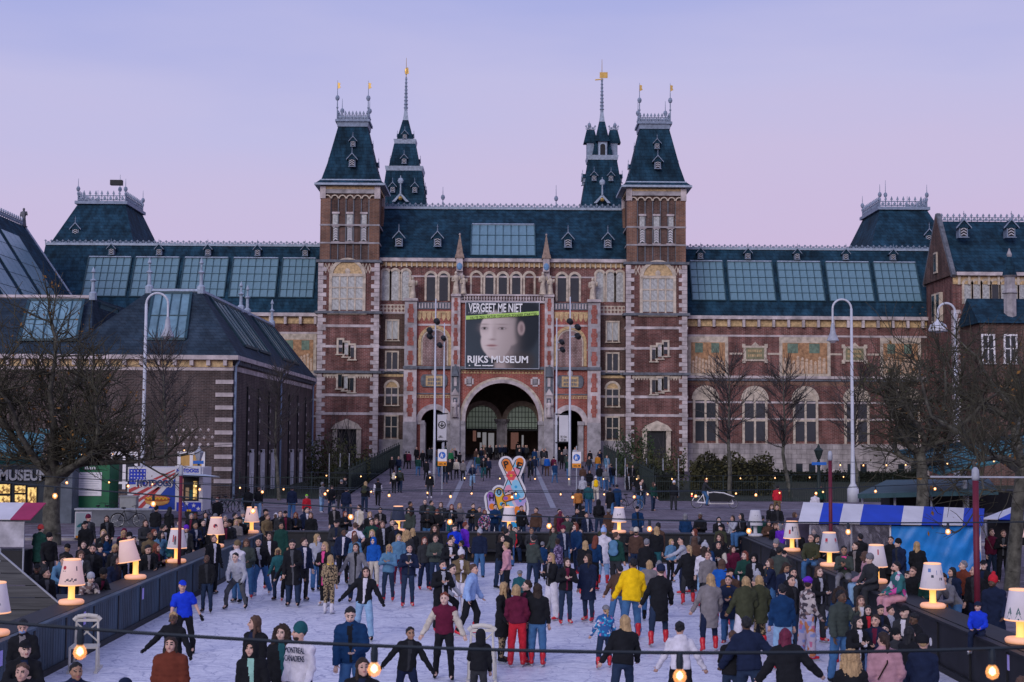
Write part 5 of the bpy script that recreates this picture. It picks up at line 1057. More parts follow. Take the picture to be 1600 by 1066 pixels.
tree('bare young street tree behind the right hedge',21.3,105,.4,3.4,.15,dict(h=6.2,w=3.0,n=3,tw=2,k=1.1),19,'up',0,TWIGG,.024)
tree('bare young street tree left of the lantern post',27.0,108,.4,3.4,.15,dict(h=6.2,w=3.2,n=3,tw=2,k=1.1),20,'up',0,TWIGG,.024)
def bush(name,label,cat,x0,x1,y0,y1,z0,z1,n,size,seed,m,core=None,lumps=True):
    nr=np.random.RandomState(seed);r=thing(name,label,cat,((x0+x1)/2,(y0+y1)/2,z0));P=nr.rand(n,3);P[:,2]=P[:,2]**.8
    if lumps:h=.75+.25*np.sin(P[:,0]*9+seed)*np.cos(P[:,1]*7+1);P[:,2]*=h
    C=np.array([x0,y0,z0])+P*np.array([x1-x0,y1-y0,z1-z0]);ob('foliage',leaf_mesh('foliage',C,size,nr,m),r,kind='stuff')
    if core:q=(x1-x0)*.06;MB().box(x0+q,x1-q,y0+.25,y1-.25,z0-.05,z0+(z1-z0)*.72).build('dark_core',core,r)  # solid near-black box filling the inside of the leaves
    return r
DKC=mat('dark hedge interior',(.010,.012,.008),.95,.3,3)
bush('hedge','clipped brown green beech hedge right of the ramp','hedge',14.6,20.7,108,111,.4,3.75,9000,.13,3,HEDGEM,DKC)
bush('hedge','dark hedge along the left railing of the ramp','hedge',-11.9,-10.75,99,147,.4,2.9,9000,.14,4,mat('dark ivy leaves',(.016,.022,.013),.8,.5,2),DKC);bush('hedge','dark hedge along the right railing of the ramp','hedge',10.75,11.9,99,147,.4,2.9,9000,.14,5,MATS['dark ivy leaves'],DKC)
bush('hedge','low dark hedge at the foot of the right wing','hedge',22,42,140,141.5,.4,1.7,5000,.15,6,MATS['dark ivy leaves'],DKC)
for i,(px,pt,d,n,lb)in enumerate(((512,668,118,2200,'loose olive shrub left of the tower porch'),(548,690,112,1500,'loose shrub with bare stems before the left tower'),(992,662,122,2600,'tall green shrub before the right tower'),(1040,694,116,1500,'low olive shrub before the right tower porch'),(1012,700,110,1200,'dark low shrub beside the right railing'))):
    p=at(px,pt,d);b_=bush('shrub',lb,'shrub',p.x-1.6,p.x+1.6,d-1.3,d+1.3,.4,p.z,n,.11,30+i,LEAFG if i!=2 else mat('green shrub leaves',(.035,.06,.022),.8,.5,2));st=[(p.x+.15*k,d,.3,p.x+.5*k,d,p.z-.4,.03,.015)for k in(-2,-1,0,1,2)];ob('stem',seg_mesh('stem',st,5,TWIGG),b_)
for k_,px in enumerate((950,963,977,1010,1036,1060)):
    d=106;p=at(px,690,d);r=thing('sapling','thin pale trunked young tree, %s from the left behind the right railing'%NTH[k_],'tree',(p.x,d,.4),0,'saplings behind the right railing');q=random.Random(px);ob('trunk',seg_mesh('trunk',[(p.x,d,.3,p.x,d,3.2,.06,.04)],6,GREYM),r);ob('crown',seg_mesh('crown',[(p.x,d,2+.25*k,p.x+q.uniform(-.7,.7),d+q.uniform(-.5,.5),3+.3*k,.018,.008)for k in range(9)],4,TWIGG),r,kind='stuff')
for k_,px in enumerate((515,532,546)):
    d=108;p=at(px,690,d);r=thing('sapling','thin pale trunked young tree, %s from the left behind the left railing'%NTH[k_],'tree',(p.x,d,.4),0,'saplings behind the left railing');q=random.Random(px);ob('trunk',seg_mesh('trunk',[(p.x,d,.3,p.x,d,3.4,.06,.04)],6,GREYM),r);ob('crown',seg_mesh('crown',[(p.x,d,2+.25*k,p.x+q.uniform(-.8,.8),d+q.uniform(-.5,.5),3.2+.35*k,.02,.008)for k in range(12)],4,TWIGG),r,kind='stuff')
# ------------------------------------------------------------------ crossed fingers sign
SG=thing('fingers_sign','tall white edged crossed fingers sign painted with bright flowers and letters','sign',at(792,826,70));ds=70.0
fx=lambda cx_:at(620+.20625*cx_,760,ds).x
fz=lambda cy_:at(790,670+.20625*cy_,ds).z
def cap_poly(x0,y0,x1,y1,r,n=10):
    a=math.atan2(y1-y0,x1-x0);return[(x1+r*math.cos(a-math.pi/2+math.pi*i/n),y1+r*math.sin(a-math.pi/2+math.pi*i/n))for i in range(n+1)]+[(x0+r*math.cos(a+math.pi/2+math.pi*i/n),y0+r*math.sin(a+math.pi/2+math.pi*i/n))for i in range(n+1)]
def pp(mb,pts,y,t,mi):mb.prism([(fx(a),fz(b))for a,b in pts],y-t,y,mi)
def ell(cx_,cy_,rx,ry,n=24,rot=0):return[(cx_+rx*math.cos(2*math.pi*i/n)*math.cos(rot)-ry*math.sin(2*math.pi*i/n)*math.sin(rot),cy_+rx*math.cos(2*math.pi*i/n)*math.sin(rot)+ry*math.sin(2*math.pi*i/n)*math.cos(rot))for i in range(n)]
SW=mat('white sign board',(.66,.64,.68),.5,.06,2)
sb_=MB()
for q in(cap_poly(825,262,925,470,55),cap_poly(925,255,850,470,50),cap_poly(715,525,735,640,54),cap_poly(775,485,800,600,58),ell(876,605,126,160),cap_poly(720,640,790,730,55)):pp(sb_,q,ds+.22,.2,0);ds+=.002
sb_.box(fx(720),fx(960),ds+.05,ds+.3,ground(70)-.02,ground(70)+.25);sb_.build('sign_board',SW,SG)
SCOL=[mat('sign '+n_,c_,.5,.05,2)for n_,c_ in(('black',(.01,.01,.012)),('orange',(.72,.20,.02)),('light blue',(.25,.55,.72)),('pink',(.70,.30,.42)),('purple',(.27,.10,.42)),('yellow',(.75,.42,.03)),('cyan',(.03,.33,.60)),('lavender',(.42,.33,.62)),('coral',(.68,.08,.10)),('pale pink',(.68,.52,.55)))]
fm_=MB();Y1=70.0
def outlined(pts_big,pts,y,mi):pp(fm_,pts_big,y,.004,0);pp(fm_,pts,y-.004,.001,mi)
outlined(cap_poly(925,258,838,475,34),cap_poly(925,258,838,475,28),Y1-.004,2);pp(fm_,cap_poly(932,244,926,262,26),Y1-.009,.002,1);pp(fm_,cap_poly(903,318,895,335,27),Y1-.009,.002,3);pp(fm_,cap_poly(848,452,842,470,27),Y1-.009,.002,3)
outlined(ell(880,600,103,138),ell(880,600,97,132),Y1-.012,9)
for cx_,cy_,c_ in((936,545,7),(925,628,1),(845,585,2),(815,640,8),(905,705,6)):
    for k in range(6):pp(fm_,ell(cx_+26*math.cos(k*1.047),cy_+26*math.sin(k*1.047),19,19,12),Y1-.0165-.0004*k,.002,c_)
    pp(fm_,ell(cx_,cy_,11,11,12),Y1-.021,.002,6 if c_ in(1,7,8)else 5)
outlined(cap_poly(826,258,942,505,36),cap_poly(826,258,942,505,30),Y1-.024,9);pp(fm_,cap_poly(826,258,846,300,29),Y1-.029,.002,1);pp(fm_,cap_poly(900,415,938,497,29),Y1-.0295,.002,2)
for cx_,cy_,c_ in((866,355,8),(902,440,6)):
    for k in range(6):pp(fm_,ell(cx_+22*math.cos(k*1.047),cy_+22*math.sin(k*1.047),17,17,12),Y1-.0325-.0004*k,.002,c_ if c_==8 else 2)
    pp(fm_,ell(cx_,cy_,11,11,12),Y1-.037,.002,c_ if c_==6 else 5)
outlined(cap_poly(712,515,722,600,33),cap_poly(712,515,722,600,27),Y1-.014,7);pp(fm_,cap_poly(708,505,716,512,24),Y1-.019,.002,4);pp(fm_,ell(722,590,22,24),Y1-.019,.002,1)
outlined(cap_poly(772,480,800,590,37),cap_poly(772,480,800,590,31),Y1-.02,5);pp(fm_,ell(772,486,27,30),Y1-.025,.002,2);pp(fm_,ell(795,570,15,15,12),Y1-.025,.002,6)
outlined(cap_poly(826,530,900,508,27),cap_poly(826,530,900,508,21),Y1-.039,1);pp(fm_,ell(826,527,17,14),Y1-.044,.002,4)
for k in range(6):pp(fm_,ell(905+18*math.cos(k*1.047),512+14*math.sin(k*1.047),13,11,12),Y1-.0445-.0004*k,.002,6)
fm_.build('painted_fingers',SCOL,SG)
for ch,cx_,cy_,w,h in(('P',832,295,.38,.55),('E',918,300,.36,.52),('O',774,500,.34,.5),('H',718,545,.36,.5)):
    text('lettering',ch,SCOL[0],SG,(fx(cx_),Y1-.06,fz(cy_)),w*.62,h*.62,rot=(R(90),R(-14 if ch=='P' else 14 if ch=='E' else 0),0),bold=.02)
# ------------------------------------------------------------------ shop, kiosk, hot dog van and stalls on the left
COPPER=mat('turquoise copper cladding',(.07,.24,.27),.55,.35,2.5,.1)
SHP=thing('museum_shop','dark shop pavilion with lit windows and large pale MUSEUM letters','shop',(-25,76,.2));d=74
a,b=at(-60,727,d),at(97,727,d)
MB().box(a.x,b.x,d,d+6,.2,a.z).build('wall',mat('dark grey blue panel',(.035,.045,.055),.7,.3,1.5),SHP);bb=at(118,727,d+.3);MB().box(b.x+.02,bb.x,d-.2,d+5,.1,a.z+.3).build('side_pier',mat('blue grey pier',(.10,.12,.15),.7,.3,1.5),SHP)
text('lettering','MUSEUM',mat('pale letter',(.42,.43,.45),.6,.1,2),SHP,(at(38,750,d).x,d-.1,at(38,750,d).z),(78-2)*d/FPX,17*d/FPX,bold=.035,extrude=.04)
LITY=mat('lit shop display',(.5,.35,.1),.6,.5,2.0,emit=(1,.62,.18),es=.55)
_ln=LITY.node_tree;_r=[q for q in _ln.nodes if q.bl_idname=='ShaderNodeValToRGB'][0];_r.color_ramp.elements[0].color=(.12,.05,.01,1);_r.color_ramp.elements[1].color=(1,.68,.22,1);_r.color_ramp.elements[0].position=.40;_r.color_ramp.elements[1].position=.56;[setattr(q.inputs['Scale'],'default_value',3.2)for q in _ln.nodes if q.bl_idname=='ShaderNodeTexNoise'];_ln.links.new(_r.outputs[0],_ln.nodes['Principled BSDF'].inputs['Emission Color']);_ln.nodes['Principled BSDF'].inputs['Emission Strength'].default_value=.75
for x0,x1,p0,p1 in((0,16,757,771),(24,40,759,770),(24,40,773,788),(44,57,762,790),(0,16,775,790)):
    q=at((x0+x1)/2,(p0+p1)/2,d);k=d/FPX;f=MB().box(q.x-(x1-x0)/2*k-.06,q.x+(x1-x0)/2*k+.06,d-.05,d+.01,q.z-(p1-p0)/2*k-.06,q.z+(p1-p0)/2*k+.06).build('window',BLACK,SHP);ob('glass_pane',unit(LITY),f,(q.x,d-.06,q.z),scale=((x1-x0)*k,.03,(p1-p0)*k))
def fold_roof(label,pts,seams,post):
    r=thing('folded_canopy',label,'canopy',pts[0][0]);
    for quad in pts:
        A,B,C,D=map(Vector,quad);nn=(B-A).cross(D-A).normalized()*.12;MB().add([*quad,*[Vector(v)-nn for v in quad]],[(0,1,2,3),(7,6,5,4),(0,4,5,1),(1,5,6,2),(2,6,7,3),(3,7,4,0)]).build('roof_panel',COPPER,r)
        nf=nn.normalized()
        for i in range(1,seams):
            t=i/seams;sgn=1
            MB().tube(A.lerp(B,t)+nf*.02*sgn,D.lerp(C,t)+nf*.02*sgn,.035,.035,4).build('seam',TEAL,r)
    for x,y,z in post:MB().tube((x,y,.1),(x,y,z),.12,.12,8).build('post',GREYM,r)
P_=lambda px,py,d:tuple(at(px,py,d))
fold_roof('folded turquoise copper canopy above the museum shop',[(P_(-60,664,82),P_(70,682,82),P_(66,712,76),P_(-60,712,76)),(P_(-60,712,76),P_(66,712,76),P_(80,735,77),P_(-60,724,77)),(P_(104,690,80),P_(159,683,80),P_(157,704,77),P_(104,733,75.5)),(P_(60,672,84),P_(110,680,84),P_(159,684,80),P_(104,690,80))],7,[(-25.5,79,4.0),(-22,78,4)])
fold_roof('folded turquoise copper canopy behind the right plane trees',[(P_(1395,705,84),P_(1432,700,84),P_(1570,682,84),P_(1600,678,84)),(P_(1410,715,80),P_(1470,740,78),P_(1605,712,80),P_(1605,680,83)),(P_(1395,705,83.5),P_(1410,716,80),P_(1605,681,83),P_(1605,676,84))],7,[(26,80,3.5),(31,81,3.5)])
LW=thing('low_pavilion','low dark pavilion with flat teal roof behind the striped stall','pavilion',(27,82,.3));a,b=at(1345,771,78),at(1560,768,78);MB().add([P_(1340,772,78),P_(1560,766,78),P_(1545,748,88),P_(1385,750,88)]+[(p[0],p[1],p[2]-.25)for p in(P_(1340,772,78),P_(1560,766,78),P_(1545,748,88),P_(1385,750,88))],[(0,1,2,3),(7,6,5,4),(0,4,5,1),(1,5,6,2),(2,6,7,3),(3,7,4,0)]).build('roof',mat('dark teal roof felt',(.03,.075,.09),.6,.3,1.5),LW)
MB().box(at(1390,780,86).x,at(1620,780,86).x,86,88,.3,1.7).build('wall',BLACK,LW)
for px in(1348,1398,1455,1512):q=at(px,772,79);MB().tube((q.x,79,.3),(q.x,79,q.z-.1),.07,.07,6).build('post',GREYM,LW)
KG=thing('green_kiosk','green kiosk box with blank white panel beside the shop','kiosk',(-21.5,76,.2));d=75;a,b=at(111,722,d),at(170,797,d);GRN=mat('kiosk green paint',(.01,.12,.05),.5,.2,2);MB().box(a.x,b.x,d,d+1.8,.2,a.z).build('body',GRN,KG);a,b=at(122,738,d),at(158.5,775,d);pn=MB().box(a.x,b.x,d-.04,d+.01,b.z,a.z).build('white_panel',WHITE,KG)
for i in range(9):z=a.z-.12-i*.12;MB().box(a.x+.1,b.x-.1-.05*(i%3),d-.046,d-.04,z,z+.02).build('print_line',GREYM,pn)
text('lettering','ilan',WHITE,KG,(at(141,733,d).x,d-.02,at(141,733.5,d).z),.55,.2,bold=.01)
LWL=thing('low_wall','low grey concrete wall below the hot dog van','wall',(-19,72,.2));a,b=at(118,797,72),at(236,828,72);MB().box(a.x,b.x,72,72.5,.05,a.z).build('concrete',mat('grey concrete',(.14,.15,.17),.85,.3,1.5),LWL);MB().box(a.x-.05,b.x+.05,71.95,72.55,a.z,a.z+.08).build('coping',GREYM,LWL)
HD=thing('hot_dog_van','hot dog van with stars and stripes panel and painted hot dog','food van',(-18,77,.3));d=76;k=d/FPX;a,b,c=at(200,730,d),at(273,798,d),at(316,798,d)
VB=mat('van blue paint',(.012,.04,.42),.4,.1,1);VW=mat('van white paint',(.58,.57,.60),.4,.08,1);VR=mat('van red stripe',(.40,.045,.05),.4,.1,1)
MB().box(a.x,c.x,d,d+2.2,b.z,a.z).build('body',VW,HD);z0,z1=b.z+.05,at(236,733,d).z;x0,x1=a.x+.08,b.x;fp=MB();fp.box(x0,x1,d-.02,d,z0,z1,2)
H_=z1-z0;W_=x1-x0
fp.prism([(x0,z1),(x1,z1),(x1,z1-H_*.22),(x0+W_*.40,z0),(x0,z0)],d-.03,d-.021,0);fp.box(x0,x0+W_*.36,d-.05,d-.045,z1-H_*.38,z1,1)
for a0,a1,b0,b1 in((.50,.40,1.02,.97),(.30,.19,.93,.88),(.10,.0,.84,.80)):fp.prism([(x0,z0+H_*a0),(x0,z0+H_*a1),(x1,z0+H_*b1),(x1,z0+H_*min(b0,1))],d-.04,d-.031,3)
fp.prism([(x0+W_*.16,z0),(x0+W_*.27,z0),(x1-W_*.3,z0+H_*.55),(x1-W_*.36,z0+H_*.58)],d-.04,d-.031,3)
for i in range(4):
    for j in range(5):fp.ball((x0+W_*(.05+.07*j),d-.05,z1-H_*(.05+.085*i)),(.05,.012,.05),5,0)
fp.build('stars_and_stripes',[VW,VB,mat('panel deep blue',(.012,.05,.33),.4,.2,1),VR],HD)
hx,hz=x0+W_*.62,z0+H_*.27;hd=MB();hd.ball((hx,d-.05,hz-.12),(.66,.05,.26),12,0);hd.ball((hx,d-.08,hz),(.7,.05,.16),12,1);hd.path([(hx-.55+.1*i,d-.13,hz+.02+.06*(-1)**i)for i in range(12)],.03,5,2);hd.build('painted_hot_dog',[mat('bun',(.55,.28,.08),.6,.2,3),mat('sausage',(.45,.12,.04),.5,.2,3),mat('mustard',(.75,.45,.03),.5,.1,3)],HD)
text('lettering','HOTDOGS',VW,HD,(at(241,760,d).x,d-.06,at(240,760.3,d).z),57*k,12.5*k,bold=.075,extrude=.004);text('lettering','HOTDOGS',mat('dark blue letter',(.01,.03,.14),.5,.1,2),HD,(at(241,760,d).x,d-.09,at(240,759.5,d).z),53*k,10.5*k,bold=.03);SGN=MB().box(at(274,740,d).x,at(314,740,d).x,d-.12,d,at(290,741,d).z,at(290,728,d).z).build('roof_sign',VW,HD);text('lettering','HOTDOGS',VB,HD,(at(294,738,d).x,d-.15,at(294,738,d).z),34*k,6*k,bold=.03)
sv=MB().box(at(281,750,d).x,at(311,750,d).x,d-.02,d+.01,at(290,783,d).z,at(290,744,d).z).build('serving_hatch',BLACK,HD);q=at(303,765,d);
for px,p0,p1,m_ in((305,752,780,LITY),(284,748,778,LITR),(293,762,780,OCHRE),(299,766,780,PRG)):q0=at(px-2.5,p0,d);q1=at(px+2.5,p1,d);MB().box(q0.x,q1.x,d-.06,d-.02,q1.z,q0.z).build('counter_goods',m_,sv)
MB().add([P_(279,742,74.6),P_(345,745,74.6),P_(318,741,76),P_(279,739,76)],[(0,1,2,3)]).add([(p[0],p[1],p[2]-.06)for p in(P_(279,742,74.6),P_(345,745,74.6),P_(318,741,76),P_(279,739,76))],[(3,2,1,0)]).build('awning_flap',mat('pale awning',(.50,.56,.62),.6,.1,1),HD)
cb_=MB().box(at(276,785,d).x,at(314,785,d).x,d-.04,d+.01,at(290,799,d).z,at(290,785,d).z,0)
for px,py in((283,792),(292,787),(303,790),(310,795)):q=at(px,py,d);cb_.prism([(q.x+.13*(1 if i%2==0 else .42)*math.sin(i*.628),q.z+.13*(1 if i%2==0 else .42)*math.cos(i*.628))for i in range(10)],d-.05,d-.04,1)
cb_.build('counter_front',[VB,VW],HD);MB().box(at(292,797,d).x,at(299,797,d).x,d-.06,d-.05,at(292,799,d).z,at(292,796,d).z).build('number_plate',mat('yellow plate',(.7,.42,.02),.5,.1,1),HD)
for px in(215,300):q=at(px,805,76.3);MB().tube((q.x,75.98,.62),(q.x,76.2,.62),.33,.33,16).build('wheel',BLACK,HD)
q=at(200,777,73);CB=thing('utility_cabinet','grey metal utility cabinet before the hot dog panel','cabinet',(q.x,73,.2));MB().box(q.x-.42,q.x+.42,73,73.5,.2,q.z).box(q.x-.46,q.x+.46,72.97,73.53,q.z,q.z+.07).build('case',mat('grey green metal',(.24,.25,.25),.5,.15,2),CB);MB().box(q.x-.4,q.x+.4,72.985,73,.35,q.z-.06).build('door',mat('grey green door',(.27,.28,.28),.5,.15,2),CB)
q=at(130,800,64);AF=thing('sandwich_board','white framed poster board with green leaf picture','sign',(q.x,64,.05));MB().box(q.x-.36,q.x+.36,64,64.06,.1,q.z).build('frame',WHITE,AF);MB().box(q.x-.31,q.x+.31,63.98,64,.16,q.z-.05).build('poster',mat('mint poster',(.45,.55,.55),.6,.1,1),AF);lf=MB()
for dx,dz,r_ in((-.1,.75,.5),(.12,.6,-.5),(.0,.4,.2)):lf.prism([(q.x+dx+.18*math.cos(t*.524)*math.cos(r_)-.07*math.sin(t*.524)*math.sin(r_),dz+.18*math.cos(t*.524)*math.sin(r_)+.07*math.sin(t*.524)*math.cos(r_))for t in range(12)],63.972,63.98,0)
lf.box(q.x-.3,q.x-.05,63.97,63.978,.17,.28,1);lf.build('printed_leaves',[mat('teal print',(.03,.22,.22),.6,.1,1),ORS],AF)
def stall(name,label,quad,stripes,mats_,valance=.0):
    r=thing(name,label,'market stall',(quad[3][0],quad[3][1],0));A,B,C,D=map(Vector,quad);nn=(B-A).cross(D-A).normalized()*.03
    for i in range(stripes):
        t0,t1=i/stripes,(i+1)/stripes;q=[A.lerp(B,t0),A.lerp(B,t1),D.lerp(C,t1),D.lerp(C,t0)];s_=MB().add(q+[v-nn for v in q],[(0,1,2,3),(7,6,5,4),(0,4,5,1),(1,5,6,2),(2,6,7,3),(3,7,4,0)])
        s_.build('awning_stripe',mats_[i%len(mats_)],r)
    return r
ABL=mat('blue awning canvas',(.012,.055,.46),.7,.15,1.5,.1);AWH=mat('white awning canvas',(.60,.59,.63),.7,.1,1.5,.1);ARD=mat('crimson awning canvas',(.33,.025,.09),.7,.15,1.5,.1)
S1=stall('striped_stall','market stall with blue and white awning, clear sheet and blue tarpaulin',[P_(1255,786,48.6),P_(1538,796,48.6),P_(1536,822,47),P_(1247,818,47)],9,[AWH,ABL,AWH,ABL,ABL,AWH,ABL,AWH,ABL]);
q4=[P_(1255,786,48.6),P_(1538,796,48.6),P_(1530,812,51),P_(1262,806,51)];MB().add(q4+[(p[0],p[1],p[2]-.03)for p in q4],[(3,2,1,0),(4,5,6,7)]).build('awning_back',ABL,S1)
TARP=mat('bright blue tarpaulin',(.012,.21,.60),.45,.2,1.2,.3,.4);a,b=at(1393,822,47.2),at(1531,822,47.2);nx_,nz_=36,22;V=[(a.x+(b.x-a.x)*i/nx_,47.2+.055*math.sin(i*.37+j*.21+math.sin(j*.5))*math.sin(j*.23+.4)+.012*math.sin(i*1.7-j*.9+2*math.sin(i*.31))+.10*math.sin((i*.8-j)*.55+math.sin(i*.6))*(i/nx_)**3,.05+(a.z-.05)*j/nz_)for j in range(nz_+1)for i in range(nx_+1)]
MB().add(V,[(j*(nx_+1)+i,j*(nx_+1)+i+1,(j+1)*(nx_+1)+i+1,(j+1)*(nx_+1)+i)for j in range(nz_)for i in range(nx_)]).build('tarpaulin',TARP,S1,True);MB().box(b.x-.02,b.x+.03,47.3,50.5,.05,a.z).build('tarpaulin',mat('dark blue tarpaulin',(.012,.04,.12),.5,.2,1.2),S1)
pm,n,bb_=_new('clear plastic sheet');bb_.inputs['Base Color'].default_value=(.42,.40,.48,1);bb_.inputs['Alpha'].default_value=.42;bb_.inputs['Roughness'].default_value=.15
zz_=n.nodes.new('ShaderNodeTexNoise');zz_.inputs['Scale'].default_value=1.3;zz_.inputs['Detail'].default_value=5;zz_.inputs['Distortion'].default_value=1.2;mq=n.nodes.new('ShaderNodeMapRange');mq.inputs['From Min'].default_value=.4;mq.inputs['From Max'].default_value=.68;mq.inputs['To Min'].default_value=.16;mq.inputs['To Max'].default_value=.5;n.links.new(zz_.outputs['Fac'],mq.inputs['Value']);n.links.new(mq.outputs[0],bb_.inputs['Alpha'])
a,b=at(1265,820,47.1),at(1390,820,47.1);V=[(a.x+(b.x-a.x)*i/20,47.1+.05*math.sin(i*1.3+j*.5),1.05+(a.z-1.05)*j/8)for j in range(9)for i in range(21)];MB().add(V,[(j*21+i,j*21+i+1,(j+1)*21+i+1,(j+1)*21+i)for j in range(8)for i in range(20)]).build('clear_sheet',pm,S1,True)
for px in(1266,1330,1391,1531):q=at(px,820,47.3);MB().tube((q.x,47.3,0),(q.x,47.3,q.z),.035,.035,6).build('pole',WHITE if px>1380 else GREYM,S1)
MB().box(a.x,b.x,47.4,48.2,.05,1.0).build('counter',BLACK,S1);MB().box(a.x,at(1531,820,51).x,50.9,51,.05,2.0).build('back_sheet',mat('dark purple sheet',(.05,.04,.08),.7,.5,2),S1)
S2=stall('striped_tent','pale blue striped stall tent at the right edge',[P_(1600,786,54),P_(1700,786,54),P_(1720,816,52),P_(1533,812,52)],7,[AWH,ABL,AWH,mat('pale blue canvas',(.22,.30,.55),.7,.15,1.5)]);
for px in(1540,1650):q=at(px,815,52.2);MB().tube((q.x,52.2,0),(q.x,52.2,q.z),.03,.03,6).build('pole',GREYM,S2)
q=at(1596,840,53);text('lettering','WA',mat('glowing letter',(.8,.6,.6),.6,.05,1,emit=(1,.6,.6),es=.6),S2,(q.x,53,q.z),.42,.35);MB().box(q.x-1.2,q.x+2,53.1,53.2,.9,q.z+.8).build('back_board',BLACK,S2)
S3=stall('red_striped_stall','market stall with crimson and white awning at the left edge',[P_(-60,786,49),P_(72,787,49),P_(48,813,47.5),P_(-80,812,47.5)],4,[ARD,AWH,AWH,ARD]);S3m=0
a,b=at(-5,815,47.6),at(37,855,47.6);MB().box(a.x,b.x,47.6,47.63,b.z,a.z).build('plastic_sheet',mat('cloudy plastic sheet',(.40,.39,.43),.35,.35,2,.3),S3)
for px in(2,38):q=at(px,812,47.7);MB().tube((q.x,47.7,0),(q.x,47.7,q.z),.03,.03,6).build('pole',GREYM,S3)
MB().box(a.x-1,b.x,47.7,48.6,.05,.95).build('counter',BLACK,S3)
# grey plank ramp cheek at the left edge
GP=thing('plank_wall','grey plank wall with sloping top at the left edge','plank wall',(-11.2,33,0));dq=33.0
a,b=at(-30,838,dq),at(94,944,dq);zlo=0;n_=9
GPM=mat('weathered grey planks',(.085,.088,.092),.85,.45,1.5,.25,.2,0,(.3,1,6))
for i in range(n_):
    h0,h1=a.z*i/n_,a.z*(i+1)/n_-.02;xe0,xe1=[b.x if h<=b.z else b.x-(h-b.z)/(a.z-b.z)*(b.x-a.x)for h in(h0,h1)]
    if xe0>a.x+.2:MB().prism([(a.x-1.5,h0),(xe0,h0),(max(xe1,a.x-1),h1),(a.x-1.5,h1)],dq,dq+.06+.012*(i%2)).build('plank',GPM,GP)
cp_=MB();cp_.tube(tuple(a),tuple(b),.022,.022,4);cp_.tube(tuple(b),(b.x,dq,.05),.022,.022,4);cp_.build('edge_trim',GREYM,GP);MB().box(a.x-1.5,b.x-.05,dq+.1,dq+2.5,0,.9).build('deck',GPM,GP)
# skating aids
def skate_aid(label,x,y,rz):
    r=thing('skating_aid',label,'skating aid',(x,y,.012),rz);WD=mat('cream painted wood',(.55,.52,.45),.6,.12,3)
    def part(n_,mb):q=mb.build(n_,WD,None);q.parent=r
    for s in(-1,1):part('leg',MB().tube((s*.25,0,.04),(s*.21,.02,1.05),.028,.024,8));part('leg',MB().tube((s*.27,-.45,.04),(s*.27,-.45,.5),.028,.026,8));part('runner',MB().box(s*.27-.03,s*.27+.03,-.6,.25,0,.05));part('armrest',MB().tube((s*.27,-.45,.5),(s*.23,.0,.52),.026,.026,6))
    tb=MB();tb.path([(-.27,.02,1.0),(-.2,.02,1.07),(0,.02,1.10),(.2,.02,1.07),(.27,.02,1.0)],.045,8);tb.box(-.25,.25,0,.04,.97,1.03);part('back_rail',tb);part('brace',MB().tube((-.22,.02,.95),(.24,.0,.55),.018,.018,6));part('brace',MB().tube((.22,.02,.95),(-.24,.0,.55),.018,.018,6));part('seat',MB().box(-.27,.27,-.45,.0,.48,.52))
p=at(132,1010,31.5);skate_aid('cream wooden chair shaped skating aid beside the left barrier',-8.55,29.8,R(8));p=at(733,1050,28.6);skate_aid('cream wooden skating aid pushed by the child in dark hood',p.x+.25,28.6,R(180))
# ------------------------------------------------------------------ bicycles
TYRE=mat('black tyre rubber',(.012,.012,.013),.8,.2,4);RIMM=mat('bright rim metal',(.42,.43,.46),.35,.1,4,0,.5,.6)
def _wheel():
    t=MB();n_=28
    for i in range(n_):a,b=2*math.pi*i/n_,2*math.pi*(i+1)/n_;t.tube((.33*math.cos(a),0,.33*math.sin(a)),(.33*math.cos(b),0,.33*math.sin(b)),.022,.022,5,0);t.tube((.305*math.cos(a),0,.305*math.sin(a)),(.305*math.cos(b),0,.305*math.sin(b)),.012,.012,4,1)
    for i in range(14):a=2*math.pi*i/14;t.tube((.02*math.cos(a),0,.02*math.sin(a)),(.3*math.cos(a),0,.3*math.sin(a)),.003,.003,3,1)
    t.tube((0,-.04,0),(0,.04,0),.025,.025,8,1);return t.mesh('wheel',[TYRE,RIMM])
WHEEL=_wheel()
def bicycle(label,loc,rz,col,group=None):
    r=thing('bicycle',label,'bicycle',loc,rz,group)
    for x in(-.53,.53):ob('wheel',WHEEL,r,(x,0,.35),local=True)
    f=MB();J=dict(bb=(-.06,0,.30),st=(-.22,0,.82),ht=(.36,0,.86),hb=(.39,0,.72),rw=(-.53,0,.35),fw=(.53,0,.35))
    for a,b in(('bb','st'),('st','hb'),('bb','hb'),('rw','bb'),('rw','st'),('ht','hb'),('hb','fw')):f.tube(J[a],J[b],.019,.017,7)
    for p_,q_ in(('frame',f.build('frame',col,None)),('saddle',MB().ball((-.25,0,.96),(.14,.09,.05),8).tube((-.22,0,.82),(-.25,0,.94),.014,.014,6).build('saddle',BLACK,None)),('handlebar',MB().tube((.36,0,.86),(.33,0,1.06),.014,.014,6).path([(.20,-.28,1.05),(.33,-.2,1.08),(.35,0,1.07),(.33,.2,1.08),(.20,.28,1.05)],.013,6).build('handlebar',BLACK,None)),('crank',MB().tube((-.06,-.09,.30),(.05,-.1,.17),.012,.012,5).tube((-.06,.09,.30),(-.17,.1,.43),.012,.012,5).lathe(-.06,0,[(.02,.3)],4).build('crank',RIMM,None)),('mudguard',MB().path([(-.53+.37*math.cos(a),0,.35+.37*math.sin(a))for a in[R(30+i*20)for i in range(8)]],.02,4).build('mudguard',BLACK,None))):q_.parent=r
    return r
FB=[mat('bicycle black',(.015,.016,.018),.4,.2,3),mat('bicycle blue',(.03,.12,.2),.4,.2,3),mat('bicycle grey',(.2,.21,.23),.4,.2,3),mat('bicycle green',(.02,.07,.04),.4,.2,3)]
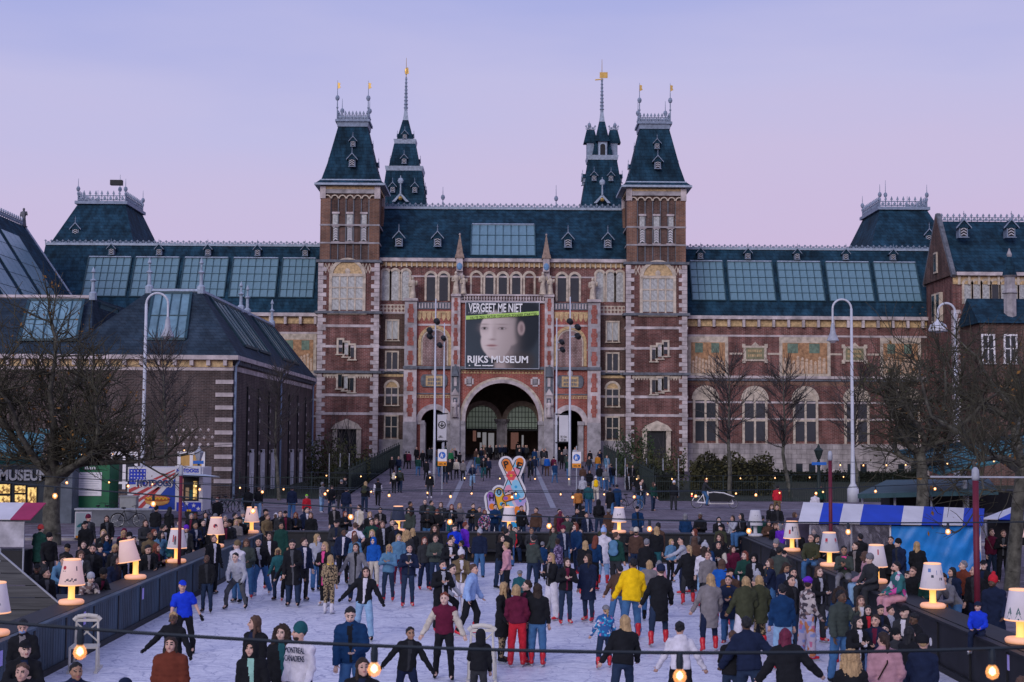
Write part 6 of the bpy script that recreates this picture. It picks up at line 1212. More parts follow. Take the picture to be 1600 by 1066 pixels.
q=at(187,834,70);B0=bicycle('black bicycle leaning on the low grey wall',(q.x,71.6,ground(71)),R(4),FB[0])
q=at(163,790,73.5);bicycle('blue grey bicycle parked before the green kiosk',(q.x,72.9,.2),R(70),FB[1]);q=at(178,788,73.5);bicycle('grey bicycle parked by the utility cabinet',(q.x,72.95,.2),R(60),FB[2])
for i,px in enumerate((322,334,345,357,369,381)):
    q=at(px,800,80+i*.8);bicycle('%s bicycle, %s from the left in the rack beside the annex corner'%(('black','blue','grey','green')[i%4],NTH[i]),(q.x,80+i*.8,ground(80)),R(55+13*(i%3)),FB[i%4],'bicycles in the rack by the annex')
p=at(984,800,86);bicycle('dark bicycle with pale wheels held by the man at the plaza edge',(p.x,86,ground(86)),R(3),FB[0])
CGB=thing('cargo_bicycle','white framed cargo bicycle with long black box crossing the plaza','cargo bicycle',(at(1115,800,88).x,88.5,.41));x=CGB.location.x
for nm,xx in(('wheel',-.95),('wheel',1.3)):q=ob(nm,WHEEL,CGB,(xx,0,.37 if xx<0 else .30),scale=(1.08,)*3 if xx<0 else(.85,)*3,local=True)
f=MB();f.path([(-.95,0,.37),(-.45,0,.33),(-.2,0,.3),(1.05,0,.3),(1.3,0,.3)],.045,7);f.path([(-.45,0,.33),(-.6,0,.95)],.035,7);f.path([(-.95,0,.37),(-.6,0,.8)],.025,6);f.path([(-.2,0,.3),(-.3,0,1.05)],.05,7);f.path([(-.3,0,.95),(.1,0,1.0),(.7,0,.95),(1.35,0,.72)],.035,6);f.path([(1.3,0,.3),(1.15,0,.75)],.03,6);f.path([(-1.25,0,.45),(-1.1,0,.72),(-.8,0,.74)],.025,6);q=f.build('frame',WHITE,None);q.parent=CGB
q=MB().prism([(-.18,.42),(1.0,.42),(1.28,.72),(.7,.9),(.1,.95),(-.25,.9)],-.28,.28).build('cargo_box',BLACK,None);q.parent=CGB
q=MB().ball((-.65,0,1.0),(.14,.1,.05),8).build('saddle',BLACK,None);q.parent=CGB;q=MB().path([(-.3,0,1.05),(-.32,0,1.2),(-.42,-.25,1.18)],.016,6).path([(-.32,0,1.2),(-.42,.25,1.18)],.016,6).build('handlebar',BLACK,None);q.parent=CGB;q=MB().ball((-1.28,0,.75),.05,6).build('tail_light',mat('red tail light',(.5,.02,.02),.4,.1,1,emit=(1,.1,.08),es=2),None);q.parent=CGB
# ------------------------------------------------------------------ people: bodies grown from a posed skeleton as one surface
class Field:
    def __init__(s,lo,hi,v):
        s.lo=np.array(lo,float);s.v=v;s.n=np.maximum(4,np.ceil((np.array(hi)-s.lo)/v).astype(int)+1);s.F=np.full(s.n,.3,np.float32)
        s.ax=[s.lo[i]+v*np.arange(s.n[i])for i in range(3)]
    def sub(s,lo,hi):
        i0=np.clip(((np.array(lo)-s.lo)/s.v).astype(int)-1,0,s.n-1);i1=np.clip(((np.array(hi)-s.lo)/s.v).astype(int)+3,1,s.n)
        sl=tuple(slice(a,b)for a,b in zip(i0,i1));X,Y,Z=np.meshgrid(*[s.ax[k][sl[k]]for k in range(3)],indexing='ij');return sl,np.stack([X,Y,Z],-1)
    def join(s,sl,d,k):
        a=s.F[sl]
        if k>0:h=np.maximum(k-np.abs(a-d),0)/k;s.F[sl]=np.minimum(a,d)-h*h*k*.25
        else:s.F[sl]=np.minimum(a,d)
    def cone(s,a,b,ra,rb,k=.03,w=None,f=1.0):
        a,b=np.array(a,float),np.array(b,float);R_=max(ra,rb)+k+2*s.v;sl,P=s.sub(np.minimum(a,b)-R_,np.maximum(a,b)+R_);q=P-a;ba=b-a
        if w is not None:w=np.array(w,float);q=q+((q@w)*(1/f-1))[...,None]*w;ba=ba+w*(ba@w)*(1/f-1)
        t=np.clip((q@ba)/max(ba@ba,1e-9),0,1);d=np.linalg.norm(q-t[...,None]*ba,axis=-1)-(ra+(rb-ra)*t);s.join(sl,d,k)
    def ell(s,c,r,M=None,k=.02,neg=False):
        c,r=np.array(c,float),np.array(r,float);R_=r.max()+k+2*s.v;sl,P=s.sub(c-R_,c+R_);q=P-c
        if M is not None:q=q@M
        n=np.linalg.norm(q/r,axis=-1);d=(n-1)*r.min()
        if neg:s.F[sl]=np.maximum(s.F[sl],-d)
        else:s.join(sl,d,k)
    def cut(s,p,n):# keep the side towards n
        X,Y,Z=np.meshgrid(*s.ax,indexing='ij');n=np.array(n,float);d=(X-p[0])*n[0]+(Y-p[1])*n[1]+(Z-p[2])*n[2];s.F=np.maximum(s.F,(-d).astype(np.float32))
    def noise(s,amp,fr,seed=0):
        X,Y,Z=np.meshgrid(*s.ax,indexing='ij');s.F+=(amp*(np.sin(X*fr+seed+2*np.sin(Z*fr*.4))*np.sin(Z*fr*1.3+seed*2+1.5*np.sin(Y*fr*.7))+.5*np.sin(Y*fr*1.7+Z*fr*.6+seed))).astype(np.float32)
    def nets(s):
        F=s.F;F[0]=F[-1]=.1;F[:,0]=F[:,-1]=.1;F[:,:,0]=F[:,:,-1]=.1;ins=F<0;nc=s.n-1;S=np.zeros((*nc,3),np.float32);C=np.zeros(nc,np.float32);quads=[];idx=np.full(nc,-1,np.int64)
        cr_=[]
        for ax in range(3):
            A=[slice(None)]*3;B=[slice(None)]*3;A[ax]=slice(0,-1);B[ax]=slice(1,None);fa,fb=F[tuple(A)],F[tuple(B)];m=(fa<0)!=(fb<0);I=np.argwhere(m)
            if len(I)==0:cr_.append((I,None));continue
            va,vb=fa[m],fb[m];t=va/(va-vb);p=I.astype(np.float32);p[:,ax]+=t;o1,o2=[a for a in range(3)if a!=ax];cr_.append((I,va<0))
            for d1 in(0,-1):
                for d2 in(0,-1):
                    J=I.copy();J[:,o1]+=d1;J[:,o2]+=d2;ok=np.all((J>=0)&(J<nc),axis=1);jj=tuple(J[ok].T);np.add.at(S,jj,p[ok]);np.add.at(C,jj,1)
        act=C>0;idx[act]=np.arange(act.sum());V=s.lo+(S[act]/C[act][:,None])*s.v
        for ax in range(3):
            I,ina=cr_[ax]
            if ina is None:continue
            o1,o2=(ax+1)%3,(ax+2)%3;q=[]
            for d1,d2 in((0,0),(-1,0),(-1,-1),(0,-1)):
                J=I.copy();J[:,o1]+=d1;J[:,o2]+=d2;q.append(idx[tuple(np.clip(J,0,nc-1).T)])
            q=np.stack(q,1);q[~ina]=q[~ina][:,::-1];quads.append(q)
        Q=np.concatenate(quads);return V,Q[np.all(Q>=0,axis=1)]
def rx(a):c,s=math.cos(a),math.sin(a);return np.array([[1,0,0],[0,c,-s],[0,s,c]])
def rz3(a):c,s=math.cos(a),math.sin(a);return np.array([[c,-s,0],[s,c,0],[0,0,1]])
def ry3(a):c,s=math.cos(a),math.sin(a);return np.array([[c,0,s],[0,1,0],[-s,0,c]])
def unitv(v):return v/(np.linalg.norm(v)+1e-9)
# arms: forward, sideways, elbow, inward; legs: forward, sideways, knee (degrees)
POSES=dict(
 standb=(3,-14,(10,10,40,30),(2,7,12,5),(8,3,10),(-4,6,3),-4),standc=(2,16,(-6,12,52,35),(-4,12,48,35),(-3,6,3),(6,3,8),4),skateb=(14,14,(-4,20,30,0),(26,16,34,10),(-10,9,20),(28,6,36),-5),frontb=(3,14,(30,16,102,62),(26,16,106,62),(-3,4,3),(6,5,7),3),walkb=(6,-8,(-20,8,16,0),(20,8,26,8),(26,3,8),(-18,3,20),2),lookdown=(9,6,(24,10,74,40),(8,9,22,10),(6,4,8),(-4,5,4),-3),
 stand=(2,0,(6,9,14,10),(3,8,10,5),(4,4,4),(-3,4,3)),standL=(3,-42,(8,9,30,20),(3,8,14,5),(6,4,6),(-4,4,4)),standR=(3,42,(3,8,14,5),(10,9,34,20),(-4,4,4),(6,4,6)),
 front=(4,-8,(22,10,88,48),(24,10,84,44),(5,4,5),(-3,4,3)),phone=(4,10,(42,10,105,20),(6,10,20,5),(4,5,4),(-4,5,4)),hips=(2,12,(-18,38,95,75),(-18,38,95,75),(3,7,3),(-2,7,3)),
 skate=(10,-12,(14,24,22,0),(0,28,26,0),(24,6,30),(-8,8,16)),wide=(8,8,(14,32,22,0),(6,38,18,0),(18,9,22),(-8,9,12),5),reach=(8,20,(62,30,14,0),(20,40,25,0),(10,6,12),(-8,6,8)),
 crouch=(30,-10,(28,20,55,25),(34,14,60,30),(46,18,62),(30,24,52)),walk=(4,0,(22,7,20,5),(-24,7,14,0),(-16,3,16),(24,3,6)),lean=(34,8,(52,16,75,40),(56,14,70,40),(14,4,8),(2,4,4)),
 sit=(8,-12,(26,10,62,35),(24,12,58,35),(80,9,78),(82,7,84)),sitphone=(12,6,(36,8,100,40),(34,8,95,40),(80,7,80),(82,7,82)),cycle=(14,0,(58,10,16,-5),(58,10,16,-5),(72,5,88),(34,5,44)))
SK={}
def skel(pn):
    if pn in SK:return SK[pn]
    lean,hy,aL,aR,lL,lR=POSES[pn][:6];lat=POSES[pn][6]if len(POSES[pn])>6 else 0;T=ry3(R(lat))@rx(R(lean));J=dict(pel=np.zeros(3));up=T@np.array([0,0,1.]);fw=T@np.array([0,-1.,0]);J['up'],J['fw']=up,fw
    J['chest']=up*.30;J['neck']=up*.485;J['head']=up*.54+np.array([0,-.02-.05*math.sin(R(lean)),.115]);J['T']=T;J['H']=rz3(R(hy))@ry3(R(-lat*.6))@rx(R(lean*(.35 if pn!='lookdown' else 2.6)))
    for s,ar,lg in((1,aL,lL),(-1,aR,lR)):
        f,ab,e,inw=map(R,ar);k='L' if s>0 else 'R';sh=T@np.array([s*.174,0,.415]);d=T@np.array([s*math.sin(ab),-math.sin(f)*math.cos(ab),-math.cos(f)*math.cos(ab)]);n=T@np.array([-s*math.sin(inw),-math.cos(inw),.35]);n=unitv(n-d*(n@d));d2=d*math.cos(e)+n*math.sin(e)
        J['sh'+k],J['el'+k],J['wr'+k]=sh,sh+d*.285,sh+d*.285+d2*.245;J['hd'+k]=d2;J['hn'+k]=unitv(n*math.cos(e)-d*math.sin(e))
        f,ab,kn=map(R,lg);hp=np.array([s*.088,0,-.04]);d=np.array([s*math.sin(ab),-math.sin(f)*math.cos(ab),-math.cos(f)*math.cos(ab)]);d2=unitv(np.array([s*math.sin(ab)*.5,-math.sin(f-kn),-math.cos(f-kn)]))
        J['hp'+k],J['kn'+k],J['an'+k]=hp,hp+d*.43,hp+d*.43+d2*.42
    z=.115 if pn.startswith('sit')else .085-min(J['anL'][2],J['anR'][2])
    if pn=='cycle':z=.98+.11
    for k in J:
        if k not in('up','fw','T','H')and not k.startswith(('hd','hn')):J[k]=J[k]+np.array([0,0,z])
    J['top']=J['head']+np.array([0,0,.118]);SK[pn]=J;return J
def bounds(J,m):
    P=np.array([J[k]for k in J if k not in('up','fw','T','H')and not k.startswith(('hd','hn'))]);return P.min(0)-m,P.max(0)+m
def torso(F,J,g):
    fw=J['fw'];F.cone(J['pel']-J['up']*.02,J['pel']+J['up']*.16,.155+g,.135+g,.05,fw,.72);F.cone(J['pel']+J['up']*.15,J['chest']+J['up']*.05,.135+g,.165+g,.05,fw,.68);F.cone(J['chest']+J['up']*.0,J['neck']-J['up']*.05,.158+g,.085+g*.6,.05,fw,.68)
    F.cone(J['shL']-J['up']*.012,J['shR']-J['up']*.012,.054+g*.5,.054+g*.5,.06)
PLACE=bpy.data.materials.new('placeholder')
SKINM={n:mat('skin '+n,c,.6,.12,6,0,.35)for n,c in(('light',(.56,.34,.26)),('fair',(.62,.42,.34)),('tan',(.34,.19,.12)),('dark',(.10,.055,.035)))}
EYE=mat('dark eye',(.02,.016,.014),.3,.1,3);LIP=mat('lip',(.36,.13,.12),.5,.1,3)
MC={}
def body_mesh(pn):
    if('b',pn)in MC:return MC['b',pn]
    J=skel(pn);lo,hi=bounds(J,.17);hi[2]+=.02;F=Field(lo,hi,.0155);torso(F,J,0)
    F.cone(J['neck']-J['up']*.06,J['head']-np.array([0,0,.05]),.06,.052,.03)
    for k in 'LR':
        F.cone(J['sh'+k],J['el'+k],.050,.039,.03);F.cone(J['el'+k],J['wr'+k],.039,.026,.02);hd,hn=J['hd'+k],J['hn'+k];sd=unitv(np.cross(hd,hn));F.cone(J['wr'+k]+hd*.02,J['wr'+k]+hd*.085,.030,.036,.015,hn,.45)
        F.cone(J['hp'+k],J['kn'+k],.085,.058,.04);F.cone(J['kn'+k],J['an'+k],.056,.038,.03);F.cone(J['an'+k]+[0,.03,-.045],J['an'+k]+[0,-.13,-.055],.035,.03,.02)
    H,hc=J['H'],J['head'];e=lambda p:hc+H@np.array(p)
    F.ell(e((0,.012,.02)),(.078,.096,.100),H,.02);F.ell(e((0,-.024,-.05)),(.058,.066,.066),H,.035);F.cone(e((0,-.093,.012)),e((0,-.112,-.026)),.012,.0165,.012);F.ell(e((0,-.075,-.098)),(.022,.02,.016),H,.02);F.ell(e((0,-.085,-.058)),(.026,.016,.014),H,.012)
    for s in(-1,1):F.ell(e((s*.078,.008,-.006)),(.013,.026,.034),H,.008);F.ell(e((s*.033,-.112,.012)),(.021,.021,.013),H,0,True);F.ell(e((s*.033,-.084,.012)),(.015,.013,.012),H,.004);F.ell(e((s*.045,-.07,-.03)),(.024,.02,.02),H,.025)
    V,Q=F.nets();nb=len(V);xv,xq=[],[]
    for k in 'LR':# fingers and thumb
        hd,hn=J['hd'+k],J['hn'+k];sd=unitv(np.cross(hd,hn));b0=J['wr'+k]+hd*.095
        fs=[(b0+sd*o-hn*.002,hd,l)for o,l in((-.028,.042),(-.010,.05),(.009,.047),(.027,.036))]+[(J['wr'+k]+hd*.04-sd*.032,unitv(hd*.75-sd*.5+hn*.35),.038)]
        for p,d,l in fs:
            c1=unitv(d+hn*.35);c2=unitv(d+hn*1.0);ps=[p-d*.02,p+c1*l,p+c1*l+c2*l*.75];rs_=[.0105,.0095,.0065];o=unitv(np.cross(d,hn+.01));w=np.cross(d,o);st=nb+len(xv)
            for q,r_ in zip(ps,rs_):xv+=[q+(o*math.cos(a)+w*math.sin(a))*r_ for a in(0,1.5708,3.1416,4.7124)]
            for j in range(2):xq+=[(st+j*4+i,st+j*4+(i+1)%4,st+j*4+4+(i+1)%4,st+j*4+4+i)for i in range(4)]
            xq.append((st+8,st+9,st+10,st+11))
    V=np.concatenate([V,np.array(xv)]);Q=np.concatenate([Q,np.array(xq)]);me=np_mesh('person',V,Q,[PLACE]*4,True)
    c=(V[Q].mean(1)-hc)@H;mi=np.zeros(len(Q),np.int32);ey=(np.abs(np.abs(c[:,0])-.033)<.015)&(np.abs(c[:,2]-.012)<.0085)&(c[:,1]<-.06);br=(np.abs(np.abs(c[:,0])-.034)<.019)&(np.abs(c[:,2]-.036)<.007)&(c[:,1]<-.05);lp=(np.abs(c[:,0])<.022)&(np.abs(c[:,2]+.057)<.0085)&(c[:,1]<-.07);mi[ey|br]=1;mi[lp]=2
    w=V[Q].mean(1)
    for k in 'LR':mi[np.linalg.norm(w-(J['wr'+k]+J['hd'+k]*.09),axis=1)<.105]=3
    me.polygons.foreach_set('material_index',mi);MC['b',pn]=me;return me
TOPS=dict(jacket=(.030,.020,-.10,1),puffer=(.040,.030,-.09,1),coat=(.030,.020,-.44,1),parka=(.042,.026,-.34,1),raincoat=(.045,.03,-.16,1),sweater=(.022,.016,-.07,0),hoodie=(.026,.018,-.07,0),tee=(.02,.018,-.08,0),varsity=(.03,.022,-.05,1),vest=(.028,.02,-.06,1))
def top_mesh(pn,ty):
    if(ty,pn)in MC:return MC[ty,pn]
    J=skel(pn);g,ga,hem,col=TOPS[ty];lo,hi=bounds(J,.2);lo[2]=max(lo[2],J['pel'][2]+min(hem,-.2)-.12);v=.021;F=Field(lo,hi,v);torso(F,J,g);sit=pn.startswith('sit')or pn=='cycle'
    if sit:hem=max(hem,-.12)
    for k in 'LR':
        end=J['wr'+k]if ty!='tee' else J['sh'+k]*.35+J['el'+k]*.65
        F.cone(J['sh'+k],J['el'+k]if ty!='tee' else end,.052+ga,(.043+ga)if ty!='tee' else .056+ga,.035)
        if ty!='tee':F.cone(J['el'+k],end,.044+ga,.033+ga*.8,.025);F.cone(end-J['hd'+k]*.012,end+J['hd'+k]*.012,.037+ga*.8,.037+ga*.8,.008)
    if hem<-.2:
        kn=(J['knL']+J['knR'])/2;dn=unitv(kn-J['pel']);F.cone(J['pel'],J['pel']+dn*(-hem+.05),.16+g,.19+g,.06,J['fw'],.8)
    elif not sit:F.cone(J['pel'],J['pel']-J['up']*(-hem+.03),.158+g,.162+g,.04,J['fw'],.76)
    if col:F.cone(J['neck']-J['up']*.05,J['neck']+J['up']*.035+J['fw']*.015,.085,.074,.02)
    else:F.cone(J['neck']-J['up']*.05,J['neck']-J['up']*.005,.08,.066,.02)
    if ty in('hoodie','parka','raincoat'):F.ell(J['neck']-J['fw']*.085-J['up']*.01,(.115,.06,.085),J['T'],.03)
    F.noise(.008 if ty!='puffer' else .004,27,len(pn));F.noise(.004,55,2)
    X,Y,Z=np.meshgrid(*F.ax,indexing='ij');ax_=(X*J['up'][0]+Y*J['up'][1]+Z*J['up'][2])
    if ty in('puffer',):F.F-=(.011*np.abs(np.sin(ax_*38))).astype(np.float32)
    nn=J['up']*1.0 if hem>-.2 else np.array([0,0,1.]);F.cut(J['pel']+nn*hem,nn)
    V,Q=F.nets();me=np_mesh('jacket',V,Q,[PLACE]*3,True);mi=np.zeros(len(Q),np.int32);c=(V[Q].mean(1)-J['pel'])@J['T']
    mi[(np.abs(c[:,0])<.022+.12*np.clip(c[:,2]-.1,0,.5)*.6)&(c[:,1]<-.04)&(c[:,2]>hem+.02)&(c[:,2]<.52)]=1
    w=V[Q].mean(1);am=np.zeros(len(Q),bool)
    for k in 'LR':
        for a,b in((J['sh'+k]*.8+J['el'+k]*.2,J['el'+k]),(J['el'+k],J['wr'+k])):t=np.clip(((w-a)@(b-a))/((b-a)@(b-a)),0,1);am|=np.linalg.norm(w-a-t[:,None]*(b-a),axis=1)<.082
    mi[am&(mi==0)]=2;me.polygons.foreach_set('material_index',mi);MC[ty,pn]=me;return me
def leg_mesh(pn,ty):
    if(ty,pn)in MC:return MC[ty,pn]
    J=skel(pn);lo,hi=bounds(J,.13);hi[2]=min(hi[2],J['pel'][2]+.25);g,gk,ga=dict(slim=(.012,.012,.012),straight=(.018,.024,.030),wide=(.03,.045,.055))[ty];F=Field(lo,hi,.02)
    F.cone(J['pel']-J['up']*.03,J['pel']+J['up']*.1,.158,.145,.03,J['fw'],.74)
    for k in 'LR':F.cone(J['hp'+k],J['kn'+k],.088+g,.060+gk,.02);F.cone(J['kn'+k],J['an'+k]+unitv(J['kn'+k]-J['an'+k])*.02,.058+gk,.042+ga,.03)
    F.noise(.005,26,2);V,Q=F.nets();me=np_mesh('trousers',V,Q,[PLACE],True);MC[ty,pn]=me;return me
def sdf(name,fn,lo,hi,v=.014,slots=1):
    if name not in MC:F=Field(lo,hi,v);fn(F);V,Q=F.nets();MC[name]=np_mesh(name,V,Q,[PLACE]*slots,True)
    return MC[name]
def h_short(F,r=.0):F.ell((0,.014,.024),(.087+r,.106+r,.110+r));F.noise(.009,48,3);F.cut((0,0,.012),(0,.72,.69));F.noise(.004,90,5)
def h_bald(F):F.ell((0,.014,.022),(.081,.099,.103));F.cut((0,0,.03),(0,.8,.6))
def h_long(F):
    F.ell((0,.016,.022),(.089,.107,.112),None,.02);F.cut((0,0,.004),(0,.72,.69));F.cone((0,.055,.0),(0,.085,-.27),.082,.098,.03,(0,1,0),.5)
    for s in(-1,1):F.cone((s*.07,.01,.03),(s*.088,-.012,-.25),.03,.03,.03)
    F.noise(.006,55,1)
def h_bob(F):
    F.ell((0,.016,.022),(.089,.107,.112),None,.02);F.cut((0,0,.004),(0,.72,.69));F.cone((0,.05,.0),(0,.06,-.1),.086,.085,.03,(0,1,0),.6)
    for s in(-1,1):F.cone((s*.072,.01,.03),(s*.08,-.01,-.09),.028,.028,.03)
    F.noise(.006,55,1)
def h_curly(F):
    F.ell((0,.02,.025),(.108,.118,.125),None,.02);F.cut((0,-.03,.03),(0,.8,.6));F.cone((0,.05,.0),(0,.08,-.24),.12,.14,.03,(0,1,0),.5)
    for s in(-1,1):F.cone((s*.095,.0,.04),(s*.12,-.01,-.2),.05,.055,.03)
    F.noise(.014,75,1)
def h_bun(F):h_short(F);F.ell((0,.105,.07),(.042,.04,.042),None,.015)
def h_pony(F):h_short(F);F.cone((0,.1,.05),(0,.15,-.05),.03,.036,.02);F.cone((0,.15,-.05),(0,.13,-.22),.036,.014,.02)
def h_beanie(F):F.ell((0,.014,.03),(.094,.112,.13),None,.01);F.cut((0,0,.03),(0,.25,.97));F.cone((-.0,.012,.045),(0,.016,.07),.099,.099,.01);F.noise(.002,120)
def h_pom(F):h_beanie(F);F.ell((0,.03,.185),(.042,.042,.042),None,.01);F.noise(.003,110)
def h_cap(F):F.ell((0,.014,.03),(.092,.110,.108),None,.01);F.cut((0,0,.042),(0,.1,1));F.ell((0,-.12,.05),(.07,.075,.012),None,.012)
def h_helmet(F):F.ell((0,.016,.035),(.112,.132,.122),None,.01);F.cut((0,0,.035),(0,.15,1))
def h_hood(F):F.ell((0,.022,.012),(.112,.128,.145),None,.02);F.cone((0,.03,-.06),(0,.05,-.16),.105,.11,.04);F.ell((0,-.12,-.01),(.072,.1,.105),None,0,True)
def h_beret(F):F.ell((0.01,.02,.1),(.118,.125,.055),None,.01);F.cone((0,.012,.06),(0,.016,.09),.09,.095,.01)
def h_beard(F):F.ell((0,-.03,-.062),(.064,.074,.064));F.cut((0,0,-.04),(0,.25,-.97));F.cut((0,-.035,0),(0,-1,-.2))
def h_mask(F):F.ell((0,-.035,-.05),(.066,.078,.052));F.cut((0,-.05,0),(0,-1,0))
HAIRS=dict(sh=('hair',h_short),bd=('hair',h_bald),lo=('hair',h_long),bo=('hair',h_bob),cu=('hair',h_curly),bu=('hair',h_bun),po=('hair',h_pony),be=('beanie',h_beanie),pm=('bobble_hat',h_pom),ca=('cap',h_cap),he=('helmet',h_helmet),ho=('hood',h_hood),br=('beret',h_beret))
def s_skate(F):F.cone((0,.045,-.05),(0,-.06,-.055),.044,.044,.02);F.cone((0,-.06,-.06),(0,-.145,-.062),.042,.034,.02);F.cone((0,.02,-.03),(0,.03,.13),.052,.058,.03);F.cone((0,.025,.10),(0,.03,.15),.064,.062,.01);F.cut((0,0,-.092),(0,0,1))
def s_shoe(F):F.cone((0,.045,-.05),(0,-.06,-.055),.040,.042,.02);F.cone((0,-.06,-.06),(0,-.14,-.062),.042,.032,.02);F.cone((0,.02,-.03),(0,.025,.03),.045,.047,.02);F.cut((0,0,-.085),(0,0,1))
_bl=MB();_bl.box(-.004,.004,-.19,.12,-.142,-.112);_bl.box(-.02,.02,-.12,-.06,-.114,-.088);_bl.box(-.02,.02,.03,.08,-.114,-.088);BLADE=_bl.mesh('blade',GREYM)
def x_scarf(F):
    for i in range(14):a,b=2*math.pi*i/14,2*math.pi*(i+1)/14;F.cone((.078*math.cos(a),.07*math.sin(a),.01*math.sin(3*a)),(.078*math.cos(b),.07*math.sin(b),.01*math.sin(3*b)),.032,.032,.01)
    F.cone((.03,-.09,-.02),(.045,-.135,-.3),.034,.04,.02,(0,1,0),.5);F.noise(.004,60)
def x_pack(F):F.cone((-.09,.0,-.12),(.09,.0,-.12),.075,.075,.02);F.cone((-.08,.0,.12),(.08,.0,.12),.065,.065,.02);F.cone((0,0,-.12),(0,0,.12),.14,.13,.04,(0,1,0),.55);F.cone((0,.06,-.1),(0,.06,.0),.08,.08,.02,(0,1,0),.5)
def x_bag(F):F.cone((0,-.07,-.06),(0,.07,-.06),.055,.055,.02);F.cone((0,-.07,.05),(0,.07,.05),.05,.05,.02);F.cone((0,0,-.05),(0,0,.05),.07,.07,.03)
CO=dict(black=(.011,.012,.015),charcoal=(.030,.032,.037),navy=(.011,.018,.045),dkblue=(.008,.035,.10),blue=(.010,.085,.36),royal=(.012,.045,.55),teal=(.016,.085,.10),jean=(.05,.13,.27),ltjean=(.22,.36,.52),dkjean=(.018,.032,.065),grey=(.17,.17,.19),dkgrey=(.07,.075,.085),ltgrey=(.36,.37,.42),white=(.58,.56,.62),cream=(.52,.47,.39),yellow=(.80,.50,.008),mustard=(.42,.17,.02),red=(.48,.02,.035),maroon=(.11,.012,.035),rust=(.14,.035,.02),pink=(.52,.26,.30),hotpink=(.62,.07,.24),dustpink=(.40,.22,.25),purple=(.13,.025,.45),olive=(.045,.05,.028),khaki=(.15,.11,.06),brown=(.075,.042,.03),dkbrown=(.028,.017,.013),dkgreen=(.012,.05,.04),green=(.02,.16,.06),lime=(.25,.6,.05),mint=(.26,.48,.40),greygreen=(.045,.058,.052),plaid=(.26,.24,.23),beige=(.40,.31,.22),taupe=(.18,.165,.17),ltblue=(.26,.38,.62),denim=(.09,.20,.32),blond=(.36,.24,.12),coral=(.65,.08,.07),orange=(.38,.15,.04),leopard=(.22,.16,.09),floral=(.10,.05,.08),bluefloral=(.02,.10,.28),purplefloral=(.10,.05,.15),floralpants=(.45,.36,.42),retro=(.03,.14,.16))
CW=dict(dkblue='dark blue',royal='bright blue',jean='blue',ltjean='pale blue',dkjean='dark denim',dkgrey='dark grey',ltgrey='light grey',hotpink='hot pink',dustpink='dusty pink',dkbrown='dark brown',dkgreen='dark green',greygreen='grey green',plaid='checked',ltblue='light blue',leopard='leopard print',floral='flowered',bluefloral='blue patterned',purplefloral='purple patterned',floralpants='flowered',retro='teal white and pink')
def pattern(name,base,spots,scale,thr):
    m,n,b=_new('cloth '+name);t=n.nodes.new('ShaderNodeTexCoord');v=n.nodes.new('ShaderNodeTexVoronoi');v.inputs['Scale'].default_value=scale;r=n.nodes.new('ShaderNodeValToRGB');r.color_ramp.interpolation='CONSTANT';r.color_ramp.elements[0].color=(*base,1);r.color_ramp.elements[1].position=thr;r.color_ramp.elements[1].color=(*spots[0],1)
    for i,c in enumerate(spots[1:]):e=r.color_ramp.elements.new(thr+(1-thr)*(i+1)/len(spots));e.color=(*c,1)
    n.links.new(t.outputs['Object'],v.inputs['Vector']);s_=n.nodes.new('ShaderNodeSeparateColor');n.links.new(v.outputs['Color'],s_.inputs[0]);n.links.new(s_.outputs[0],r.inputs[0]);n.links.new(r.outputs[0],b.inputs['Base Color']);b.inputs['Roughness'].default_value=.9;return m
PAT=dict(leopard=pattern('leopard',(.30,.22,.12),((.02,.015,.01),),32,.5),floral=pattern('floral',(.02,.02,.03),((.4,.1,.2),(.4,.35,.35),(.1,.1,.3)),18,.5),bluefloral=pattern('blue floral',(.015,.09,.26),((.5,.5,.6),(.02,.3,.5),(.4,.15,.3)),16,.62),purplefloral=pattern('purple floral',(.06,.035,.09),((.28,.22,.36),),30,.6),floralpants=pattern('floral trousers',(.48,.42,.50),((.55,.2,.08),(.5,.15,.25),(.25,.3,.55)),11,.6),plaid=pattern('plaid',(.45,.40,.38),((.05,.04,.05),(.18,.12,.11)),14,.45),retro=pattern('retro tracksuit',(.02,.12,.13),((.55,.5,.55),(.5,.06,.28),(.02,.14,.16)),9,.45))
def CM(c):return PAT[c]if c in PAT else cloth(CO[c])
HAIRC={n:mat('hair '+n,CO.get(n,(.3,.3,.3)),.7,.45,30,.3,.3,0,(1,1,.12))for n in('black','dkbrown','brown','blond','rust','grey','white','maroon')}
def skin_of(i):return SKINM[('light','fair','light','tan','fair','light','dark','light','fair','light')[i%10]]
def setm(o,ms):
    for i,m in enumerate(ms):o.material_slots[i].link='OBJECT';o.material_slots[i].material=m
